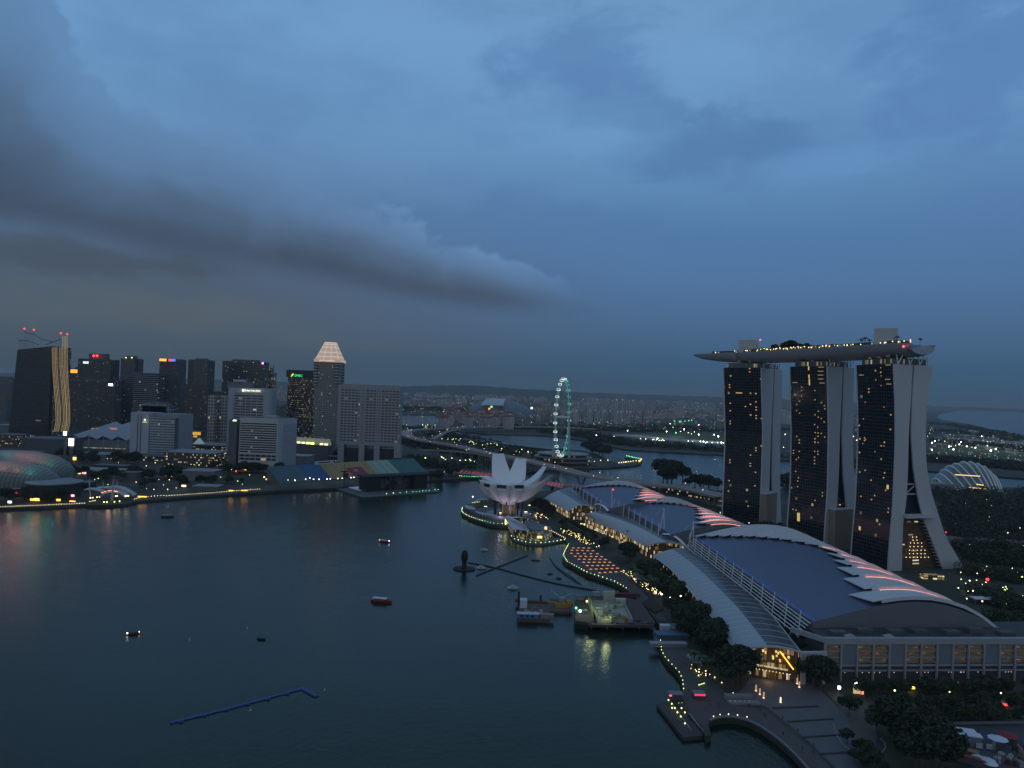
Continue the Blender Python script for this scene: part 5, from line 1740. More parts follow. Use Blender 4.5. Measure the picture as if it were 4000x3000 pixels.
for pts in ([(98,1298),(132,1306),(165,1324),(203,1334)],[(178,1346),(205,1336),(236,1325)],[(72,1330),(110,1330),(150,1345)]):
 mb=MB()
 mb.path([D(a,b,Y0+8) for a,b in pts],1.4,5)
 mb.build('roof_beam',STEEL,sb)
for a,b0,b1 in ((98,1292,1345),(108,1294,1346),(118,1297,1347),(130,1300,1348),(75,1322,1362),(84,1322,1360),(94,1322,1358),(104,1330,1356),(160,1322,1350)):
 mb=MB()
 mb.tube(D(a,b1+12,Y0+8),D(a,b0,Y0+8),.55,.4,5)
 mb.build('roof_rod',STEEL,sb)
for a,b in ((95,1284),(132,1288)):
 mb=MB()
 q=D(a,b,Y0+8)
 mb.tube(D(a,1300,Y0+8),q,.4,.3,5)
 mb.sphere(q,1.7,8,5,1)
 mb.build('warning_lamp',[STEEL,RED_GLOW],sb)
blade=thing('fin_tower','slim tower beside the dark ribbed one, wrapped in wavy gold lit vertical fins','tower',D(240,1690,Y0-10).xy.to_3d().to_tuple())
mb=MB()
P,c,f,n,w=rect(206,250,Y0-4,22)
mb.prism(P,LZ,zr(240,1357),0,1)
mb.build('wall',[F_LITROW,DARKCON],blade)
FIN=glow('gold_fin_glow',(1,.72,.36),.30)
FIN_T=mat('fin_pale',(.40,.38,.34),.5)
for k in range(11):
 x_top=204+k*5.8
 pts=[]
 for i in range(25):
  t=i/24
  y=lerp(1357 if k<7 else 1312,1686,t)
  x=x_top+interp([(0,0),(.3,1),(.5,6),(.75,14),(.9,15),(1,6-k*.2)],(y-1312)/374)[0]*(1.0 if k<8 else .72)
  pts.append(D(x,y,Y0-6))
 mb=MB()
 mb.path(pts,.62,4)
 mb.build('fin',FIN if k not in (4,) else FIN_T,blade)
for a,b in ((238,1302),(262,1305)):
 mb=MB()
 q=D(a,b,Y0-6)
 mb.tube(D(a,1360,Y0-6),q,.4,.3,5)
 mb.sphere(q,1.8,8,5,1)
 mb.build('warning_lamp',[STEEL,RED_GLOW],blade)
T_=tower('pale blue slab block at the left frame edge behind the ribbed tower',-30,42,1476,2400,F_BACK,40)
T_=tower('dim low slab at the left frame edge',-30,30,1560,2200,F_BACK,30)
T_=tower('brown tower with stepped top and twin red roof lamps',300,429,1402,2050,F_DARK2,45,roofh=16,roofw=.5)
beacon(T_,366,1390,3.2)
beacon(T_,379,1390,3.2)
add_box(T_,'sign',324,346,1412,1420,glow('cool_sign_glow',(.7,.9,1),1.2))
for k in range(2):
 add_box(T_,'corner_bay',302+k*108,320+k*108,1402,1600,F_DARK2,.5,4)
T_=tower('lower brown block with orange lit crown behind the brown stepped tower',268,318,1440,2120,F_DARK2,40)
add_box(T_,'sign',270,302,1444,1456,glow('orange_sign_glow',(1,.30,.02),2.2))
beacon(T_,306,1469,3.0,dy=-8)
T_=tower('wide dark office block in front of the brown stepped tower',272,449,1489,1960,F_DARK2,35)
add_box(T_,'sign',424,440,1500,1506,WHITE_GLOW)
T_=tower('narrow dark block between the brown block and the plain tower',452,476,1487,2050,F_DARK,30)
T_=tower('plain dark slab tower with two green lit roof lamps',467,522,1401,2060,F_GREY,40,roofh=9,roofw=.6)
add_box(T_,'shoulder',522,543,1402,1640,F_GREY,-12,26)
for px in (492,515):
 beacon(T_,px,1397,1.5,YG_GLOW,-2)
T_=tower('broad office block with even pale and dark stripes',519,617,1456,1960,F_STRIPE,40,plant=False)
T_=tower('dark tower with orange and blue lit roof signs',619,698,1402,2000,F_GREY,40,plant=False)
add_box(T_,'sign',623,650,1402,1410,glow('orange_roof_sign_glow',(1,.30,.02),2.6),.5,1)
add_box(T_,'sign',658,671,1403,1411,glow('red_roof_sign_glow',(1,.04,.10),2.2),.5,1)
add_box(T_,'sign',671,685,1403,1411,glow('blue_roof_sign_glow',(.05,.12,1),2.6),.5,1)
T_=tower('grey tower standing on a wider brown base',732,808,1405,1900,F_GREY,45,roofh=4)
add_box(T_,'base_block',718,815,1503,1672,F_DARK2,3,20)
add_box(T_,'side_bay',732,757,1407,1500,F_DARK,.6,3)
T_=tower('thin pale tower seen in the gap beside the grey tower',702,718,1506,2100,F_BACK,25,plant=False)
T_=tower('very wide dark office tower with long glass bands',865,1027,1411,2050,F_WIDE,45,roofh=5,roofw=.6)
beacon(T_,1026,1419,2.6,glow('pink_beacon_glow',(1,.15,.75),8),-3)
T_=tower('stepped tower with warm lit floors at the right shoulder of the wide tower',1028,1050,1427,2150,F_STEP,40,plant=False)
beacon(T_,1040,1428,1.8)
beacon(T_,1046,1428,1.8)
for x0,x1,y in ((1050,1058,1446),(1058,1068,1456)):
 add_box(T_,'step',x0,x1,y,1640,F_STEP,-2,30)
T_=tower('dark office tower full of small lit windows with a green sign',1123,1230,1465,1560,F_LITROW,50,plant=False)
add_box(T_,'crown_band',1118,1230,1448,1472,mat('crown_dark',(.03,.034,.036),.6),1.0,50)
o=word('SMBC',7.0,D(1151,1470,1558)+Vector((0,-1.6,-.6)),Vector((1,0,0)),UP,glow('green_sign_glow',(.02,.85,.22),1.6),'sign_letters',T_['root'])
mb=MB()
q=D(1142,1465,1557)
for k in range(3):
 a_,b_=Vector((-3.2+k*.9,0,-5+k*1.2)),Vector((1.2+k*1.4,0,4.5-k*.4))
 mb.tube(q+a_*.7,q+b_*.7,.85,.85,6)
mb.build('sign_emblem',glow('lime_sign_glow',(.75,.85,.05),1.4),T_['root'])
YM=1480
T_=tower('tall pale grid tower with a glowing pyramid crown',1228,1316,1413,YM,F_GRID,46,plant=False)
Z1=T_['z1']
add_box(T_,'base_widening',1221,1318,1502,1726,F_GRID,1.0,30)
colm=facade('round_column',(.34,.335,.33),(.02,.022,.025),6.2,30,1.0,.5,lit=0,lstr=0,bandu=True)
for sx in (-1,1):
 for sy in (0,1):
  cx=T_['c'].x+sx*(T_['w']/2-1.5)
  cy2=T_['Y']+sy*46
  zc_=D(1270,1504,YM).z
  mb=MB()
  mb.prism([(cx+5.0*math.cos(2*math.pi*j/14),cy2+5.0*math.sin(2*math.pi*j/14)) for j in range(14)],zc_,Z1+1)
  mb.build('corner_column',colm,T_['root'])
mb=MB()
c=T_['c']
hw=(1321-1226)/2*YM/FPX
y0,y1=YM-4,YM+50
zt1,zt2=D(1275,1409,YM).z,D(1275,1338,YM+20).z
hw2=(1294-1256)/2*YM/FPX
yc=(y0+y1)/2
xc=c.x+1.5
lo=[Vector((xc-hw,y0,zt1)),Vector((xc+hw,y0,zt1)),Vector((xc+hw,y1,zt1)),Vector((xc-hw,y1,zt1))]
hi=[Vector((xc-hw2,yc-hw2,zt2)),Vector((xc+hw2,yc-hw2,zt2)),Vector((xc+hw2,yc+hw2,zt2)),Vector((xc-hw2,yc+hw2,zt2))]
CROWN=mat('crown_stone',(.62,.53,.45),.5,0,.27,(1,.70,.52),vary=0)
for i in range(4):
 j=(i+1)%4
 mb.face([lo[i],lo[j],hi[j],hi[i]])
mb.face(hi)
mb.build('pyramid_crown',CROWN,T_['root'])
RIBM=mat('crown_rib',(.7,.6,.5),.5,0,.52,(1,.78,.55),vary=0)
for t in (.0,.22,.46,.74,.9,1.0):
 mb=MB()
 R4=[lo[i].lerp(hi[i],t) for i in range(4)]
 for i in range(4):
  mb.tube(R4[i],R4[(i+1)%4],.75,.75,5)
 mb.build('crown_rib',RIBM,T_['root'])
for i in range(2):
 for q in (.0,.33,.66):
  if i==0 or q==0:
   mb=MB()
   a_,b_=lo[i].lerp(lo[(i+1)%4],q),hi[i].lerp(hi[(i+1)%4],q)
   mb.tube(a_,b_,.5,.5,5)
   mb.build('crown_rib',RIBM,T_['root'])
for i in range(4):
 p=lo[i]+Vector((0,-.5,0))
 mb=MB()
 mb.box(p.x+(4 if i in (0,3) else -4),p.y+(3 if i<2 else -3),zt1-3,11,8,6)
 mb.build('crown_corner',CROWN,T_['root'])
F_RITZ=facade('waffle_hotel',(.30,.30,.31),(.016,.020,.026),5.2,6.6,.72,.46,lit=.035,lcol=(1,.7,.4),lstr=.6)
W_RITZ=mat('hotel_pale_wall',(.30,.30,.31),.6,vary=.05)
YR=1330
P,c,f,n,w=rect(1321,1566,YR,26)
ztp,zbot=ztop(1445,1508,YR),ztop(1445,1740,YR)
rz_=thing('waffle_hotel','wide pale hotel slab of many small windows, standing on three open legs','hotel',(c.x,c.y,LZ))
zg0,zg1=ztop(1445,1728,YR),ztop(1445,1524,YR)
mb=MB()
mb.prism(P,zbot,ztp,0)
mb.build('body',W_RITZ,rz_)
for x0,x1 in ((1330,1404),(1428,1474),(1489,1562)):
 a,b=D(x0,1600,YR),D(x1,1600,YR)
 mb=MB()
 mb.quad_uv((a.x,YR-.25,zg0),(b.x,YR-.25,zg0),(b.x,YR-.25,zg1),(a.x,YR-.25,zg1))
 mb.build('window_bay',F_RITZ,rz_)
for xm in (1416,1482):
 a=D(xm,1600,YR)
 mb=MB()
 mb.quad_uv((a.x-1.6,YR-.25,zg0),(a.x+1.6,YR-.25,zg0),(a.x+1.6,YR-.25,zg1),(a.x-1.6,YR-.25,zg1))
 mb.build('window_bay',facade('waffle_slot',(.30,.30,.31),(.016,.02,.026),5.2,3.2,.6,.4,lit=.02),rz_)
for x0,x1,yb in ((1319,1343,1772),(1401,1423,1766),(1461,1483,1780),(1539,1563,1774)):
 a,b=D(x0,1750,YR),D(x1,1750,YR)
 mb=MB()
 mb.box((a.x+b.x)/2,YR+13,LZ,b.x-a.x,26,zbot-LZ-.02)
 mb.build('leg',W_RITZ,rz_)
mb=MB()
mb.box(c.x,YR+14,LZ,w*.8,16,zbot-LZ-6)
mb.build('lobby',mat('lobby_dark',(.02,.022,.026),.4),rz_)
mb=MB()
a=D(1398,1502,YR)
mb.box(c.x,YR+12,ztp,w*.9,14,2.6)
mb.build('roof_plant',W_RITZ,rz_)
YP=1450
WHITE_H=mat('white_hotel_wall',(.36,.385,.42),.6,vary=.04)
F_PP=facade('white_hotel_rooms',(.30,.32,.345),(.022,.026,.034),5.6,7.5,.96,.5,lit=.07,lcol=(1,.62,.3),lstr=.5,bandu=True)
ph=thing('sign_hotel','white hotel with rounded side wings and a lit name sign at the top','hotel',D(970,1747,YP).xy.to_3d().to_tuple())
zt_=ztop(970,1516,YP)
for x0,x1 in ((883,914),(1020,1058)):
 a,b=D(x0,1600,YP),D(x1,1600,YP)
 mid,hw_=(a.x+b.x)/2,(b.x-a.x)/2
 pts=[(mid+hw_*math.cos(-math.pi*j/10),YP+12+13*math.sin(-math.pi*j/10)) for j in range(11)]
 pts=[(mid-hw_,YP+34),(mid+hw_,YP+34)][::-1]+pts[::-1]
 mb=MB()
 mb.prism(pts,LZ,zt_)
 mb.build('wing',WHITE_H,ph)
a,b=D(912,1600,YP),D(1024,1600,YP)
mb=MB()
mb.prism([(a.x,YP+5),(b.x,YP+5),(b.x,YP+36),(a.x,YP+36)],LZ,zt_-.1,0)
mb.build('wall',WHITE_H,ph)
z0_,z1_=ztop(970,1745,YP),ztop(970,1536,YP)
mb=MB()
mb.quad_uv((a.x+.5,YP+4.7,z0_),(b.x-.5,YP+4.7,z0_),(b.x-.5,YP+4.7,z1_),(a.x+.5,YP+4.7,z1_))
mb.build('room_bands',F_PP,ph)
for px in (936,956,978,1000):
 q=D(px,1600,YP)
 mb=MB()
 mb.box(q.x,YP+4.2,z0_,1.3,.9,z1_-z0_-8)
 mb.build('pilaster',WHITE_H,ph)
for x0,x1,y0,y1 in ((884,980,1494,1514),(908,952,1482,1494)):
 p0,p1=D(x0,y1,YP+8),D(x1,y0,YP+8)
 mb=MB()
 mb.box((p0 .x+p1 .x)/2,YP+20,p0 .z-.2,p1 .x-p0 .x,16,p1 .z-p0 .z)
 mb.build('roof_tier',WHITE_H if y0==1482 else mat('roof_tier_dark',(.14,.15,.16),.6),ph)
SIGNW=glow('name_sign_glow',(1,.98,.72),1.7)
word('PAN PACIFIC',5.6,D(957,1529,YP)+Vector((0,-.6,0)),Vector((1,0,0)),UP,SIGNW,'sign_letters',ph,depth=.3)
mb=MB()
mb.sphere(D(950,1525,YP),2.6,10,8)
mb.build('sign_emblem',SIGNW,ph)
YO=1190
F_MO=facade('white_band_hotel',(.46,.475,.49),(.020,.024,.028),3.9,3.6,.8,.60,lit=.012,lcol=(1,.6,.3),lstr=.5,bandu=True)
F_MOS=facade('white_band_side',(.38,.40,.42),(.05,.06,.07),3.9,3.0,.35,.35,lit=.0)
mo=thing('banded_hotel','white hotel block of even horizontal balcony bands beside the dark wing','hotel',D(1020,1812,YO).xy.to_3d().to_tuple())
a,b=D(933,1750,YO),D(1083,1750,YO)
ang=-.06
P=[(a.x,YO),(b.x,YO),(b.x+16,YO+52),(a.x+10,YO+52)]
zt_,zb_=ztop(1010,1650,YO),LZ
mb=MB()
mb.prism(P,LZ,ztop(1010,1633,YO),0,1)
mb.build('wall',[mat('banded_wall',(.44,.455,.47),.6,vary=.04),DARKCON],mo)
zz0=ztop(1010,1770,YO)
mb=MB()
mb.quad_uv((a.x+1.2,YO-.3,zz0),(b.x-1.8,YO-.3,zz0),(b.x-1.8,YO-.3,zt_),(a.x+1.2,YO-.3,zt_))
mb.build('balcony_front',F_MO,mo)
mb=MB()
zq0,zq1=ztop(1010,1800,YO),ztop(1010,1776,YO)
mb.quad_uv((a.x+1.2,YO-.3,zq0),(b.x-1.8,YO-.3,zq0),(b.x-1.8,YO-.3,zq1),(a.x+1.2,YO-.3,zq1))
mb.build('lobby_glazing',facade('lobby_glazing',(.40,.42,.44),(.02,.03,.035),5.5,9,.9,.66,lit=.02),mo)
mb=MB()
s0,s1=Vector((b.x+.1,YO+2,LZ)),Vector((b.x+15.6,YO+50,LZ))
off=Vector((.3,-.1,0))
mb.quad_uv(s0+off,s1+off,s1+off+UP*(zt_-LZ-3),s0+off+UP*(zt_-LZ-3))
mb.build('side_windows',F_MOS,mo)
p0,p1=D(1020,1634,YO),D(1068,1626,YO)
mb=MB()
mb.box((p0 .x+p1 .x)/2,YO+20,ztop(1010,1633,YO),p1 .x-p0 .x,14,4)
mb.build('roof_plant',WHITE_H,mo)
dw=tower('tall dark plain hotel wing with a lit fan shaped emblem near its top',899,931,1640,YO+4,mat('dark_wing_wall',(.10,.105,.115),.6),45,name='hotel_wing',cat='hotel',plant=False)
mb=MB()
q=D(917,1643,YO+3)
mb.face([q+Vector((3.6*math.cos(t),-.4,3.0*math.sin(t)-1)) for t in [math.pi*k/8 for k in range(9)]])
mb.build('sign_emblem',glow('fan_sign_glow',(.70,1,.62),1.5),dw['root'])
YN=1330
mm_=thing('curved_hotel','white hotel with a blank slab side and stacked curved window balconies on the other','hotel',D(590,1780,YN).xy.to_3d().to_tuple())
zt_=ztop(580,1613,YN)
a,b=D(497,1700,YN),D(580,1700,YN)
mb=MB()
mb.prism([(a.x,YN+10),(b.x,YN),(b.x+6,YN+40),(a.x+6,YN+46)],LZ,zt_)
mb.build('slab_wall',mat('curved_hotel_wall',(.37,.40,.45),.6,vary=.04),mm_)
for xg in (535,549):
 q=D(xg,1700,YN+4)
 mb=MB()
 mb.box(q.x,YN+10-(xg-497)/83*10-.15,ztop(540,1778,YN),1.0,.5,zt_-ztop(540,1778,YN)-4)
 mb.build('dark_slot',mat('slot_blue',(.03,.05,.10),.4),mm_)
F_MM=facade('curved_balconies',(.33,.36,.40),(.05,.065,.09),5.0,3.6,.74,.50,lit=.01,lstr=.4)
c0,c1=D(580,1700,YN),D(682,1700,YN)
ptsF=[]
for j in range(11):
 t=j/10
 ptsF.append((lerp(c0 .x,c1 .x,t),YN+2-10*math.sin(math.pi*min(1,t*.62))+8*t))
mb=MB()
u=0
for p,q in zip(ptsF,ptsF[1:]):
 L_=math.hypot(q[0]-p[0],q[1]-p[1])
 zA,zB=zt_-6-3*(p[0]-c0 .x)/(c1 .x-c0 .x),zt_-6-3*(q[0]-c0 .x)/(c1 .x-c0 .x)
 mb.face([(p[0],p[1],LZ),(q[0],q[1],LZ),(q[0],q[1],zB),(p[0],p[1],zA)],0,[(u,0),(u+L_,0),(u+L_,zB),(u,zA)])
 u+=L_
mb.build('curved_window_face',F_MM,mm_)
mb=MB()
mb.prism([(c0 .x,YN+14),(c1 .x+1,YN+14),(c1 .x+14,YN+44),(c0 .x,YN+44)],LZ,zt_-1)
mb.build('core',mat('curved_hotel_core',(.26,.285,.33),.6),mm_)
mb=MB()
mb.face([(p[0],p[1],zt_-6-3*i/10) for i,p in enumerate(ptsF)]+[(c1 .x,YN+14,zt_-9),(c0 .x,YN+14,zt_-6)])
mb.build('roof',DARKCON,mm_)
for k,(x0,x1,y) in enumerate(((556,680,1580),(566,660,1572))):
 p0,p1=D(x0,1590,YN+60),D(x1,1590,YN+60)
 mb=MB()
 mb.box((p0 .x+p1 .x)/2,YN+60,LZ,p1 .x-p0 .x,20,ztop(610,y+6*(1-k),YN+60)-LZ)
 mb.build('rear_block',facade('rear_frame',(.20,.225,.25),(.06,.075,.09),9,14,.86,.7,lit=0),mm_)
mb=MB()
q=D(566,1640,YN-6)
mb.sphere(q,2.0,8,6)
mb.box(q.x,q.y,q.z-4.6,8,.5,.9,bottom=True)
mb.build('sign_emblem',glow('hotel_sign_glow',(1,.95,.62),1.2),mm_)
YC=1480
cv=thing('convention_hall','low hall with a pale folded zigzag roof and white lit colonnade','hall',D(400,1750,YC).xy.to_3d().to_tuple())
ROOFP=mat('folded_roof',(.30,.34,.39),.6,vary=.05)
xa,xb=D(270,1700,YC).x,D(500,1700,YC).x
ze,zr_=ztop(380,1706,YC),ztop(400,1650,YC+110)
mb=MB()
nf=4
for k in range(nf):
 x0,x1=lerp(xa,xb,k/nf),lerp(xa,xb,(k+1)/nf)
 xm=(x0+x1)/2
 f0_,f1_,fm=Vector((x0,YC-6,ze-5)),Vector((x1,YC-6,ze-5)),Vector((xm,YC-10,ze+3))
 b0_,b1_,bm_=Vector((x0+20,YC+110,zr_-4)),Vector((x1+20,YC+110,zr_-4)),Vector((xm+20,YC+110,zr_+3))
 mb.face([f0_,fm,bm_,b0_])
 mb.face([fm,f1_,b1_,bm_])
mb.build('folded_roof',ROOFP,cv)
mb=MB()
mb.prism([(xa+2,YC),(xb-2,YC),(xb+18,YC+108),(xa+22,YC+108)],LZ,ze-5.2)
mb.build('wall',mat('convention_wall',(.24,.25,.27),.7),cv)
mb=MB()
zz0,zz1=ztop(380,1768,YC),ztop(380,1748,YC)
mb.quad_uv((xa+14,YC-.5,max(LZ,zz0)),(xb-4,YC-.5,max(LZ,zz0)),(xb-4,YC-.5,zz1),(xa+14,YC-.5,zz1))
mb.build('lit_colonnade',facade('colonnade',(.10,.10,.11),(.2,.18,.2),40,3.2,.45,1.0,lit=2.0,lcol=(.95,.72,.85),lstr=.7),cv)
for k in range(4):
 x=lerp(xa,xb,(k+.5)/4)
 mb=MB()
 mb.tube((x,YC-8,LZ),(x,YC-8,ze+1),.9,.7,6)
 mb.build('roof_pillar',CONCRETE,cv)
for x0,x1,yy in ((362,386,1675),(432,458,1674)):
 p0,p1=D(x0,yy,YC+55),D(x1,yy,YC+55)
 mb=MB()
 mb.box((p0 .x+p1 .x)/2,YC+52,p0 .z-2.2,p1 .x-p0 .x,6,4.2,bottom=True)
 mb.build('rooflight',glow('pink_rooflight_glow',(1,.52,.50),.32),cv)
for px,py,w,h,lab in ((254,1693,5,6,'small bright white screen, left of the two by the convention hall'),(278,1727,8,12,'large dazzling white screen by the convention hall')):
 q=D(px,py,1180)
 r_=thing('video_screen',lab,'screen',(q.x,q.y,LZ))
 mb=MB()
 mb.box(q.x,q.y,q.z-h/2,w,1,h,bottom=True)
 mb.build('screen',glow('screen_glow',(1,.86,.80),5,True),r_)
 mb=MB()
 mb.box(q.x,q.y+1.4,LZ,w*.7,1.2,q.z+h/2-LZ-.5)
 mb.build('support',DARKCON,r_)
F_MAIN=facade('mall_windows',(.07,.065,.06),(.05,.04,.03),4.5,3.5,.7,.45,lit=.30,lcol=(1,.66,.28),lstr=.8)
tower('narrow pale grid slab block left of the white sign hotel',815,841,1544,1640,F_GRIDW,22,plant=False,name='apartment_slab')
tower('short pale grid slab tucked behind the white sign hotel',859,886,1545,1660,F_GRIDW,22,plant=False,name='apartment_slab')
tower('dark block behind the two pale grid slabs',835,885,1530,1690,F_DARK,22,plant=False)
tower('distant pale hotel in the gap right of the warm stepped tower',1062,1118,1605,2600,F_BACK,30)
tower('blue sliver tower between the pale grid tower and the waffle hotel',1312,1334,1560,1600,F_BLUE,30,plant=False)
arc_=thing('glass_arcade','row of small glass pyramid skylights lit yellow from below','arcade',D(1190,1738,1420).xy.to_3d().to_tuple())
mb=MB()
a,b=D(1106,1712,1440),D(1282,1748,1400)
mb.prism([(a.x,a.y),(b.x,b.y),(b.x+4,b.y+26),(a.x+4,a.y+26)],LZ,ztop(1190,1734,1420))
mb.build('hall_body',mat('arcade_wall',(.10,.105,.11),.7),arc_)
PYR=mat('pyramid_glass',(.24,.25,.24),.3,0,.10,(.9,1,.55),vary=0)
for k in range(10):
 t=(k+.5)/10
 c=a.lerp(b,t)+Vector((1,6,0))
 zb_=ztop(1190,1734,1420)
 hw_=6.6
 base4=[Vector((c.x-hw_,c.y-4,zb_)),Vector((c.x+hw_,c.y-4,zb_)),Vector((c.x+hw_,c.y+9,zb_)),Vector((c.x-hw_,c.y+9,zb_))]
 top4=[Vector((c.x-3,c.y-1,zb_+12)),Vector((c.x+3,c.y-1,zb_+12)),Vector((c.x+3,c.y+6,zb_+12)),Vector((c.x-3,c.y+6,zb_+12))]
 mb=MB()
 for i in range(4):
  j=(i+1)%4
  mb.face([base4[i],base4[j],top4[j],top4[i]])
 mb.face(top4)
 mb.build('skylight',PYR,arc_)
 mb=MB()
 if k not in (7,):
  mb.box(c.x-1,c.y-5,zb_+.2,6.5,1.0,3.4)
  mb.build('lit_window',YG_GLOW if k in (5,6) else glow('arcade_glow',(1,.96,.55),1.6),arc_)
def lowblock(label,px0,px1,ytop,ybase,dep,fac,name='low_building',cat='building',roofm=None,strip=None):
 g0,g1=G(px0,ybase,LZ),G(px1,ybase,LZ)
 Y=(g0 .y+g1 .y)/2
 P,c,f,n,w=rect(px0,px1,Y,dep)
 z1=max(LZ+3,ztop((px0+px1)/2,ytop,Y))
 root=thing(name,label,cat,(c.x,c.y,LZ))
 mb=MB()
 mb.prism(P,LZ,z1,0)
 mb.build('wall',fac,root)
 mb=MB()
 mb.prism([(P[0][0]-1,P[0][1]-1),(P[1][0]+1,P[1][1]-1),(P[2][0]+1,P[2][1]+1),(P[3][0]-1,P[3][1]+1)],z1,z1+1.0,bottom=True)
 mb.build('roof',roofm or mat('low_roof',(.13,.14,.15),.8),root)
 T=dict(root=root,Y=Y,z1=z1)
 return T
R_PALE=mat('pale_roof',(.24,.27,.29),.7)
lowblock('long low mall podium with warm lit window rows in front of the sign hotel',650,852,1770,1822,60,F_MAIN,roofm=R_PALE)
T_=lowblock('flat roofed terrace block with a blue lit sign at its left end',640,780,1776,1796,45,F_MAIN,roofm=R_PALE)
add_box(T_,'lit_sign',642,698,1774,1783,glow('blue_sign_glow',(.05,.06,1),1.5),1.4)
lowblock('curved edge shopping block with lit balconies and a glass cone',728,884,1740,1768,60,F_MAIN,roofm=R_PALE)
q=D(778,1728,1500)
cone=thing('glass_cone','small pale glass cone on the roof of the shopping block','glass cone',(q.x,q.y,LZ))
mb=MB()
mb.tube((q.x,q.y,LZ),(q.x,q.y,q.z-8),14,14,16)
mb.build('drum',R_PALE,cone)
mb=MB()
mb.tube((q.x,q.y,q.z-8),(q.x,q.y,q.z+9),15,2,16)
mb.build('cone',mat('cone_glass',(.30,.36,.34),.4,0,.16,(.7,1,.8),vary=0),cone)
T_=lowblock('yellow lit block between the brown base tower and the mall',724,788,1686,1708,30,F_DARK2)
add_box(T_,'lit_window',730,784,1688,1698,glow('amber_block_glow',(1,.55,.08),.7),.5)
add_box(T_,'lit_window',755,770,1702,1712,glow('amber_block_glow',(1,.55,.08),.7),.5)
lowblock('glass lit corner block beside the dark wing, greenish inside',852,900,1786,1818,30,facade('greenish_glass',(.10,.12,.10),(.14,.17,.12),4,4,.8,.8,lit=.35,lcol=(.8,1,.5),lstr=.5))
lowblock('plain pale hall roof right of the banded hotel',1092,1216,1783,1812,40,mat('hall_wall',(.20,.22,.235),.7),roofm=R_PALE)
lowblock('low dark grandstand office behind the blue seats with small lit panes',1290,1400,1786,1806,20,F_MAIN)
lowblock('grey block with flat pale roof among trees in front of the mall',726,848,1842,1880,30,mat('block_wall',(.15,.165,.17),.8),roofm=R_PALE)
lowblock('low pale shed on the quay before the grey block',768,862,1902,1918,20,mat('shed_wall',(.12,.13,.135),.8),roofm=R_PALE)
lowblock('wide flat roofed building left of the curved hotel with pale front',308,420,1776,1796,40,mat('flat_front',(.17,.19,.20),.8),roofm=R_PALE)
lowblock('long dark terrace block below the curved hotel',410,640,1782,1800,40,F_MAIN,roofm=mat('terrace_roof',(.10,.115,.12),.8))
lowblock('low grey hall with lit pale roof edge behind the waterside stage',290,470,1838,1856,30,F_MAIN,roofm=R_PALE)
T_=lowblock('low block with white light strips behind the theatre',380,500,1820,1834,20,F_DARK)
add_box(T_,'lit_sign',388,420,1832,1838,glow('cool_strip_glow',(.75,.9,1),1.5),.4)
add_box(T_,'lit_sign',464,480,1834,1838,glow('violet_strip_glow',(.4,.35,1),1.2),.4)
lowblock('dark brown block left of the stage with a red sign',322,360,1888,1920,18,F_DARK2)
lowblock('ribbed green grey shed beside the trees right of the stage',490,545,1848,1880,24,mat('shed_grey',(.10,.11,.11),.8))
lowblock('grey angular roofed block below the ribbed tower',90,262,1716,1768,60,mat('angular_wall',(.08,.09,.10),.7),roofm=mat('angular_roof',(.11,.13,.15),.7))
lowblock('pale low block at the left frame edge',-20,40,1662,1690,40,mat('left_block',(.15,.18,.20),.8),roofm=R_PALE)
lowblock('dark house row at the left frame edge with amber windows',-20,75,1700,1745,40,F_MAIN)
lowblock('dark block behind the theatre domes',30,130,1770,1800,40,F_DARK)
def shell_dome(label,cpx,cpy,Y,L,W,Hh,rz,colored,tip=1.0):
 """half-egg shell of spiky shingles: long axis L, width W, height Hh"""
 c=D(cpx,cpy,Y)
 root=thing('theatre_dome',label,'theatre dome',(c.x,c.y,LZ),'spiky theatre domes')
 m=bpy.data.materials.new('dome_shingles')
 m.use_nodes=True
 t=m.node_tree
 b=t.nodes['Principled BSDF']
 s=N(t,'ShaderNodeSeparateXYZ',ins={0:N(t,'ShaderNodeUVMap').outputs[0]})
 chk=N(t,'ShaderNodeTexChecker',ins={'Vector':N(t,'ShaderNodeUVMap').outputs[0],'Scale':.42})
 chk.inputs['Color1'].default_value=(.150,.165,.16,1)
 chk.inputs['Color2'].default_value=(.095,.105,.105,1)
 t.links.new(chk.outputs[0],b.inputs['Base Color'])
 b.inputs['Roughness'].default_value=.5
 nu,nv=40,14
 rows=[]
 ca,sa=math.cos(rz),math.sin(rz)
 for i in range(nv+1):
  v=math.pi*i/nv
  row=[]
  for j in range(nu+1):
   uu=-1+2*j/nu
   prof=max(0.0,1-abs(uu)**2.6)**.5
   x=uu*L/2
   y=math.cos(v)*W/2*prof
   z=math.sin(v)**.8*Hh*prof
   row.append(Vector((c.x+ca*x-sa*y,c.y+sa*x+ca*y,LZ+9+z)))
  rows.append(row)
 mb=MB()
 mb.grid(rows)
 mb.build('shingled_shell',m,root)
 mb=MB()
 mb.path(rows[-1],.8,5)
 mb.build('rim_beam',mat('dome_rim',(.34,.34,.33),.6),root)
 mb=MB()
 for j in range(0,nu,2):
  p,q=rows[-1][j],rows[-1][j+2]
  k=rows[-1][j+1]
  low=Vector((k.x,k.y,LZ+1))
  mb.tube(p,low,.35,.35,4)
  mb.tube(low,q,.35,.35,4)
 mb.build('zigzag_frame',mat('dome_frame',(.26,.20,.17),.7),root)
 mb=MB()
 mb.grid([[Vector((p.x*.98+c.x*.02,p.y*.98+c.y*.02,LZ)) for p in rows[-1]],[Vector((p.x*.98+c.x*.02,p.y*.98+c.y*.02,p.z-.3)) for p in rows[-1]]])
 mb.build('foyer_glass',facade('foyer_glass',(.08,.07,.06),(.07,.05,.03),4.5,3,.8,.8,lit=.12,lcol=(1,.6,.3),lstr=.5),root)
 return root,rows,c
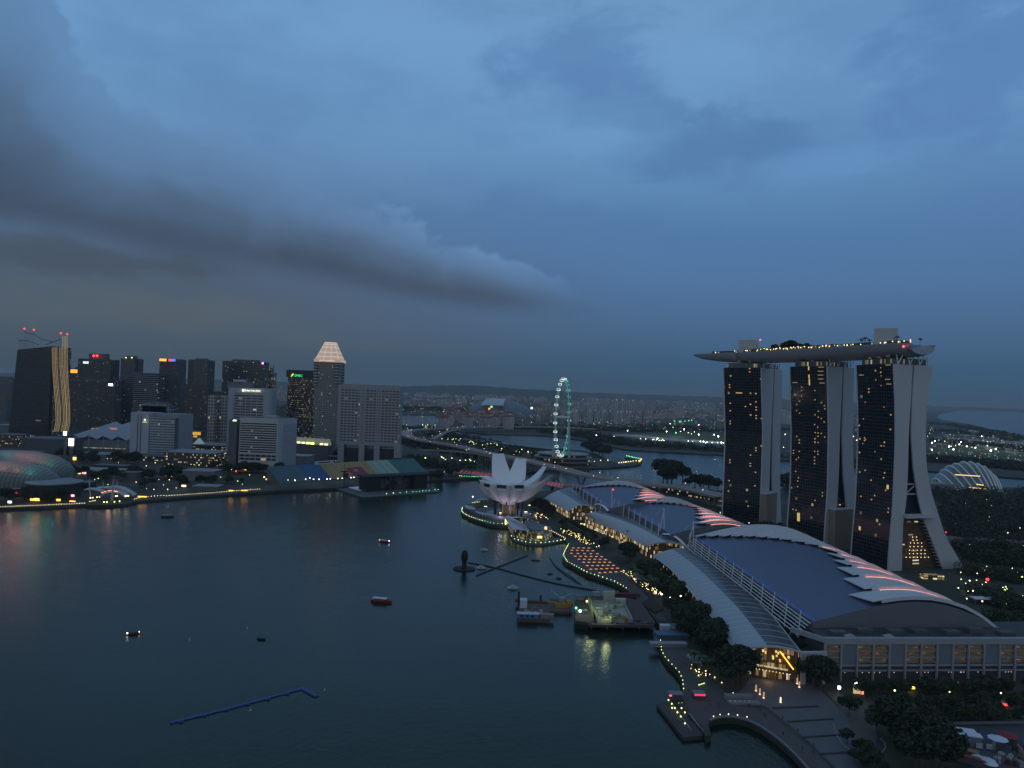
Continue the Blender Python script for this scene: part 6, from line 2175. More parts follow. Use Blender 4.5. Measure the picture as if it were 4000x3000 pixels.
d1,rows1,dc1=shell_dome('larger spiky theatre dome at the left edge, washed pink and teal by light',-66,1866,905,186,74,31,.10,True)
d2,rows2,dc2=shell_dome('spiky theatre dome behind the larger one, with an orange lit crest',62,1824,1000,172,70,34,-.10,True)
for rws,cc,Yd in ((rows1,dc1,905),(rows2,dc2,1000)):
 for t,col,e in ((.46,(.1,.85,.75),7000),(.58,(1,.35,.45),8000),(.68,(1,.48,.5),8000),(.78,(1,.42,.18),7000),(.88,(.1,.8,.7),6000)):
  top=rws[7][int(t*40)]
  point('dome_wash_light',(top.x,top.y-20,top.z+10),col,e*.55,.6)
mb=MB()
c=D(214,1884,890)
mb.prism([(c.x+29*math.cos(2*math.pi*j/36),c.y+29*math.sin(2*math.pi*j/36)) for j in range(36)],LZ,c.z)
mb.prism([(c.x+31*math.cos(2*math.pi*j/36),c.y+31*math.sin(2*math.pi*j/36)) for j in range(36)],c.z,c.z+1.2,1,bottom=True)
tag(mb.build('round_hall',[mat('round_hall_wall',(.035,.035,.04),.7),mat('round_hall_roof',(.17,.19,.22),.6)]),'round hall with a flat blue grey disc roof beside the larger dome','hall')
st=thing('waterside_stage','open air waterside stage under curved white roof wings hung from masts','stage',G(427,1955,LZ).to_tuple())
YS=G(430,1962,LZ).y
ARCW=mat('stage_roof',(.40,.42,.44),.5,vary=.04)
def wing(pts,wd,Y,back=14):
 W=along_w(catmull([D(a,b,Y) for a,b in pts],6),17)
 mb=MB()
 up=UP*.5
 A_=[p for p in W]
 B_=[p+Vector((0,back,wd)) for p in W]
 mb.grid([A_,B_])
 mb.grid([[p-UP*.8 for p in B_],[p-UP*.8 for p in A_]])
 mb.grid([[p-UP*.8 for p in A_],A_])
 mb.build('roof_wing',ARCW,st)
wing([(325,1914),(345,1911),(368,1913),(388,1918),(404,1923)],1.0,YS+12,8)
wing([(370,1908),(395,1906),(420,1906),(444,1910),(470,1918)],1.2,YS+22,8)
wing([(423,1903),(450,1904),(476,1910),(500,1922),(522,1936)],1.2,YS+14,8)
wing([(388,1940),(402,1930),(420,1925),(440,1923),(462,1926),(478,1934),(488,1943)],3.0,YS+4,16)
for x0,y0,x1,y1,Y,r in ((354,1943,347,1873,YS+10,.8),(404,1905,402,1877,YS+24,.6),(437,1955,444,1872,YS-2,1.5),(459,1903,456,1872,YS+16,.7)):
 mb=MB()
 mb.tube(D(x0,y0,Y),D(x1,y1,Y),r,r*.45,7)
 mb.build('mast',ARCW,st)
mb=MB()
P=[G(a,b,2.2) for a,b in [(345,1965),(400,1974),(440,1974),(500,1966),(540,1956),(530,1944),(360,1950)]]
mb.prism([(p.x,p.y) for p in P],-.5,2.4)
mb.build('stage_platform',mat('stage_platform',(.13,.14,.16),.8),st)
for px,py in ((353,1945),(362,1944),(379,1942),(389,1941),(452,1938),(458,1937),(490,1937),(496,1937),(502,1937),(406,1961),(418,1961),(447,1960),(467,1958)):
 g=D(px,py,YS+(6 if py<1950 else -6))
 mb=MB()
 mb.sphere(g,.75,6,4)
 mb.build('stage_lamp',WARM_GLOW if py<1950 else YG_GLOW,st)
ORG=glow('orange_stage_glow',(1,.35,.18),2.0)
for px,py in ((400,1926),(411,1922),(425,1918),(432,1918),(447,1919),(456,1921)):
 g=D(px,py,YS+3)
 mb=MB()
 mb.box(g.x,g.y,g.z,2.6,.6,.8,bottom=True)
 mb.build('stage_lamp',ORG,st)
point('stage_lamp_light',D(425,1936,YS+8),(1,.5,.35),700,2)
SA,SBp=G(1108,1890,LZ),G(1668,1846,LZ)
sdir=(SBp-SA).xy.to_3d()
SL=sdir.length
sdir.normalize()
sn=Vector((-sdir.y,sdir.x,0))
gs=thing('grandstand','long sloping grandstand of seats in blue, yellow, red, pale green and dark green blocks','grandstand',(SA+sdir*SL/2).to_tuple())
ztopg=25.0
SEAT={}
def seat_mat(nm,col):
 m=bpy.data.materials.new(nm)
 m.use_nodes=True
 t=m.node_tree
 s=N(t,'ShaderNodeSeparateXYZ',ins={0:N(t,'ShaderNodeUVMap').outputs[0]})
 row=M(t,'LESS_THAN',M(t,'FRACT',M(t,'DIVIDE',s.outputs[1],.95)),.35)
 ais=M(t,'LESS_THAN',M(t,'FRACT',M(t,'DIVIDE',s.outputs[0],15.0)),.06)
 c_=MIX(t,row,col,tuple(x*.55 for x in col))
 c_=MIX(t,ais,c_,(.07,.07,.07))
 b=t.nodes['Principled BSDF']
 t.links.new(c_,b.inputs['Base Color'])
 b.inputs['Roughness'].default_value=.7
 return m
C_TEAL,C_BLUE,C_YEL=seat_mat('seats_teal',(.05,.12,.15)),seat_mat('seats_blue',(.028,.10,.26)),seat_mat('seats_yellow',(.36,.27,.11))
C_RED,C_LG,C_DG=seat_mat('seats_red',(.30,.03,.06)),seat_mat('seats_pale_green',(.30,.42,.33)),seat_mat('seats_dark_green',(.035,.17,.15))
def stand_uv(px,py):
 """solve for the point of the seating slope seen at a pixel: (s along, k up 0..1)"""
 d_=ray(px,py)
 a=SA
 rise=Vector((sn.x*40,sn.y*40,ztopg-4.5))
 nrm_=sdir.cross(rise)
 o_=Vector((0,0,CAM_H))
 b_=Vector((a.x,a.y,4.5))
 t=(b_-o_).dot(nrm_)/d_.dot(nrm_)
 p=o_+d_*t-b_
 k=p.z/rise.z
 return (p-rise*k).dot(sdir),k
def seatblock(nm,m,b0,b1,t0,t1,k0=0.0,k1=1.0,lift=0.0):
 rise=Vector((sn.x*40,sn.y*40,ztopg-4.5))
 base=Vector((SA.x,SA.y,4.5+lift))
 pt=lambda s,k:base+sdir*s+rise*k
 mb=MB()
 q=[pt(b0,k0),pt(b1,k0),pt(t1,k1),pt(t0,k1)]
 mb.face(q,0,[(b0,k0*45),(b1,k0*45),(t1,k1*45),(t0,k1*45)])
 return mb.build(nm,m,gs)
edges=[(1112,1180)]
sx=lambda px,py:stand_uv(px,py)[0]
bnd=[-6,sx(1190,1850),sx(1280,1850),sx(1466,1840),sx(1550,1835),SL]
for nm,m,i in (('seat_block',C_TEAL,0),('seat_block',C_BLUE,1),('seat_block',C_YEL,2),('seat_block',C_LG,3),('seat_block',C_DG,4)):
 seatblock(nm,m,bnd[i],bnd[i+1],bnd[i],bnd[i+1])
ra,rb=sx(1352,1830),sx(1412,1828)
seatblock('red_panel',C_RED,ra,rb+4,ra,rb,.08,.62,.25)
SIGNR=mat('banner_pale',(.55,.50,.52),.7)
o_=word('27',9,Vector((SA.x,SA.y,4.5))+sdir*((ra+rb)/2-5)+Vector((sn.x*40,sn.y*40,ztopg-4.5))*.34+UP*.6-sn*.3,sdir,Vector((sn.x*40,sn.y*40,ztopg-4.5)).normalized(),SIGNR,'banner_number',gs)
mb=MB()
P=[SA-sdir*6,SA+sdir*SL,SA+sdir*SL+sn*40,SA-sdir*6+sn*40]
mb.prism([(p.x,p.y) for p in (P[0]-sn*.5,P[1]-sn*.5,P[1]+sn*.2,P[0]+sn*.2)],LZ,4.6)
mb.build('front_wall',DARKCON,gs)
mb=MB()
a_,b_=P[1],P[2]
mb.face([Vector((a_.x,a_.y,LZ)),Vector((b_.x,b_.y,LZ)),Vector((b_.x,b_.y,ztopg)),Vector((a_.x,a_.y,4.5))])
a_,b_=P[0],P[3]
mb.face([Vector((b_.x,b_.y,LZ)),Vector((a_.x,a_.y,LZ)),Vector((a_.x,a_.y,4.5)),Vector((b_.x,b_.y,ztopg))])
mb.face([Vector((P[2].x,P[2].y,LZ)),Vector((P[3].x,P[3].y,LZ)),Vector((P[3].x,P[3].y,ztopg)),Vector((P[2].x,P[2].y,ztopg))])
mb.build('side_wall',DARKCON,gs)
q=P[2]-sdir*32
mb=MB()
mb.box(q.x,q.y,ztopg-1,30,3,3.2,math.atan2(sdir.y,sdir.x))
mb.build('control_box',mat('control_box',(.05,.10,.10),.6),gs)
qa,qb=D(1230,1806,P[3].y+42),D(1303,1806,P[3].y+70)
bb=thing('name_board','long white name board with a dark illegible line on top of the grandstand','name board',((qa+qb)/2).to_tuple())
mb=MB()
mid=(qa+qb)/2
mb.box(mid.x,mid.y,mid.z-2.6,(qb-qa).xy.length,.8,5.2,math.atan2(qb.y-qa.y,qb.x-qa.x),bottom=True)
mb.build('board',mat('board_white',(.52,.54,.56),.6),bb)
mb=MB()
mb.box(mid.x+.1,mid.y-.55,mid.z-.9,(qb-qa).xy.length*.66,.2,1.9,math.atan2(qb.y-qa.y,qb.x-qa.x),bottom=True)
mb.build('dark_line',DARK,bb)
for k in (.15,.85):
 p=qa.lerp(qb,k)
 mb=MB()
 mb.tube((p.x,p.y+.6,ztopg-4),(p.x,p.y+.6,mid.z),.4,.4,5)
 mb.build('post',STEEL,bb)
for px,py in ((1153,1885),(1195,1881),(1211,1876),(1226,1881),(1247,1881),(1278,1880),(1291,1879),(1320,1878),(1338,1877),(1372,1874),(1383,1873),(1419,1873),(1492,1868)):
 g=G(px,py+6,LZ)
 L_FLOODS.put((g.x,g.y-2,LZ),0,'bright lamp on the walk along the foot of the coloured grandstand','lamps along the foot of the grandstand',.40)
fp=thing('floating_platform','wide low platform floating before the grandstand, white sheet laid on it','floating platform',G(1500,1920,0).to_tuple())
P=[G(a,b,1.2) for a,b in [(1311,1907),(1418,1943),(1719,1921),(1690,1896),(1560,1888)]]
mb=MB()
mb.prism([(p.x,p.y) for p in P],-.4,1.3)
mb.build('deck',mat('platform_deck',(.10,.11,.115),.8),fp)
mb=MB()
for pts in ([(1311,1907),(1418,1943),(1719,1921)],):
 W=along(pts,40,1.3)
 mb.path([p+UP*.5 for p in W],.4,4)
mb.build('edge_rail',mat('edge_rail',(.22,.24,.26),.7),fp)
mb=MB()
Q=[G(a,b,2.0) for a,b in [(1268,1897),(1345,1899),(1405,1916),(1424,1914),(1427,1888),(1410,1893),(1345,1895)]]
mb.prism([(p.x,p.y) for p in Q],1.5,2.1)
mb.build('white_sheet',mat('white_sheet',(.82,.86,.9),.7),fp)
sg=thing('stage_scaffold','dark boxy scaffold stage with grey screens on the floating platform','stage',G(1550,1920,1.3).to_tuple())
SD=mat('scaffold_dark',(.018,.018,.02),.8)
g0,g1=G(1428,1922,1.3),G(1668,1908,1.3)
gd=(g1-g0).xy.to_3d().normalized()
gn=Vector((-gd.y,gd.x,0))
GL_=(g1-g0).length
zs_=D(1430,1863,g0 .y).z
rzz=math.atan2(gd.y,gd.x)
for t0,t1 in ((0,.23),(.78,1.0)):
 c=g0+gd*GL_*(t0+t1)/2+gn*12
 mb=MB()
 mb.box(c.x,c.y,1.35,GL_*(t1-t0),24,zs_-1.5,rzz)
 mb.build('tower_block',SD,sg)
mb=MB()
c=g0+gd*GL_*.5+gn*12
mb.box(c.x,c.y,zs_-1.2,GL_*1.08,26,1.6,rzz,bottom=True)
mb.build('roof',SD,sg)
mb=MB()
c=g0+gd*GL_*.5+gn*20
mb.box(c.x,c.y,1.35,GL_*.56,1,zs_-3,rzz)
mb.build('back_wall',mat('stage_back',(.06,.06,.065),.8),sg)
for t0,t1,h0,h1 in ((.30,.46,.05,.62),(.26,.42,.62,.8),(.58,.68,.35,.98),(.66,.77,.05,.35),(.70,.77,.45,.8),(.45,.62,.62,1.0)):
 c=g0+gd*GL_*(t0+t1)/2+gn*17
 mb=MB()
 mb.box(c.x,c.y,1.4+(zs_-4)*h0,GL_*(t1-t0),.6,(zs_-4)*(h1-h0),rzz,bottom=True)
 mb.build('screen',mat('grey_screen',(.20,.22,.25),.6),sg)
for t in (.30,.42,.45,.66,.70,.88,1.06):
 c=g0+gd*GL_*t+gn*1
 mb=MB()
 mb.box(c.x,c.y,1.35,1.1,1.1,zs_-1.2,rzz)
 mb.build('post',SD,sg)
mb=MB()
c=g0+gd*GL_*.5+gn*6
mb.box(c.x,c.y,1.36,GL_*.24,8,8,rzz)
mb.build('brown_riser',mat('riser_brown',(.07,.045,.038),.8),sg)
lamp_row([(1510,1932),(1536,1930),(1563,1928),(1588,1926)],4,1.3,L_GREEN,'tiny green lamp on the front edge of the floating platform','edge lamps of the floating platform',1.4,[L_GREEN,L_YG],name='platform_lamp')
lamp_row([(1613,1925),(1676,1919)],6,1.3,L_GREEN,'tiny green lamp near the right end of the floating platform','lamps at the right end of the platform',1.4,name='platform_lamp')
lamp_row([(1699,1917),(1712,1916)],2,1.3,L_GREEN,'green tipped lamp at the outer corner of the floating platform','lamps at the outer corner of the platform',1.5,name='platform_lamp')
q=G(1344,1895,LZ)
cr=thing('crane_rig','dark loudspeaker rig hanging from a small crane mast before the yellow seats','crane rig',q.to_tuple())
mb=MB()
mb.tube((q.x,q.y,LZ),(q.x,q.y,36),.5,.35,6)
mb.build('mast',DARK,cr)
mb=MB()
mb.box(q.x+2,q.y,14,8,3,7,.3,bottom=True)
mb.box(q.x,q.y,22.5,11,4,2.0,.3,bottom=True)
mb.tube((q.x,q.y,21),(q.x,q.y,22.5),1.0,1.0,5)
mb.build('speaker_rig',DARK,cr)
scat=random.Random(77)
amber=glow('amber_sign_glow',(1,.42,.06),3.0)
red_s=glow('red_sign_glow',(1,.05,.05),3.0)
pink_s=glow('pink_sign_glow',(1,.35,.45),2.6)
def sign_light(px,py,w,h,mtl,lab,Y=None,grp=None):
 g=G(px,py+10,LZ)
 Yq=Y or g.y
 q=D(px,py,Yq)
 r_=thing('lit_sign',lab,'lit sign',(q.x,q.y,LZ),grp)
 sc=Yq/FPX
 mb=MB()
 mb.box(q.x,q.y,q.z-h*sc/2,w*sc,.5,h*sc,bottom=True)
 mb.build('panel',mtl,r_)
 mb=MB()
 mb.tube((q.x,q.y+.6,LZ),(q.x,q.y+.6,q.z),.25,.2,5)
 mb.build('post',STEEL,r_)
sign_light(54,1718,24,4,amber,'slanted amber strip light among dark houses at the left edge')
sign_light(56,1730,30,3,YG_GLOW,'pale green strip light under the amber one at the left edge')
sign_light(287,1793,20,8,amber,'orange and white lit sign right of the rear dome')
sign_light(288,1788,18,4,WARM_GLOW,'white lit strip above the orange sign right of the rear dome')
sign_light(66,1928,10,5,red_s,'red lamp sign below the larger dome')
sign_light(38,1961,14,8,glow('cyan_white_glow',(.75,1,.92),3),'cool white lit kiosk sign on the quay below the larger dome')
sign_light(136,1952,36,8,amber,'amber lit restaurant front on the quay below the domes')
sign_light(142,1948,18,3,YG_GLOW,'yellow strip above the amber restaurant front on the quay')
sign_light(228,1953,16,8,amber,'small amber kiosk lamp on the quay left of the stage')
sign_light(283,1958,22,4,amber,'long orange strip at the quay just left of the stage')
sign_light(284,1936,12,8,pink_s,'pink and yellow sign above the quay left of the stage')
sign_light(340,1903,26,6,red_s,'pair of orange red lamps left of the stage masts')
sign_light(556,1940,34,4,amber,'long orange strip on the quay just right of the stage')
sign_light(474,1820,9,8,YG_GLOW,'round yellow green sign in the dark trees behind the stage')
sign_light(308,1848,12,6,YG_GLOW,'yellow lamp left of the pair behind the theatre')
sign_light(329,1848,14,7,pink_s,'pink white lamp right of the pair behind the theatre')
sign_light(660,1852,46,12,glow('cafe_glow',(1,.45,.22),.9),'orange lit cafe front among trees before the mall')
sign_light(718,1898,16,6,WARM_GLOW,'bright warm lamp front beside the grey block')
sign_light(902,1936-20,18,3,amber,'orange strip on the quay before the banded hotel')
sign_light(955,1916,24,3,amber,'second orange strip on the quay nearer the grandstand')
sign_light(1172,1730,8,6,YG_GLOW,'lone pale lamp under the glass arcade')
sign_light(1115,1759,8,6,red_s,'red traffic light between the banded hotel and the arcade')
sign_light(922,1840,7,6,red_s,'red traffic light in the trees before the banded hotel')
sign_light(958,1834,8,5,amber,'orange street sign in the trees before the banded hotel')
sign_light(737,1727,10,6,red_s,'orange red lamp by the shopping block')
sign_light(695,1757,9,6,amber,'orange lamp right of the curved hotel')
for i in range(9):
 sign_light(1030+i*12+scat.uniform(-3,3),1866+i*1.8+scat.uniform(-6,5),4.5,4,scat.choice([WARM_GLOW,YG_GLOW,amber,WARM_GLOW]),'one of the cluster of coloured food stall lamps left of the grandstand',None,'food stall lamps left of the grandstand')
def street_lights(n,x0,x1,y0,y1,lab,grp,proto=None,s=.7,seed=1,name='street_lamp'):
 rnd=random.Random(seed)
 for i in range(n):
  px=rnd.uniform(x0,x1)
  g=G(px,lerp(y0,y1,rnd.random())+.036*(px-(x0+x1)/2),LZ)
  (proto or rnd.choice([L_STREET,L_STREET,L_STREETG])).put((g.x,g.y,LZ),0,lab,grp,s*rnd.uniform(.7,1.2),name)
street_lights(34,300,720,1815,1925,'street lamp among the dark trees between the stage and the mall','street lamps between the stage and the mall',None,.55,21)
street_lights(22,640,1060,1800,1900,'street lamp on the road before the sign hotel','street lamps before the sign hotel',None,.55,22)
street_lights(14,-10,250,1690,1800,'street lamp in the dark streets behind the domes','street lamps behind the domes',None,.6,23)
def north_grove(pts,n,jx,jy,lab,grp,s,seed,kinds=(0,1,2)):
 grove(pts,n,jx,jy,lab,grp,list(kinds),s,seed)
north_grove([(560,1872),(640,1868),(720,1872)],20,18,20,'dark tree in the grove between the stage and the grey block','trees between the stage and the grey block',1.1,41)
north_grove([(290,1860),(420,1880),(540,1870)],22,20,14,'dark tree behind the masts of the waterside stage','trees behind the waterside stage',1.0,42)
north_grove([(850,1850),(950,1850),(1040,1846)],22,20,16,'dark tree in the row before the banded hotel','trees before the banded hotel',1.1,43)
north_grove([(1100,1870),(1124,1866)],6,8,8,'big dark tree at the left end of the grandstand','big trees at the left end of the grandstand',1.3,44,(2,))
north_grove([(1190,1790),(1280,1790),(1340,1792),(1420,1794),(1560,1788)],40,26,22,'dark tree between the grandstand and the waffle hotel','trees between the grandstand and the waffle hotel',1.3,45)
north_grove([(20,1960),(120,1958),(290,1950)],22,18,10,'dark tree on the quay below the theatre domes','trees on the quay below the domes',.9,46)
north_grove([(560,1906),(700,1898),(860,1890),(980,1888)],26,20,10,'dark tree along the lawn behind the dotted quay','trees behind the dotted quay',.85,47)
north_grove([(250,1790),(330,1800),(420,1815),(600,1815)],24,24,18,'dark tree in front of the convention hall and curved hotel','trees before the convention hall',1.2,48)
north_grove([(1700,1880),(1740,1862),(1800,1856)],12,16,14,'dark tree on the bank right of the grandstand','trees right of the grandstand',1.2,49)

# ================================================================ VIADUCT, WHEEL, FAR CITY, STADIUM, GARDENS
ROADM=mat('viaduct_road',(.36,.30,.275),.8,vary=.06)  # warm lamp light on the viaduct is put into this lighter brown
VIA=mat('viaduct_side',(.30,.27,.25),.8)
def deck_road(label,pts,z0,z1,w,piers=0,name='viaduct',cat='viaduct',pier_h=True,pw=2.0,lamps=0,lamp_label=None,lamp_group=None,lamp_s=.7):
 n=len(pts)
 W=[G(a,b,lerp(z0,z1,i/(n-1))) for i,(a,b) in enumerate(pts)]
 W=along_w(catmull(W,8),73)
 root=thing(name,label,cat,(W[36].x,W[36].y,LZ))
 Lf,Rg=[],[]
 for i,p in enumerate(W):
  d_=(W[min(72,i+1)]-W[max(0,i-1)])
  d_.z=0
  d_.normalize()
  n_=Vector((-d_.y,d_.x,0))
  Lf.append(p+n_*w/2)
  Rg.append(p-n_*w/2)
 dn=UP*-2.4
 up=UP*1.0
 mb=MB()
 mb.grid([Rg,Lf])
 mb.build('carriageway',ROADM,root)
 mb=MB()
 for A_,B_ in ((Lf,Rg),(Rg,Lf)):
  inn=[p.lerp(q,.6/w) for p,q in zip(A_,B_)]
  mb.grid([[p+dn for p in A_],[p+up for p in A_]])
  mb.grid([[p+up for p in A_],[p+up for p in inn]])
  mb.grid([[p+up for p in inn],inn])
 mb.grid([[p+dn for p in Lf],[p+dn for p in Rg]])
 mid=[p.lerp(q,.5) for p,q in zip(Lf,Rg)]
 mb.grid([[p+UP*.05-UP*.04+Vector((.4,0,0)) for p in mid],[p+UP*.9 for p in mid]])
 mb.build('parapet',VIA,root)
 for k in range(piers):
  i=int((k+.5)/piers*72)
  p=W[i]
  d_=(Lf[i]-Rg[i]).normalized()
  mb=MB()
  for s in (-1,1):
   mb.tube(Vector((p.x,p.y,0))+d_*1.5*s,p+dn+d_*s*w*.34,pw,pw*.7,6)
  mb.build('pier',VIA,root)
 for k in range(lamps):
  i=int((k+.5)/lamps*72)
  s=(-1)**k
  p=W[i].lerp(Lf[i] if s>0 else Rg[i],.88)
  (L_STREET if k%4 else L_STREETG).put(p,0,lamp_label,lamp_group,lamp_s*RND.uniform(.8,1.15))
 return W,Lf,Rg
VW1=deck_road('broad elevated expressway sweeping from the hairpin bend past the lotus museum to the right bank',[(2830,1940),(2676,1905),(2473,1883),(2286,1853),(2200,1831),(2038,1793),(1911,1770),(1785,1742),(1690,1726),(1635,1716),(1597,1703),(1580,1690),(1612,1680),(1690,1675),(1785,1671),(1911,1667),(2050,1666),(2200,1669),(2330,1676)],20,20,30,26,lamps=30,lamp_label='street lamp on the parapet of the sweeping expressway',lamp_group='street lamps of the expressway',lamp_s=.5)
VW2=deck_road('narrow ramp rising from the expressway inside its hairpin bend',[(1688,1716),(1712,1703),(1740,1688),(1776,1678),(1830,1670)],19,20,13,6,name='ramp',cat='ramp',lamps=7,lamp_label='street lamp on the ramp inside the hairpin bend',lamp_group='street lamps of the inner ramp',lamp_s=.7)
VW3=deck_road('lower slip road joining the expressway behind the lotus museum',[(1634,1757),(1720,1759),(1800,1764),(1870,1772),(1940,1786)],14,19,11,8,name='slip_road',cat='slip road',lamps=3,lamp_label='street lamp on the lower slip road',lamp_group='street lamps of the slip road',lamp_s=.5)
VW4=deck_road('straight road bridge on the bay between the lotus museum and the hall roofs',[(2130,1888),(2200,1893),(2280,1900),(2350,1908)],9,9,24,4,name='road_bridge',cat='bridge')
CARB={}
def car_proto(col):
 root=thing('car','x','car',(0,0,0))
 mb=MB()
 mb.box(0,0,.35,4.4,1.8,.55,bottom=True)
 prof=[(-1.7,.9),(-1.0,1.5),(.7,1.5),(1.5,.9)]
 lo=[Vector((x,-.85,z)) for x,z in prof]
 hi=[Vector((x,.85,z)) for x,z in prof]
 mb.grid([lo,hi])
 mb.face(lo[::-1])
 mb.face(hi)
 ch=[mb.build('body',mat('car_paint_%s'%col[0],col[1],.35,.2),root)]
 for sx_ in (-1.35,1.35):
  for sy in (-.86,.86):
   mb=MB()
   mb.tube((sx_,sy-.1,.33),(sx_,sy+.1,.33),.33,.33,8)
   ch.append(mb.build('wheel',DARK,root))
 for nm,x,mtl in (('headlight',2.22,glow('headlight_glow',(1,.92,.7),10)),('tail_light',-2.22,glow('tail_light_glow',(1,.04,.03),5))):
  for sy in (-.6,.6):
   mb=MB()
   mb.box(x,sy,.55,.1,.42,.24,bottom=True)
   ch.append(mb.build(nm,mtl,root))
 return Proto(root,ch)
CARS=[car_proto(('silver',(.40,.41,.42))),car_proto(('dark',(.05,.05,.06))),car_proto(('red',(.35,.04,.03))),car_proto(('white',(.6,.6,.6)))]
rc=random.Random(9)
for W,n,span,lab,grp in ((VW1,46,(.02,.98),'car driving on the sweeping expressway','cars on the expressway'),):
 ctr=W[0]
 for i in range(n):
  t=lerp(span[0],span[1],(i+rc.random())/n)
  k=int(t*71)
  p=ctr[k].lerp(ctr[k+1],rc.random())
  d_=(ctr[k+1]-ctr[k])
  a=math.atan2(d_.y,d_.x)
  s=rc.choice((-1,1))
  n_=Vector((-math.sin(a),math.cos(a),0))
  rc.choice(CARS).put(p+n_*(s*rc.choice((3.5,7.5,11)))+UP*.05,a+(0 if s<0 else math.pi),lab,grp,1.0)
HB=along_w(catmull([G(a,b,9) for a,b in [(1772,1846),(1840,1851),(1920,1862),(2010,1874),(2100,1886),(2200,1904)]],8),61)
hx=thing('helix_footbridge','low curved footbridge inside a tube of crossing steel helices lit red','footbridge',(HB[30].x,HB[30].y,0))
mb=MB()
dl,dr=[],[]
for i,p in enumerate(HB):
 d_=(HB[min(60,i+1)]-HB[max(0,i-1)]).normalized()
 n_=Vector((-d_.y,d_.x,0))
 dl.append(p+n_*3)
 dr.append(p-n_*3)
mb.grid([dr,dl])
mb.grid([[p-UP*.8 for p in dr],dr])
mb.grid([dl,[p-UP*.8 for p in dl]])
mb.build('walkway',CONCRETE,hx)
for sgn,ph_ in ((1,0),(-1,.6),(1,3.1),(-1,3.7)):
 pts=[]
 for i in range(0,241):
  t=i/240*60
  k=min(59,int(t))
  p=HB[k].lerp(HB[k+1],t-k)
  d_=(HB[k+1]-HB[k]).normalized()
  n_=Vector((-d_.y,d_.x,0))
  a=sgn*t*1.15+ph_
  pts.append(p+n_*(4.6*math.cos(a))+UP*(2.6+4.6*math.sin(a)))
 mb=MB()
 mb.path(pts,.22,4)
 mb.build('helix_tube',STEEL,hx)
HRED=glow('helix_red_glow',(1,.06,.14),1.6)
for i in list(range(3,22,2))+list(range(46,60,2)):
 for s in (-1,1):
  p=dl[i] if s>0 else dr[i]
  mb=MB()
  d_=(HB[min(60,i+1)]-HB[max(0,i-1)]).normalized()
  mb.tube(p+UP*.6,p+UP*4.6+d_*4.5,.16,.16,4)
  mb.build('red_lamp_strip',HRED,hx)
YF=1404
fc=D(2198,1630,YF)
wheel=thing('observation_wheel','giant observation wheel seen nearly edge on, rim lit white and teal','observation wheel',(fc.x,fc.y,LZ))
RW=73.0
phi=rad(75.5)
ax=Vector((math.cos(phi),math.sin(phi),0))
nrm=Vector((-ax.y,ax.x,0))
TEAL=glow('wheel_teal_glow',(.16,.85,.72),.75)
TEAL2=glow('wheel_green_glow',(.10,1,.55),1.5)
WHW=glow('wheel_white_glow',(.90,1,.95),1.8)
RIMM=mat('wheel_rim',(.34,.46,.48),.5,.2)
def wp_(a,r=RW,o=0.0):
 return fc+ax*(r*math.cos(a))+UP*(r*math.sin(a))+nrm*o
for o_ in (-1.6,1.6):
 mb=MB()
 mb.path([wp_(2*math.pi*k/84,RW,o_) for k in range(85)],.55,5)
 mb.build('rim_tube',RIMM,wheel)
mb=MB()
for k in range(84):
 a,b=2*math.pi*k/84,2*math.pi*(k+1)/84
 mb.tube(wp_(a,RW,-1.6),wp_(b,RW,1.6),.3,.3,4)
mb.build('rim_lattice',RIMM,wheel)
mb=MB()
for k in range(168):
 a=2*math.pi*k/168
 mb.tube(wp_(a,RW-.9,-.7),wp_(a,RW-.9,.7),.42,.42,4)
tag(mb.build('rim_lights',TEAL,wheel),kind='stuff')
for k in range(28):
 a=2*math.pi*(k+.5)/28
 c=wp_(a,RW+3.2)
 near_=math.cos(a)<.25
 mb=MB()
 h,l=1.5,3.1
 t_=nrm
 for s0,s1 in (((-l,-h),(l,-h)),((l,-h),(l,h)),((l,h),(-l,h)),((-l,h),(-l,-h))):
  mb.tube(c+t_*s0[0]+UP*s0[1],c+t_*s1[0]+UP*s1[1],.38,.38,4)
 pod=mb.build('capsule_lights',WHW if near_ else (TEAL2 if k%2 else TEAL),wheel)
 mb=MB()
 mb.tube(c-t_*(l-.4),c+t_*(l-.4),1.4,1.4,8)
 mb.build('capsule',mat('capsule_glass',(.06,.08,.09),.2),wheel)
for k in range(28):
 a=2*math.pi*k/28
 mb=MB()
 mb.tube(wp_(a,RW-1),fc+nrm*(2.5 if k%2 else -2.5),.10,.10,3)
 mb.build('spoke',RIMM,wheel)
mb=MB()
mb.tube(fc-nrm*14,fc+nrm*14,2.0,2.0,10)
mb.build('hub',WSTEEL,wheel)
zt30=26.0
for o_ in (-1,1):
 for s in (-1,1):
  mb=MB()
  mb.tube(Vector((fc.x,fc.y,zt30))+nrm*(o_*16.0)+ax*(s*8),fc+nrm*(o_*13),1.5,1.4,8)
  mb.build('support_leg',mat('wheel_leg',(.42,.46,.47),.5),wheel)
term=thing('wheel_terminal','round three storey terminal with pale ring terraces and a gold lit entrance under the wheel','terminal',(fc.x,fc.y,LZ))
TM=mat('terrace_ring',(.26,.28,.28),.6)
gb=G(2205,1822,LZ)
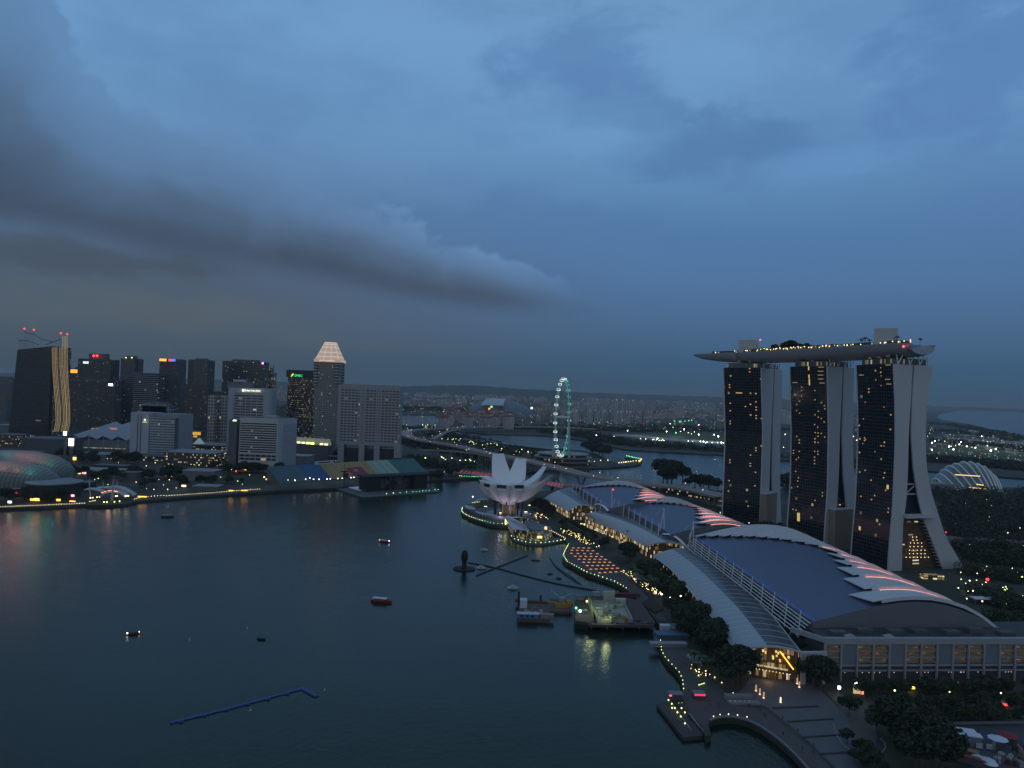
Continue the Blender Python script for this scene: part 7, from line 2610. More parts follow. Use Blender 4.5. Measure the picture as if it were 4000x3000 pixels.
for k,(r,z,h) in enumerate(((58,LZ,6),(56,11,6),(50,19,5))):
 mb=MB()
 P=[(gb.x+r*math.cos(2*math.pi*j/48),gb.y+55+r*.8*math.sin(2*math.pi*j/48)) for j in range(48)]
 mb.prism(P,z,z+h)
 mb.build('storey',facade('terminal_storey',(.06,.06,.06),(.05,.04,.025),5,4,.8,.7,lit=.13,lcol=(1,.7,.3),lstr=.6),term)
 mb=MB()
 P=[(gb.x+(r+5)*math.cos(2*math.pi*j/48),gb.y+55+(r*.8+5)*math.sin(2*math.pi*j/48)) for j in range(48)]
 mb.prism(P,z+h,z+h+1.6,bottom=True)
 mb.build('ring_terrace',TM,term)
mb=MB()
q=G(2172,1816,LZ)
mb.prism([(q.x-10,q.y-1),(q.x+13,q.y-1),(q.x+13,q.y+8),(q.x-10,q.y+8)],LZ,23)
mb.build('gold_entrance',facade('gold_front',(.14,.09,.03),(.2,.13,.04),4,3,.8,.8,lit=1.2,lcol=(1,.62,.14),lstr=.9),term)
point('terminal_lamp_light',(q.x,q.y-10,16),(1,.66,.22),900,2)
for (x0,x1,ya,yb,lab) in ((1815,2190,1712,1752,'long pale barrel roof of the building row left of the wheel'),):
 a,b=G(x0,ya,14),G(x1,yb,14)
 r_=thing('long_roof_hall',lab,'hall',((a+b)/2).xy.to_3d().to_tuple())
 d_=(b-a).xy.to_3d().normalized()
 n_=Vector((-d_.y,d_.x,0))*13
 mb=MB()
 mb.prism([(p.x,p.y) for p in (a-n_,b-n_,b+n_,a+n_)],LZ,11)
 mb.build('wall',mat('long_hall_wall',(.08,.09,.09),.8),r_)
 mb=MB()
 mb.grid([[a-n_*1.1-UP*3,b-n_*1.1-UP*3],[a-n_*.5,b-n_*.5],[a+n_*.5,b+n_*.5],[a+n_*1.1-UP*3,b+n_*1.1-UP*3]])
 mb.build('barrel_roof',mat('barrel_roof',(.17,.23,.25),.6),r_)
for pts,n,pr_,lab,grp in (([(2448,1785),(2478,1792),(2500,1796)],9,L_GREEN,'green lamp on the outer kerb of the jetty tip beyond the wheel','green lamps of the jetty tip'),([(2418,1813),(2470,1806),(2496,1804)],9,L_WARM,'warm lamp on the inner kerb of the jetty beyond the wheel','warm lamps of the jetty')):
 for p in along(pts,n,LZ):
  pr_.put((p.x,p.y,LZ),0,lab,grp,2.2,'jetty_lamp')
a,b=G(2497,1803,LZ+1),G(2506,1793,LZ+1)
mb=MB()
mb.tube(a,b,1.2,1.2,6)
tag(mb.build('light_bar',glow('orange_bar_glow',(1,.42,.03),3.0)),'thick orange light bar across the tip of the jetty beyond the wheel','light bar')
mb=MB()
for k in range(5):
 p0,p1=G(2390+k*6,1786+k*1.5,LZ),G(2440+k*5,1800+k*1.2,LZ)
 d_=(p1-p0).normalized()
 n_=Vector((-d_.y,d_.x,0))*1.2
 mb.prism([(q.x,q.y) for q in (p0-n_,p1-n_,p1+n_,p0+n_)],LZ+.02,LZ+.9+.3*k)
tag(mb.build('waterside_seats',TM),kind='structure')
rf=random.Random(101)
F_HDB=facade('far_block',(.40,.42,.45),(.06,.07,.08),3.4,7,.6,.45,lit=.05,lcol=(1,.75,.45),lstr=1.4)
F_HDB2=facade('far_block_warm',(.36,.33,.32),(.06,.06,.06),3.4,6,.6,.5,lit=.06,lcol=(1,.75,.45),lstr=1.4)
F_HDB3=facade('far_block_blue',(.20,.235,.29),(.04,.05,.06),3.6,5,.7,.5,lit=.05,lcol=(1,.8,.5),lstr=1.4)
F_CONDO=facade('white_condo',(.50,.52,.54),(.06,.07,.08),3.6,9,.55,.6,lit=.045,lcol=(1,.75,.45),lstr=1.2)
FARROOF=mat('far_roof',(.11,.12,.13),.8)
def far_block(name,label,group,px,py,w,h,d,fac,roof=None,top=0,yaw=None):
 g=G(px,py,LZ)
 yw=rf.uniform(-.5,.5) if yaw is None else yaw
 mb=MB()
 mb.box(g.x,g.y,LZ,w,d,h,yw,0,1)
 if top:
  mb.box(g.x+rf.uniform(-.2,.2)*w,g.y,LZ+h,w*.25,d*.6,top,yw,0,1)
 return tag(mb.build(name,[fac,roof or FARROOF]),label,'apartment block',group)
for i in range(215):
 px=rf.uniform(1560,2840)
 v=rf.random()
 py=1522+.036*(px-2000)+lerp(26,82,v**1.0)
 if 1800<px<2090 and py>1570+.036*(px-2000):
  continue
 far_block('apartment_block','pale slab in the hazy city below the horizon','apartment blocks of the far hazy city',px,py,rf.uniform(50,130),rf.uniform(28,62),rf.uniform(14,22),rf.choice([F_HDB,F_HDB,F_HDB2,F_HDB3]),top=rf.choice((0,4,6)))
for i in range(26):
 px=rf.uniform(-20,1560) if i%2 else rf.choice([560,700,1085,1100,1115,5,20,840])
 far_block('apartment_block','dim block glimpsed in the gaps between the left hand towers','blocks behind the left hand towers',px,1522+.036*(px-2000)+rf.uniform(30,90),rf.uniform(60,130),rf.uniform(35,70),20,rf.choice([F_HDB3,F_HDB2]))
for (x0,x1,y0,y1,n,hmin,hmax,lab,grp,fac) in ((2230,2340,1602,1606,12,60,85,'tall thin pale slab in the even row above the wheel right shoulder','thin slabs in the even row right of the wheel',F_CONDO),(2225,2390,1646,1655,16,62,90,'white condominium block in the near cluster right of the wheel','white condominiums right of the wheel',F_CONDO),(2388,2460,1652,1657,6,95,125,'tall white stepped condominium with lit crown strip','tall stepped condominiums',F_CONDO),(2470,2545,1644,1652,7,95,120,'tall pale condominium at the right end of the near cluster','tall condominiums at the right end',F_HDB),(2560,2700,1600,1612,10,55,80,'bluish block in the row left of the hotel towers','bluish blocks left of the hotel towers',F_HDB3),(2100,2165,1638,1648,7,60,80,'red roofed block just left of the wheel','red roofed blocks left of the wheel',F_HDB2)):
 for i in range(n):
  px,py=lerp(x0,x1,(i+.5)/n)+rf.uniform(-4,4),rf.uniform(y0,y1)
  far_block('condominium',lab,grp,px,py,rf.uniform(16,24),rf.uniform(hmin,hmax),18,fac,top=rf.choice((3,5)))
far_block('white_tower','single pale tower seen through the gap between the first two hotel towers',None,3068,1656,55,80,20,F_CONDO,top=6,yaw=0)
g=G(3070,1570,LZ)
RROOF=mat('red_tile_roof',(.20,.065,.055),.8)
for i in range(44):
 t=rf.random()
 px=lerp(1718,1990,t)
 py=rf.uniform(1624,1668)+14*t+(6 if t<.1 else 0)
 g=G(px,py,LZ)
 w,h=rf.uniform(24,40),rf.uniform(30,52)
 yw=rf.uniform(-.6,.6)
 r_=thing('red_roofed_block','pale block with a red tiled hip roof in the waterside estate left of the wheel','apartment block',g.to_tuple(),'red roofed blocks of the waterside estate')
 mb=MB()
 mb.box(g.x,g.y,LZ,w,20,h,yw)
 mb.build('wall',facade('estate_wall',(.45,.42,.42),(.05,.055,.06),3.4,5,.5,.5,lit=.03,lcol=(1,.75,.45),lstr=.8),r_)
 mb=MB()
 c_,s_=math.cos(yw),math.sin(yw)
 b4=[Vector((g.x+c_*x-s_*y,g.y+s_*x+c_*y,LZ+h+.1)) for x,y in ((-w/2-1.5,-12),(w/2+1.5,-12),(w/2+1.5,12),(-w/2-1.5,12))]
 r0,r1=(b4[0]+b4[3])/2*.72+(b4[1]+b4[2])/2*.28+UP*7,(b4[0]+b4[3])/2*.28+(b4[1]+b4[2])/2*.72+UP*7
 for f_ in ([b4[0],b4[1],r1,r0],[b4[2],b4[3],r0,r1],[b4[1],b4[2],r1],[b4[3],b4[0],r0]):
  mb.face(f_)
 mb.build('hip_roof',RROOF,r_)
mb=MB()
for i in range(1500):
 px=rf.uniform(-40,3400)
 py=1522+.036*(px-2000)+15+80*rf.random()**1.7
 g=G(px,py,LZ)
 if 1800<px<2090 and py>1568+.036*(px-2000):
  continue
 mb.box(g.x,g.y,LZ,rf.uniform(30,110),26,rf.uniform(9,40),rf.uniform(-.6,.6),rf.choice((0,0,1,2)),3)
tag(mb.build('distant_city',[F_HDB,F_HDB2,F_HDB3,FARROOF]),kind='stuff')
HILL=mat('far_hill',(.030,.042,.040),.9)
def ridge(pts,Y,dep,seed):
 rnd=random.Random(seed)
 rows=[[],[],[]]
 n=60
 for i in range(n+1):
  px=lerp(pts[0][0],pts[-1][0],i/n)
  y=interp(pts,px)[0]
  top=D(px,y,Y)
  z=max(6,top.z+rnd.uniform(-10,10))
  rows[0].append(Vector((top.x,Y-dep,LZ)))
  rows[1].append(Vector((top.x,Y,z)))
  rows[2].append(Vector((top.x,Y+dep,LZ)))
 mb=MB()
 mb.grid(rows)
 tag(mb.build('hills',HILL,smooth=True),kind='structure')
ridge([(1500,1508),(1640,1508),(1720,1505),(1800,1505),(1880,1508),(1960,1513),(2060,1521),(2200,1527)],15000,1500,3)
ridge([(-100,1452),(300,1464),(700,1477),(1100,1490),(1560,1506)],17000,1500,4)
ridge([(2200,1531),(2700,1547),(3300,1569)],19000,1500,5)
ridge([(3250,1569),(3640,1584),(3700,1590),(3800,1592),(4100,1602)],26000,700,6)
ys_=4150
sc_=ys_/FPX
st_c=D(1952,1614,ys_)
stad=thing('domed_stadium','huge pale dome stadium with a bright retractable roof panel','stadium',(st_c.x,st_c.y,LZ))
mb=MB()
rows=[]
RX,RY,HZ=133*sc_,120*sc_,66*sc_*.93
for i in range(9):
 t=math.pi/2*i/8
 rows.append([Vector((st_c.x+RX*math.cos(t)**.9*math.cos(2*math.pi*j/40),st_c.y+RY*math.cos(t)**.9*math.sin(2*math.pi*j/40),LZ+HZ*math.sin(t)**1.05)) for j in range(41)])
mb.grid(rows)
mb.build('dome_shell',mat('dome_grey',(.155,.17,.21),.6,vary=.05),stad,smooth=True)
mb=MB()
rows=[]
for i in range(7):
 v=i/6
 row=[]
 for j in range(13):
  u=-1+2*j/12
  x=(-28+u*42)*sc_*(1-.12*v)+v*8*sc_
  zz=lerp(36,63.5,v**.8)*sc_
  xx=x/RX
  rr=max(0,1-(zz/HZ/1.02)**2)**.5
  yy=-RY*max(0,rr**2-xx**2)**.5
  row.append(Vector((st_c.x+x,st_c.y+yy-16,LZ+zz+4)))
 rows.append(row)
mb.grid(rows)
mb.build('roof_panel',mat('retract_roof',(.46,.52,.56),.5,vary=.03),stad,smooth=True)
mb=MB()
a,b=D(1892,1584,ys_-RY*.9),D(1965,1584,ys_-RY*.9)
mb.box((a.x+b.x)/2,a.y,LZ,b.x-a.x,20,D(1930,1583,a.y).z-LZ)
mb.build('open_front',mat('stadium_front',(.10,.09,.085),.8),stad)
for px,py,w,h,col in ((1912,1598,9,15,(1,.30,.06)),(1920,1588,8,8,(.1,1,.35)),(2077,1593,9,9,(1,.9,.8))):
 q=D(px,py,ys_-RY-30)
 mb=MB()
 mb.box(q.x,q.y,q.z-h*sc_/2,w*sc_*.8,3,h*sc_*.8,bottom=True)
 mb.build('lit_screen',glow('stadium_glow_%d'%px,col,2.4),stad)
FLD=[(675,750,1.2),(730,745,.8),(818,752,.9),(880,757,.9),(948,767,.9),(1035,690,1.1),(1185,780,.9),(1245,785,.8),(1325,795,1),(1340,788,.8),(1380,790,1.1),(1368,796,.8),(1400,802,.8),(1425,804,.8),(1440,792,1),(1455,804,.8),(1485,702,1.3),(1525,602,1.2),(1688,675,1.5),(1645,692,1),(1735,708,.8),(1772,722,.8),(1805,697,.9),(1855,740,1.4),(1855,612,1.2),(2032,738,1.1),(2080,765,1.5),(1735,812,1.0),(1785,815,.9),(1875,825,1.1),(1910,825,1.1),(1935,832,.9),(1950,824,1),(2010,828,1),(2072,830,1),(2115,840,1.2),(2140,832,1)]
for x,y,s in FLD:
 px,py=2100+x/2.95,1450+y/2.95
 g=G(px,py+12*s,LZ)
 (L_FLOOD if s>1.05 else L_FLOODS).put((g.x,g.y,LZ),0,'white floodlight on the far bank between the wheel and the hotel towers','floodlights on the far bank',s*(.55 if s>1.05 else .75),'floodlight_mast')
FLD2=[(1375,1348,.8),(1365,1390,.7),(1835,1412,.7),(1880,1412,.7),(2005,1430,1.1),(1615,1405,.6),(1425,1502,1.3),(1392,1526,1.3),(1477,1482,.9),(1552,1495,.9),(1600,1577,1.3),(1625,1560,.9),(1682,1550,.7),(1728,1545,1.3),(1748,1512,1.2),(1820,1570,1.1),(1925,1592,1.3),(1655,1617,1.4),(1390,1617,1.1),(2085,1527,1),(2075,1552,1),(2112,1502,.8),(2078,1500,.8),(2115,1638,1.6),(2178,1613,1.5),(1885,1570,.6),(1455,1470,.6),(1335,1432,.6),(2160,1444,.8)]
for x,y,s in FLD2:
 px,py=3200+x/3.16,1250+y/3.16
 g=G(px,py+12*s,LZ)
 (L_FLOOD if s>1.05 else L_FLOODS).put((g.x,g.y,LZ),0,'white floodlight on the flat works right of the nearest hotel tower','floodlights right of the hotel towers',s*(.55 if s>1.05 else .75),'floodlight_mast')
for px,py,s in ((3067,1700,1.3),(3088,1749,1.4),(3061,1748,.8),(3333,1708,1.3),(3346,1723,1.2),(3661,1794,.9),(3680,1794,1),(3688,1794,1),(3700,1794,1),(3712,1795,.8),(3071,1563,1.0)):
 g=G(px,py+10,LZ)
 L_FLOODS.put((g.x,g.y,LZ),0,'white floodlight seen between or just beside the hotel towers','floodlights seen between the hotel towers',s*.7,'floodlight_mast')
for px,py in ((2635,1650),(2655,1653),(2675,1650),(2690,1648),(2702,1646),(2628,1676),(2640,1698),(2660,1653)):
 g=G(px,py,LZ)
 L_GREEN.put((g.x,g.y,LZ),0,'green lamp in the dotted line above the floodlit lawns','green lamps above the floodlit lawns',5.5,'marker_lamp')
GRASSL=mat('floodlit_grass',(.06,.10,.03),.9,vary=.2,vscale=.02)
for pts in ([(2440,1700),(2560,1692),(2700,1690),(2830,1706),(2830,1730),(2700,1722),(2560,1712)],[(3640,1765),(3800,1775),(4050,1790),(4050,1770),(3800,1752),(3660,1745)]):
 sheet('lawn',[tuple(G(a,b,LZ).xy) for a,b in pts],LZ+.3,GRASSL)
sheet('works_yard',[tuple(G(a,b,LZ).xy) for a,b in [(2300,1698),(2450,1706),(2620,1722),(2840,1740),(2840,1726),(2620,1712),(2450,1697)]],LZ+.5,mat('pale_yard',(.26,.26,.25),.9))
sheet('works_yard',[tuple(G(a,b,LZ).xy) for a,b in [(3640,1720),(3780,1730),(4050,1752),(4050,1735),(3800,1715),(3660,1706)]],LZ+.5,mat('pale_yard',(.26,.26,.25),.9))
for px,py,e in ((2500,1700,1),(2560,1710,1),(2640,1706,1.4),(2720,1722,1),(2790,1728,1.4),(3700,1735,1.2),(3780,1742,1.2),(3860,1755,1.2),(3950,1765,1.4)):
 g=G(px,py,LZ)
 point('floodlight_light',(g.x,g.y,24),(1,.95,.80),15000*e,3)
for i in range(26):
 px=rf.uniform(3640,4010)
 py=rf.uniform(1690,1745)+.05*(px-3640)
 far_block('works_shed','low pale shed among the floodlights right of the nearest hotel tower','pale sheds among the right hand floodlights',px,py,rf.uniform(20,60),rf.uniform(5,14),18,rf.choice([F_HDB,F_HDB2]))
for i in range(5):
 far_block('works_shed','pale multi storey block by the dark shore at the right','pale blocks by the right hand shore',3790+i*6,1697+i,14,26,14,F_HDB,yaw=0)
mb=MB()
for i in range(620):
 px=rf.uniform(1560,2840)
 v=rf.random()
 py=1522+.036*(px-2000)+lerp(12,150,v)
 g=G(px,py,LZ)
 if px>2350 and 1690<py<1780 and rf.random()<.5:
  continue
 r=g.y/FPX*rf.choice((.8,.9,1.0,1.3))
 mb.sphere((g.x,g.y,rf.uniform(8,32)),r,5,3,rf.choice((0,0,0,1,2,0,3)))
for i in range(240):
 px=rf.uniform(3630,4010)
 py=rf.uniform(1680,1800)+.05*(px-3640)
 g=G(px,py,LZ)
 mb.sphere((g.x,g.y,rf.uniform(8,20)),g.y/FPX*rf.uniform(.6,1.1),5,3,rf.choice((0,1,1,2)))
for i in range(120):
 px=rf.uniform(0,1560)
 py=1522+.036*(px-2000)+rf.uniform(14,100)
 g=G(px,py,LZ)
 mb.sphere((g.x,g.y,rf.uniform(8,24)),g.y/FPX*rf.uniform(.6,1.0),5,3,rf.choice((0,0,1)))
tag(mb.build('distant_city_lights',[glow('far_amber_glow',(1,.66,.30),1.1),glow('far_white_glow',(1,.95,.85),1.6),glow('far_green_glow',(.6,1,.4),1.0),glow('far_red_glow',(1,.12,.08),1.2)]),kind='stuff')
for pts,n,jx,jy,lab,grp,sd in (([(1740,1720),(1850,1735),(1990,1770),(2090,1790)],40,30,50,'street lamp in the dark park between the viaduct and the wheel','street lamps between the viaduct and the wheel',61),([(1680,1800),(1800,1820),(1900,1815)],18,40,30,'street lamp in the dark strip under the slip road','street lamps under the slip road',62),([(2230,1812),(2330,1815),(2420,1818)],10,20,10,'street lamp along the bank below the wheel terminal','street lamps below the wheel terminal',63),([(1570,1665),(1660,1670),(1720,1690)],16,40,60,'street lamp in the dark trees above the hairpin bend','street lamps above the hairpin bend',64)):
 rnd=random.Random(sd)
 for p in strip_spots(pts,n,jx,jy,rnd):
  rnd.choice((L_STREET,L_STREETG,L_STREET)).put((p.x,p.y,LZ),0,lab,grp,rnd.uniform(.7,1.1))
rw=random.Random(5)
wood('far_woods',strip_spots([(1560,1672),(1640,1676),(1720,1690)],60,60,70,rw)+strip_spots([(1700,1700),(1800,1716),(1900,1745),(2080,1786)],190,50,60,rw)+strip_spots([(1560,1730),(1640,1742),(1760,1765),(1900,1795)],150,40,40,rw)+strip_spots([(1580,1800),(1700,1825),(1860,1835)],110,40,30,rw)+strip_spots([(2100,1800),(2180,1812),(2100,1822)],40,30,20,rw),'dark park woods on both sides of the viaduct',2.2,seed=1,per=40,r=7,h=13)
wood('far_woods',strip_spots([(2140,1690),(2300,1706),(2440,1738),(2620,1752),(2840,1764)],260,50,40,rw)+strip_spots([(2200,1672),(2400,1684),(2560,1686)],170,120,60,rw)+strip_spots([(1960,1672),(2150,1680)],70,60,50,rw)+strip_spots([(2560,1668),(2840,1690)],120,120,90,rw),'dark wooded far bank behind the wheel',3.4,seed=2,per=34,r=11,h=15)
wood('far_woods',strip_spots([(3640,1655),(3760,1668),(3900,1700),(4050,1735)],260,60,120,rw)+strip_spots([(3640,1690),(3760,1690),(3900,1712)],120,120,120,rw)+strip_spots([(3640,1800),(3800,1815),(4050,1838)],200,60,40,rw)+strip_spots([(3640,1725),(4050,1765)],120,80,60,rw),'dark wooded shore right of the nearest hotel tower',3.6,seed=3,per=34,r=12,h=16)
wood('far_woods',strip_spots([(3055,1790),(3345,1815)],50,30,20,rw)+strip_spots([(3050,1680),(3350,1700)],60,80,90,rw),'dark trees of the far bank glimpsed between the towers',3.0,seed=4,per=30,r=10,h=14)
wood('far_woods',strip_spots([(1565,1596),(1700,1600),(1800,1610)],150,140,200,rw)+strip_spots([(1000,1600),(1560,1610)],80,160,260,rw),'dark wooded bank beyond the basin left of the estate',5.0,seed=5,per=30,r=18,h=22)
def area_spots(n,x0,x1,y0,y1,left=None):
 out=[]
 while len(out)<n:
  px,py=rw.uniform(x0,x1),rw.uniform(y0,y1)
  if left and px<interp(left,py)[0]:
   continue
  out.append(G(px,py,LZ))
 return out
wood('garden_woods',area_spots(760,3640,4060,1924,2210,[(1924,3640),(2000,3665),(2100,3705),(2210,3775)]),'dark garden wood between the glasshouse and the splayed tower foot',1.3,leafm=LEAF_DARK,seed=6,per=44,r=6,h=13)
wood('garden_woods',strip_spots([(2850,1905),(2960,1915),(3060,1900),(3160,1960),(3330,1960)],60,14,14,rw)+strip_spots([(2880,2075),(3000,2080),(3200,2095),(3330,2110),(3460,2150)],150,16,12,rw),'dark trees round the feet of the hotel towers',1.2,leafm=LEAF_DARK,seed=7,per=60,r=5,h=11)
wood('garden_woods',strip_spots([(3760,2240),(3900,2260),(4060,2280)],80,14,10,rw)+strip_spots([(3830,2330),(3950,2370),(4060,2400)],80,12,12,rw)+strip_spots([(3860,2200),(4060,2215)],50,14,12,rw)+strip_spots([(3900,2440),(4060,2470)],60,12,12,rw),'dark roadside trees right of the nearest hall',1.0,LEAF,seed=8,per=60,r=5,h=10)
north_grove([(2600,1895),(2630,1890),(2660,1892)],7,8,8,'big dark tree standing out against the channel behind the farthest hall','big trees against the channel',2.4,71,[2,1])
north_grove([(2680,1898),(2760,1905),(2830,1915)],26,14,8,'dark tree in the hedge along the channel left of the hotel towers','trees of the channel hedge',1.2,72,[1,2])
north_grove([(3070,1905),(3080,1912)],4,6,6,'dark tree in the gap between the first two towers','trees in the tower gap',1.6,73,[2])
north_grove([(2290,1770),(2330,1778),(2370,1790)],16,18,12,'dark tree on the jetty right of the wheel terminal','trees on the jetty right of the terminal',2.0,74,[1,2])
for i in range(12):
 g=G(3235+i*9,2092+i*1.5,LZ)
 TREES[1].put((g.x,g.y,LZ),i,'slim dark tree in the row before the middle tower podium','slim trees before the middle tower',(.45,.45,1.1))
for (x0,x1,y0,y1,z,lab) in ((2500,2830,1878,1935,12,'long pale flat roofed building behind the farthest hall'),(2800,2880,1962,1990,14,'pale open frame block at the foot of the first tower')):
 a,b=G(x0,y0+10,z),G(x1,y1+6,z)
 r_=thing('flat_roofed_building',lab,'building',((a+b)/2).xy.to_3d().to_tuple())
 d_=(b-a).xy.to_3d().normalized()
 n_=Vector((-d_.y,d_.x,0))*12
 mb=MB()
 mb.prism([(p.x,p.y) for p in (a,b,b+n_,a+n_)],LZ,z-1)
 mb.build('wall',F_MAIN,r_)
 mb=MB()
 mb.prism([(p.x,p.y) for p in (a-n_*.15,b-n_*.15,b+n_*1.15,a+n_*1.15)],z-1,z,bottom=True)
 mb.build('roof',mat('pale_flat_roof',(.22,.24,.26),.7),r_)
YG=1300
gh=thing('ribbed_glasshouse','big shell shaped glasshouse with pale curved ribs and lit floors at far right','glasshouse',D(3780,1905,YG).xy.to_3d().to_tuple())
GLS=mat('glasshouse_skin',(.10,.14,.16),.25,vary=.08,vscale=.02,spec=.6)
RIBG=mat('glasshouse_rib_glow',(.36,.42,.45),.5,0,.08,(.8,.95,1),vary=0)  # ribs are no lamps; a faint self-glow is added to brighten them
arch=[(3642,1884,1868,1888),(3652,1875,1846,1903),(3664,1862,1824,1903),(3680,1850,1806,1905),(3704,1844,1795,1907),(3734,1840,1786,1907),(3764,1842,1787,1908),(3796,1850,1795,1909),(3824,1858,1808,1910),(3848,1870,1830,1912),(3872,1880,1852,1914)]
foot=[3700,3742,3776,3806,3832,3856,3873,3888,3900,3910,3918]
ribs=[]
for (xl,yl,yt,yb),xf in zip(arch,foot):
 Yl=YG+90
 pl_,pt_,pf_=D(xl,yl,Yl),D(xl+12,yt,YG+55),D(xf,yb+1,YG-10)
 pl0=Vector((pl_.x,pl_.y,LZ))
 pf_.z=LZ
 pts=[]
 for k in range(15):
  t=k/14
  q=pl0*(1-t)**3+(pl_+UP*(pt_.z-pl_.z)*1.35)*3*(1-t)**2*t*.9+(pt_*.75+pf_*.25+UP*(pt_.z*.35))*3*(1-t)*t*t+pf_*t**3
  w_=(1-t)**3+3*(1-t)**2*t*.9+3*(1-t)*t*t+t**3
  pts.append(q/w_)
 ribs.append(pts)
sk=MB()
sk.grid([[p-UP*.6 for p in r] for r in ribs])
sk.build('glass_skin',GLS,gh,smooth=True)
for r in ribs:
 mb=MB()
 mb.path(r,1.15,5)
 mb.build('rib',RIBG,gh)
LITF=glow('glasshouse_floor_glow',(1,.70,.22),1.4)
for x0,x1,y in ((3730,3828,1857),(3785,3855,1907),(3815,3848,1894)):
 a,b=D(x0,y-3,YG-16),D(x1,y+3,YG-16)
 mb=MB()
 mb.tube(a,b,.8,.8,5)
 mb.build('lit_floor',LITF,gh)
mb=MB()
g0=G(3640,1912,LZ)
mb.box(g0 .x+25,g0 .y+30,LZ,60,40,9,.1)
mb.build('entrance_hall',mat('gh_hall',(.18,.20,.21),.7),gh)
DW=deck_road('grey flyover crossing the garden behind the splayed tower foot',[(3690,2100),(3800,2106),(3920,2114),(4080,2124)],12,12,10,4,name='flyover',cat='flyover')
sheet('garden_road',[tuple(G(a,b,LZ).xy) for a,b in [(3745,2165),(3850,2200),(4080,2260),(4080,2282),(3840,2222),(3755,2190)]],LZ+.08,mat('road_brown',(.12,.095,.085),.85))
sheet('garden_road',[tuple(G(a,b,LZ).xy) for a,b in [(3740,2300),(3860,2330),(4080,2350),(4080,2378),(3900,2366),(3760,2330)]],LZ+.08,mat('road_brown',(.12,.095,.085),.85))
TENT=mat('tent_white',(.62,.65,.70),.6,vary=.03)
for (px,py,w,d,h,lab) in ((3845,2355,20,9,5,'large white flat topped tent on the yard right of the nearest hall'),(3908,2350,8,7,7,'small pointed white tent beside the large one')):
 g=G(px,py,LZ)
 r_=thing('white_tent',lab,'tent',g.to_tuple())
 mb=MB()
 b4=[Vector((g.x+x,g.y+y,LZ+h*.75)) for x,y in ((-w/2,-d/2),(w/2,-d/2),(w/2,d/2),(-w/2,d/2))]
 if w>10:
  r0,r1=Vector((g.x-w*.42,g.y,LZ+h)),Vector((g.x+w*.42,g.y,LZ+h))
  for f_ in ([b4[0],b4[1],r1,r0],[b4[2],b4[3],r0,r1],[b4[1],b4[2],r1],[b4[3],b4[0],r0]):
   mb.face(f_)
 else:
  for i in range(4):
   mb.face([b4[i],b4[(i+1)%4],Vector((g.x,g.y,LZ+h))])
 mb.build('canopy',TENT,r_)
 for p in b4:
  mb=MB()
  mb.tube((p.x,p.y,LZ),p,.15,.15,4)
  mb.build('pole',STEEL,r_)
g=G(3640,2262,LZ)
mb=MB()
mb.box(g.x,g.y,LZ,18,6,4)
tag(mb.build('lit_lobby',facade('gold_lobby',(.10,.07,.02),(.16,.10,.03),2.2,4,.9,.6,lit=.8,lcol=(1,.58,.10),lstr=.8)),'gold lit lobby strip at the foot of the nearest hotel tower','lobby')
for n,x0,x1,y0,y1,lab,grp,sd in ((26,3700,4020,1960,2160,'garden lamp in the dark wood below the glasshouse','garden lamps below the glasshouse',81),(34,3730,4020,2230,2380,'street lamp on the roads right of the nearest hall','street lamps right of the nearest hall',82),(22,2880,3480,2060,2140,'garden lamp among the trees at the feet of the hotel towers','garden lamps at the tower feet',83)):
 street_lights(n,x0,x1,y0,y1,lab,grp,None,.55,sd)
for px,py in ((3857,2268),(3696,2078),(3866,2322)):
 g=G(px,py+6,LZ)
 L_RED.put((g.x,g.y,LZ+4.5-4.4),0,{3857:'red signal lamp on the road right of the nearest hall',3696:'red lamp beside the splayed tower foot',3866:'red lamp near the white tents'}[px],None,2.2 if px==3857 else 1.4)

 # ================================================================ ON THE WATER, AND THE NEAR RIGHT CORNER
def hull_mesh(mb,L,W,H,m=0,bow=.32):
 prof=[(-.5,.78),(-.3,.95),(.1,1.0),(.32,.72),(.44,.35),(.5,.04)]
 top,bot=[],[]
 for t,w in prof:
  top.append((t*L,w*W/2))
  bot.append((t*L*.94,w*W/2*.72))
 ring_t=[Vector((x,-y,H+(.35*H if x>L*.3 else 0))) for x,y in top]+[Vector((x,y,H+(.35*H if x>L*.3 else 0))) for x,y in top[::-1]]
 ring_b=[Vector((x,-y,-.25)) for x,y in bot]+[Vector((x,y,-.25)) for x,y in bot[::-1]]
 n=len(ring_t)
 for i in range(n):
  j=(i+1)%n
  mb.face([ring_b[i],ring_b[j],ring_t[j],ring_t[i]],m)
 mb.face(ring_t,m)
def boat(label,px,py,L,hullc,roofc,rz,lamps=True,cabin=True):
 g=G(px,py,0)
 r_=thing('bumboat',label,'boat',g.to_tuple())
 rot=Matrix.Rotation(rz,4,'Z')
 def fin(mb,nm,m):
  for i,v in enumerate(mb.v):
   mb.v[i]=g+(rot@v)
  return mb.build(nm,m,r_)
 mb=MB()
 hull_mesh(mb,L,L*.27,L*.085)
 fin(mb,'hull',hullc)
 mb=MB()
 mb.box(-L*.05,0,L*.085,L*.62,L*.20,L*.08)
 fin(mb,'cabin',mat('boat_cabin',(.10,.03,.03),.6))
 mb=MB()
 mb.box(-L*.08,0,L*.165,L*.66,L*.25,L*.022,bottom=True)
 fin(mb,'roof',roofc)
 mb=MB()
 mb.tube((L*.18,-L*.125,L*.12),(-L*.4,-L*.125,L*.12),.12,.12,4)
 fin(mb,'rub_rail',mat('boat_trim',(.5,.34,.22),.6))
 if lamps:
  for x,c_ in ((L*.45,WHITE_GLOW),(-L*.46,WARM_GLOW)):
   mb=MB()
   mb.tube((x,0,L*.085),(x,0,L*.16),.08,.08,4)
   mb.sphere((x,0,L*.17),.3,6,4)
   fin(mb,'boat_lamp',c_)
 return r_
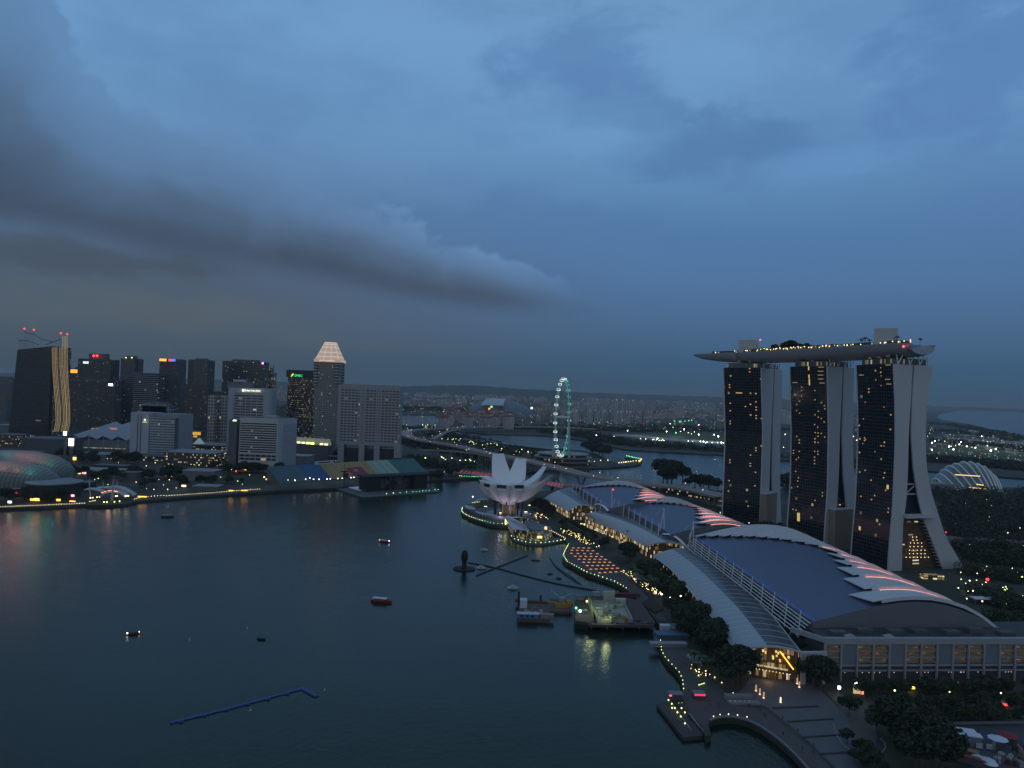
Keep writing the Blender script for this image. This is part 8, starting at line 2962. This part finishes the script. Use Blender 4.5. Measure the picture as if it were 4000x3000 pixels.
HR=mat('hull_red',(.22,.03,.025),.5)
HB_=mat('hull_brown',(.09,.055,.04),.6)
RB=mat('boat_roof_blue',(.50,.56,.68),.5)
boat('red bumboat with a pale blue roof, the largest boat alone in the middle bay',1490,2352,16,HR,RB,-.18,False)
boat('small red bumboat with pale roof and a white stern lamp, north of the larger one',1501,2118,11.5,HR,RB,-.25)
boat('low brown bumboat off the waterside stage at left',655,2020,14,HB_,mat('boat_roof_grey',(.34,.36,.40),.6),.02,False)
boat('small dark launch with one pink stern light at left',520,2478,7,HB_,HB_,-2.6)
boat('tiny dark launch alone at lower left',1020,2498,6,mat('hull_dark',(.02,.022,.028),.6),DARK,2.9,False)
for px,py,lab in ((966,2456,'small white buoy north of the tiny dark launch'),(740,2502,'tiny pale buoy between the two dark launches'),(1268,2698,'small white marker buoy off the right end of the blue pontoon'),(977,2777,'tiny pale buoy south of the blue pontoon')):
 g=G(px,py,0)
 mb=MB()
 mb.sphere((g.x,g.y,.25),.38,8,5)
 mb.tube((g.x,g.y,.3),(g.x,g.y,1.5),.13,.08,5)
 tag(mb.build('buoy',WSTEEL),lab,'buoy')
BLUEP=mat('pontoon_blue',(.03,.085,.24),.5,vary=.18,vscale=.5)
pt=thing('blue_pontoon','long thin blue pontoon walkway floating at lower left, hooked at its right end','pontoon',G(930,2755,0).to_tuple())
def slab(pts,w,z0,z1,nm,m,parent):
 W=[G(a,b,z1) for a,b in pts]
 mb=MB()
 for p,q in zip(W,W[1:]):
  d_=(q-p).normalized()
  n_=Vector((-d_.y,d_.x,0))*w/2
  k=int((q-p).length/2.0)
  for i in range(k):
   a,b=p.lerp(q,(i+.03)/k),p.lerp(q,(i+.97)/k)
   mb.prism([(x.x,x.y) for x in (a-n_,b-n_,b+n_,a+n_)],z0,z1+(.06 if i%2 else 0))
 o=mb.build(nm,m,parent)
 return W
slab([(664,2822),(900,2764),(1187,2686)],1.7,-.2,.45,'walkway',BLUEP,pt)
slab([(1183,2688),(1238,2718)],2.3,-.2,.5,'hooked_end',BLUEP,pt)
for px,py in ((708,2816),(798,2792),(885,2770),(966,2748),(1047,2728),(1123,2708),(1232,2712)):
 g=G(px,py,.5)
 mb=MB()
 mb.box(g.x,g.y-.2,-.2,2.0,1.2,.75,.2)
 mb.box(g.x+.2,g.y-.2,.55,.5,.5,.4,.2)
 mb.build('side_float',BLUEP,pt)
g=G(1813,2224,0)
bc=thing('dark_beacon','black bulb headed float on a round raft, casting a dark reflection','beacon',g.to_tuple())
BLK=mat('beacon_black',(.012,.013,.015),.7)
mb=MB()
mb.prism([(g.x+9.5*math.cos(2*math.pi*j/20),g.y+8.5*math.sin(2*math.pi*j/20)) for j in range(20)],-.3,.9)
mb.build('raft',BLK,bc)
mb=MB()
rows=[]
for z,r in ((.9,2.2),(4,1.9),(6,2.0),(9,2.9),(12,3.0),(14.5,2.5),(16.3,1.2),(16.6,.1)):
 rows.append([Vector((g.x+r*math.cos(2*math.pi*j/14),g.y+r*math.sin(2*math.pi*j/14),z)) for j in range(15)])
mb.grid(rows)
mb.build('bulb',BLK,bc,smooth=True)
for k in range(7):
 a=2*math.pi*k/7
 mb=MB()
 mb.tube((g.x+8*math.cos(a),g.y+7*math.sin(a),.8),(g.x+8*math.cos(a),g.y+7*math.sin(a),2.2),.2,.15,5)
 mb.build('post',BLK,bc)
BOOM=mat('boom_dark',(.02,.024,.028),.8)
def boom(label,pts,r=.55):
 W=along_w(catmull([G(a,b,.1) for a,b in pts],6),60)
 mb=MB()
 for i in range(59):
  a,b=W[i],W[i].lerp(W[i+1],.97)
  mb.tube(a,b,r,r,6)
 tag(mb.build('floating_boom',BOOM),label,'floating boom')
boom('long dark floating boom running from the black beacon towards the works platform',[(1828,2198),(1880,2208),(1935,2219),(2050,2250),(2180,2282),(2330,2308)],.75)
boom('dark floating boom slanting from the pavilion across the longer boom',[(2060,2171),(1990,2198),(1930,2222),(1862,2249)],.75)
boom('short curved dark boom near the glowing panel square',[(2148,2180),(2165,2208),(2200,2240),(2250,2272),(2268,2282)],.6)
boom('thin dark boom beside the curved one near the glowing panels',[(2158,2200),(2190,2226),(2236,2256),(2262,2280)],.35)
for px,py,lab in ((2148,2243,'dark round float between the long boom and the curved boom'),(2183,2261,'smaller dark float nearer the curved boom'),(2092,2190,'dark drifting mat of weed below the pavilion')):
 g=G(px,py,0)
 mb=MB()
 mb.prism([(g.x+(2.6 if px!=2092 else 4.2)*math.cos(2*math.pi*j/12),g.y+2.0*math.sin(2*math.pi*j/12)) for j in range(12)],-.2,.5)
 mb.sphere((g.x,g.y,.5),1.2,7,4,sz=.6)
 tag(mb.build('dark_float',BOOM),lab,'float')
def white_craft(label,px,py,s):
 g=G(px,py,0)
 r_=thing('white_launch',label,'boat',g.to_tuple(),None)
 mb=MB()
 hull_mesh(mb,6.4*s,3.2*s,.8*s)
 for i,v in enumerate(mb.v):
  mb.v[i]=g+v
 mb.build('hull',mat('launch_white',(.5,.52,.56),.5),r_)
 mb=MB()
 rows=[]
 for z,r in ((.8,1.4),(1.5,1.35),(2.0,.9),(2.2,.1)):
  rows.append([g+Vector((r*s*1.2*math.cos(2*math.pi*j/10)-.3,r*s*.8*math.sin(2*math.pi*j/10),z*s)) for j in range(11)])
 mb.grid(rows)
 mb.build('cabin',mat('launch_cabin',(.40,.43,.48),.5),r_)
 mb=MB()
 mb.box(g.x-.3,g.y-1.1*s,1.0*s,1.6*s,.1,.4*s,bottom=True)
 mb.build('window',DARKGLASS,r_)
white_craft('small white domed launch north of the booms',1891,2151,1.15)
white_craft('small white domed launch beside the crossing of the two booms',1880,2221,1.25)
white_craft('white domed launch just off the work barge',2004,2300,1.3)
RUST=mat('barge_rust',(.10,.075,.065),.8)
g0,g1=G(2024,2432,0),G(2146,2430,0)
bg=thing('work_barge','grey brown work barge with a blue white cabin boat moored at its near side','barge',((g0+g1)/2).to_tuple())
bw=(g1-g0).length
cx,cy0=(g0 .x+g1 .x)/2,g0 .y
mb=MB()
mb.prism([(cx-bw/2,cy0+2),(cx+bw/2,cy0+1),(cx+bw/2+1,cy0+40),(cx-bw/2+1,cy0+42)],-.3,2.4)
mb.build('hull',RUST,bg)
mb=MB()
mb.box(cx-4,cy0+5,2.4,14,4,2.4)
mb.box(cx-4,cy0+5,4.82,15,5,.3,bottom=True,m=1)
mb.build('blue_cabin',[mat('cabin_blue',(.08,.20,.38),.6),mat('cabin_roof',(.42,.46,.50),.6)],bg)
for dx,w in ((-6.5,2.0),(-2.5,1.6),(1,1.6)):
 mb=MB()
 mb.box(cx-2+dx,cy0+2.85,3.0,w,.1,1.2,bottom=True)
 mb.build('window',DARKGLASS,bg)
mb=MB()
mb.box(cx+9,cy0+6,2.4,9,5,2.2)
mb.build('deck_house',mat('deck_house',(.20,.17,.165),.7),bg)
mb=MB()
mb.box(cx-bw/2+4,cy0+27,2.4,5,6,5.5)
mb.build('white_cabin',mat('cabin_white',(.50,.54,.60),.6),bg)
for k in range(10):
 mb=MB()
 mb.box(cx-bw/2+5+RND.uniform(0,bw-10),cy0+RND.uniform(10,22),2.4,RND.uniform(1.5,4),RND.uniform(1,2.5),RND.uniform(.6,1.8),RND.uniform(0,1))
 mb.build('deck_crate',mat('crate_%d'%(k%3),[(.30,.29,.27),(.18,.15,.12),(.38,.38,.36)][k%3],.8),bg)
for px,py0,py1 in ((2025,2375,2310),(2111,2365,2325)):
 a=G(px,py0,0)
 mb=MB()
 mb.tube(a,(a.x,a.y,D(px,py1,a.y).z),.8,.8,8)
 mb.build('spud_pile',mat('pile_dark',(.03,.025,.022),.7),bg)
mb=MB()
a,b=G(2012,2346,3),G(2140,2354,3)
mb.tube(a,b,1.2,1.2,6)
mb.build('long_boom',mat('boom_rust',(.11,.06,.03),.8),bg)
g0,g1=G(2142,2398,0),G(2232,2400,0)
b2=thing('crane_barge','narrow barge carrying a small excavator and a yellow crane truck','barge',((g0+g1)/2).to_tuple())
mb=MB()
mb.prism([(g0 .x,g0 .y),(g1 .x,g1 .y),(g1 .x+2,g1 .y+30),(g0 .x+2,g0 .y+30)],-.3,2.0)
mb.build('hull',RUST,b2)
YEL=mat('machine_yellow',(.30,.17,.03),.6)
c=(g0+g1)/2
mb=MB()
mb.box(c.x+3,c.y+10,2.0,13,3.4,2.6,.3)
mb.box(c.x+7,c.y+11,4.6,4,3.2,2.2,.3)
mb.tube((c.x+2,c.y+10,4.6),(c.x-9,c.y+4,7),.6,.4,6)
mb.build('crane_truck',YEL,b2)
mb=MB()
mb.box(c.x+3,c.y+24,2.0,4,3,3)
mb.tube((c.x+4,c.y+24,4.8),(c.x+10,c.y+25,8),.4,.35,5)
mb.tube((c.x+10,c.y+25,8),(c.x+17,c.y+25,5),.35,.3,5)
mb.tube((c.x+2,c.y+24,4.8),(c.x-5,c.y+26,9),.35,.3,5)
mb.build('excavator',mat('excavator_grey',(.30,.36,.36),.6),b2)
P=[G(a,b,5) for a,b in [(2246,2424),(2300,2432),(2300,2440),(2552,2444),(2560,2430),(2500,2345),(2420,2326),(2270,2328),(2244,2350)]]
cp=thing('works_platform','big piled works platform with a floodlit yellow green concrete pit under construction','works platform',G(2400,2400,0).to_tuple())
mb=MB()
mb.prism([(p.x,p.y) for p in P],3.4,5.0,bottom=True)
mb.build('deck',mat('works_deck',(.075,.065,.06),.85),cp)
mb=MB()
Q=[G(a,b,5) for a,b in [(2244,2424),(2298,2432),(2296,2400),(2246,2392)]]
mb.prism([(p.x,p.y) for p in Q],-.4,3.3)
mb.build('dark_caisson',mat('caisson',(.02,.018,.018),.8),cp)
for px,py in ((2312,2447),(2374,2450),(2436,2452),(2500,2452),(2552,2452),(2330,2360),(2480,2370)):
 g=G(px,py,2)
 mb=MB()
 mb.tube((g.x,g.y+3,-1),(g.x,g.y+3,3.5),.7,.7,7)
 mb.build('pile',mat('pile_pale',(.20,.20,.19),.8),cp)
PITC=mat('pit_concrete',(.30,.33,.27),.8,vary=.22,vscale=.35)
a0,a1,a2,a3=[G(x,y,6) for x,y in [(2332,2428),(2470,2426),(2436,2358),(2316,2354)]]
mb=MB()
mb.prism([(p.x,p.y) for p in (a0,a1,a2,a3)],5.02,6.0)
mb.build('pit_slab',PITC,cp)
mb=MB()
w0=[G(2296,2352,6),G(2316,2350,6),G(2335,2428,6),G(2318,2412,6)]
mb.face([w0[0]+UP*4.5,w0[3]+UP*4,w0[2],w0[1]])
mb.face([w0[3]+UP*4,w0[0]+UP*4.5,w0[0]-UP*1,w0[3]-UP*1])
mb.build('sloped_wall',mat('pit_wedge',(.42,.44,.22),.8),cp)
rp2=random.Random(19)
for k in range(30):
 t,s=rp2 .random(),rp2 .random()
 p=a0 .lerp(a1,t).lerp(a3 .lerp(a2,t),s)
 mb=MB()
 w,d_,h=rp2 .uniform(1.2,5),rp2 .uniform(1,4),rp2 .uniform(.5,3.4)
 rz=rp2 .uniform(-.4,.4)
 mb.box(p.x,p.y,5.9,w,d_,h,rz)
 if rp2 .random()<.5:
  mb.box(p.x+.3,p.y,5.9+h,w*.5,d_*.5,rp2 .uniform(.3,1.2),rz)
 mb.build('formwork',mat('formwork_%d'%(k%4),[(.34,.36,.30),(.22,.24,.20),(.42,.44,.40),(.16,.14,.11)][k%4],.8),cp)
mb=MB()
for p,q in ((a1,a2),(a2,a3),(a0,a1)):
 d_=(q-p).normalized()
 n_=Vector((-d_.y,d_.x,0))*.5
 mb.prism([(x.x,x.y) for x in (p-n_,q-n_,q+n_,p+n_)],5.02,7.6)
mb.build('pit_wall',mat('pit_wall',(.27,.28,.26),.8),cp)
for (px,py,w,d_,h,col,nm) in ((2378,2347,8,3,7,(.36,.38,.33),'white_hopper'),(2424,2357,7,3,3.5,(.45,.47,.48),'site_hut'),(2265,2342,6,4,3.6,(.16,.20,.22),'site_hut'),(2328,2327,5,3,3,(.28,.32,.32),'site_hut'),(2415,2430,12,3,3.0,(.20,.11,.03),'brown_skip'),(2270,2395,8,4,2.2,(.10,.16,.17),'tool_store'),(2430,2331,26,3,2.6,(.11,.03,.025),'red_barrier'),(2310,2350,8,3,2,(.20,.09,.02),'brown_skip')):
 g=G(px,py,5)
 mb=MB()
 mb.box(g.x,g.y,5.02,w,d_,h*.8,.05)
 mb.box(g.x,g.y,5.02+h*.8,w*1.06,d_*1.1,h*.2,.05,bottom=True)
 mb.build(nm,mat('works_%s_%d'%(nm,px),col,.8),cp)
for k in range(22):
 p=P[2].lerp(P[3],(k+.5)/22)+Vector((0,rp2 .uniform(2,8),0))
 mb=MB()
 mb.box(p.x,p.y,5.02,rp2 .uniform(1,3.5),rp2 .uniform(.8,2),rp2 .uniform(.4,1.6),rp2 .uniform(0,1))
 mb.build('material_stack',mat('stack_%d'%(k%3),[(.10,.08,.07),(.16,.14,.13),(.06,.055,.05)][k%3],.85),cp)
for px,py,m_,r_ in ((2266,2398,WHITE_GLOW,.8),(2250,2386,GREEN_GLOW,.8),(2292,2360,YG_GLOW,.7)):
 g=G(px,py,6)
 mb=MB()
 mb.tube((g.x,g.y,5),(g.x,g.y,8),.12,.12,5)
 mb.sphere((g.x,g.y,8),r_,7,5,1)
 mb.build('work_lamp',[STEEL,m_],cp)
g=G(2306,2380,8)
point('pit_lamp_light',(g.x,g.y,13),(.88,1,.42),1500,1)
g=G(2370,2420,8)
point('pit_lamp_light',(g.x,g.y,11),(.85,1,.45),1300,1)
mb=MB()
Q=[G(a,b,3.1) for a,b in [(2500,2360),(2560,2400),(2590,2380),(2545,2335)]]
mb.prism([(p.x,p.y) for p in Q],LZ,LZ+.9)
tag(mb.build('spoil_heap',mat('spoil',(.03,.028,.025),.95)),'dark flat spoil heap on the bank behind the works platform','spoil heap')
for (px,py,w,d_,h,col,lab) in ((2622,2488,20,8,2.2,(.06,.10,.15),'blue grey pontoon hut moored along the bank south of the works platform'),(2597,2462,6,4,3.2,(.42,.46,.50),'small white hut on the bank south of the works platform'),(2610,2525,22,4,2.0,(.20,.22,.25),'long pale ramp block beside the promenade lamps'),(2640,2462,8,10,2.4,(.16,.18,.19),'grey stair block on the bank beside the dense wood')):
 g=G(px,py,LZ)
 r_=thing('bank_hut',lab,'hut',g.to_tuple())
 mb=MB()
 mb.box(g.x,g.y,LZ+.1,w,d_,h,.08)
 mb.build('walls',mat('hut_%d'%px,col,.7),r_)
 mb=MB()
 mb.box(g.x,g.y,LZ+.1+h,w*1.04,d_*1.08,.3,.08,bottom=True)
 mb.build('roof',mat('hut_roof_%d'%px,tuple(x*1.3 for x in col),.6),r_)
for px,py in ((2552,2470),(2566,2510),(2560,2492),(2578,2480)):
 pass

 # ================================================================ NEAR RIGHT CORNER: ROAD, TREES, FAIRGROUND YARD
sheet('road',[tuple(G(a,b,LZ).xy) for a,b in [(3260,2735),(3420,2744),(3700,2742),(4080,2735),(4080,2800),(3700,2810),(3430,2806),(3340,2800)]],LZ+.06,mat('road_dusk',(.085,.072,.062),.85))
sheet('footpath',[tuple(G(a,b,LZ).xy) for a,b in [(3225,2700),(3380,2735),(3440,2800),(3420,2900),(3440,3000),(3480,3100),(3400,3100),(3350,2960),(3330,2860),(3300,2790)]],LZ+.10,mat('footpath_tan',(.115,.098,.085),.85))
sheet('yard',[tuple(G(a,b,LZ).xy) for a,b in [(3560,2850),(3800,2836),(4080,2830),(4080,3100),(3900,3100),(3720,2920)]],LZ+.07,mat('yard_asphalt',(.065,.07,.08),.85))
mb=MB()
W=along([(3520,2838),(3700,2832),(3900,2828),(4080,2826)],24,LZ)
for p,q in zip(W,W[1:]):
 mb.prism([(x.x,x.y) for x in (p,q,q+Vector((0,.5,0)),p+Vector((0,.5,0)))],LZ,LZ+1.3)
tag(mb.build('boundary_wall',mat('boundary',(.17,.18,.19),.8)),'long low pale wall between the road trees and the yard','wall')
north_grove([(3190,2690),(3225,2700)],4,3,3,'dark tree at the corner portal beside the podium','trees at the corner portal',.95,91,[1,2])
for k,(px,py,s,lab) in enumerate([(3316,2800,.82,'round tree with visible trunk on the tan footpath, nearest the podium corner'),(3424,2860,.9,'round tree on the tan footpath, second from the podium corner'),(3310,2905,.62,'small thin tree on the edge of the plaza steps')]):
 g=G(px,py,LZ)
 TREES[0 if k<2 else 1].put((g.x,g.y,LZ),k*1.7,lab,None,s)
north_grove([(3490,2880),(3520,2935),(3560,2960)],9,5,5,'big black green tree in the thick clump between footpath and yard','big trees between footpath and yard',1.05,92,[2,1])
north_grove([(3560,2990),(3640,3030),(3690,3000)],7,5,5,'big dark tree at the bottom edge in front of the yard','big trees at the bottom edge',1.05,93,[2])
north_grove([(3340,2940),(3380,2990),(3440,3040)],10,4,4,'small dark tree inside the pale curved kerb at the bottom edge','small trees inside the curved kerb',.6,94,[1,0])
north_grove([(3350,2712),(3480,2716),(3700,2712),(4040,2705)],46,8,3,'roadside tree in the row right before the podium','roadside trees before the podium',.62,95,[0,1])
north_grove([(3430,2772),(3700,2776),(4040,2768)],30,8,2,'tree in the middle strip of the road','trees of the road middle strip',.60,96,[0,1])
north_grove([(3520,2822),(3760,2818),(4040,2812)],34,7,2,'tree in the row along the low boundary wall','trees along the boundary wall',.58,97,[1,0])
for i,(px,py,a) in enumerate([(3640,2806,.05),(3860,2804,3.2),(3830,2745,.1),(3905,2748,3.1),(3700,2742,.05),(3960,2795,.1),(3570,2795,3.1),(3990,2752,.0)]):
 g=G(px,py,LZ)
 CARS[i%4].put((g.x,g.y,LZ+.1),a,'car on the road before the podium','cars on the road before the podium',1.0)
street_lights(12,3380,4020,2718,2800,'street lamp on the road before the podium','street lamps before the podium',None,.45,98)
for px,py,lab in ((3741,2708,'orange lit lantern tree beside the podium, left of the pair'),(3932,2706,'orange lit lantern tree beside the podium, right of the pair'),(3545,2712,'orange lit shrine like kiosk under the yellow sign')):
 g=G(px,py,LZ)
 r_=thing('lantern_post',lab,'lantern post',g.to_tuple())
 mb=MB()
 mb.tube((g.x,g.y,LZ),(g.x,g.y,LZ+3),.15,.12,5)
 mb.build('post',STEEL,r_)
 mb=MB()
 mb.sphere((g.x,g.y,LZ+4.2),1.2,7,5,sz=1.6)
 mb.build('lantern',glow('lantern_glow',(1,.42,.18),.55,True),r_)
 mb=MB()
 mb.sphere((g.x,g.y,LZ+2.6),.45,6,4)
 mb.build('lamp',WARM_GLOW,r_)
sign_light(3553,2686,40,9,glow('yellow_sign_glow',(1,.80,.06),2.2),'bright yellow sign board over a doorway of the podium',G(3553,2700,LZ).y)
sign_light(3278,2686,10,10,WHITE_GLOW,'white lamp by the left doorway of the podium',G(3278,2716,LZ).y)
sign_light(3344,2670,12,10,WHITE_GLOW,'white lamp over the lit stair doorway of the podium',G(3344,2712,LZ).y)
sign_light(3350,2692,32,34,glow('doorway_glow',(1,.82,.42),.55),'pale yellow lit doorway of the podium',G(3350,2714,LZ).y)
sign_light(3366,2706,14,12,glow('doorway_orange_glow',(1,.35,.22),1.2),'orange lit panel right of the lit doorway',G(3366,2716,LZ).y)
sign_light(3925,2753,22,7,red_s,'red neon sign on the roadside among the trees')
for px,py,lab in ((3646,2875,'white lamp on the yard beside the big trees'),(3593,2910,'pale lamp glowing through the big trees by the yard')):
 g=G(px,py+14,LZ)
 L_FLOODS.put((g.x,g.y,LZ),0,lab,None,.33)
 point('yard_lamp_light',(g.x,g.y-1.5,LZ+5),(.95,1,.85),260,.4)
W=along_w(catmull([G(a,b,LZ) for a,b in [(3255,2830),(3268,2872),(3296,2912),(3336,2940),(3378,2949),(3410,2946)]],6),30)
W2=along_w(catmull([G(a,b,LZ) for a,b in [(3378,2949),(3392,2975),(3420,3010),(3470,3060)]],6),20)
W3=along_w(catmull([G(a,b,LZ) for a,b in [(3438,2886),(3456,2905),(3456,2928),(3438,2944),(3410,2950)]],6),20)
for Wk,lab in ((W,'pale curved kerb line at the foot of the plaza steps'),(W2,'pale kerb line leading off the bottom edge'),(W3,'pale rounded kerb end by the footpath trees')):
 mb=MB()
 for p,q in zip(Wk,Wk[1:]):
  mb.tube(p+UP*.3,q+UP*.3,.22,.22,5)
 tag(mb.build('curved_kerb',mat('kerb_pale',(.30,.31,.32),.7)),lab,'kerb')
g=G(3770,2905,LZ)
mh=thing('marquee','pale framed marquee with a white four panel roof on the yard','marquee',g.to_tuple())
mb=MB()
mb.box(g.x,g.y+2,LZ+.1,13,9,4.2,-.25)
mb.build('walls',mat('marquee_wall',(.17,.18,.23),.7),mh)
for i in range(2):
 for j in range(2):
  mb=MB()
  mb.box(g.x-3+6.2*i*math.cos(-.25),g.y+4.2*j+.2-1.6*i,LZ+4.4,5.9,4.0,.5,-.25,bottom=True)
  mb.build('roof_panel',TENT,mh)
for k in range(2):
 mb=MB()
 mb.box(g.x+3.4+4.2*k,g.y-4.6-.6*k,LZ+.4,2.6,.3,2.2,-.25,bottom=True)
 mb.build('white_banner',mat('banner_white',(.45,.47,.52),.6),mh)
for px,py,r,h,col,lab in ((3897,2908,4.2,3.6,(.55,.60,.72),'big pale parasol roof on the yard'),(3935,2885,4.6,2.6,(.26,.025,.035),'dark red tent roof behind the big pale parasol'),(3856,2985,3.4,2.6,(.52,.55,.62),'pale parasol at the bottom edge of the yard'),(3820,2970,2.6,2.4,(.40,.43,.50),'small grey parasol left of the bottom edge one'),(3868,2996,3.0,2.4,(.60,.64,.68),'white parasol cut by the bottom edge of the picture')):
 g=G(px,py+8,LZ)
 r_=thing('parasol',lab,'parasol',g.to_tuple())
 mb=MB()
 n=8
 top=Vector((g.x,g.y,LZ+h+1.2))
 ring=[Vector((g.x+r*math.cos(2*math.pi*j/n),g.y+r*math.sin(2*math.pi*j/n),LZ+h)) for j in range(n)]
 for j in range(n):
  mb.face([ring[j],ring[(j+1)%n],top])
 mb.build('canopy',mat('parasol_%d'%px,col,.7),r_)
 mb=MB()
 mb.tube((g.x,g.y,LZ),(g.x,g.y,LZ+h+1),.12,.1,5)
 mb.build('pole',STEEL,r_)
for (px,py,L_,w,h,col,rz,lab) in ((3755,2948,13,3.4,2.6,(.26,.15,.08),-.62,'long orange brown stall roof on the yard'),(3800,2985,12,3.2,2.4,(.22,.03,.03),-.62,'long dark red stall roof at the bottom edge'),(3765,2968,9,2.4,1.8,(.34,.36,.42),-.62,'pale panelled stall front before the orange brown roof'),(3715,2902,5,4,2.4,(.10,.16,.15),-.3,'dull green stall beside the marquee')):
 g=G(px,py,LZ)
 r_=thing('market_stall',lab,'stall',g.to_tuple())
 mb=MB()
 mb.box(g.x,g.y,LZ+.1,L_*.95,w*.85,h,rz)
 mb.build('walls',mat('stall_wall',(.10,.10,.11),.8),r_)
 mb=MB()
 mb.box(g.x,g.y,LZ+.1+h,L_,w,.4,rz,bottom=True)
 mb.build('roof',mat('stall_roof_%d'%px,col,.7),r_)
ry=random.Random(77)
for k in range(26):
 g=G(ry.uniform(3880,4020),ry.uniform(2925,2995),LZ)
 mb=MB()
 h=ry.uniform(1.2,3.5)
 mb.box(g.x,g.y,LZ+.1,ry.uniform(.8,2.6),ry.uniform(.8,2),h,ry.uniform(0,3))
 mb.box(g.x,g.y,LZ+.1+h,.5,.5,ry.uniform(.2,.9),0)
 tag(mb.build('fair_crate',mat('fair_%d'%(k%4),[(.25,.26,.28),(.10,.05,.04),(.35,.36,.38),(.16,.13,.10)][k%4],.8)),'small cluttered box on the crowded part of the yard','crate','boxes on the crowded part of the yard')
for pr_ in (L_FLOOD,L_FLOODS,L_RED):
 if not pr_.used:
  bpy.data.objects.remove(pr_.root)
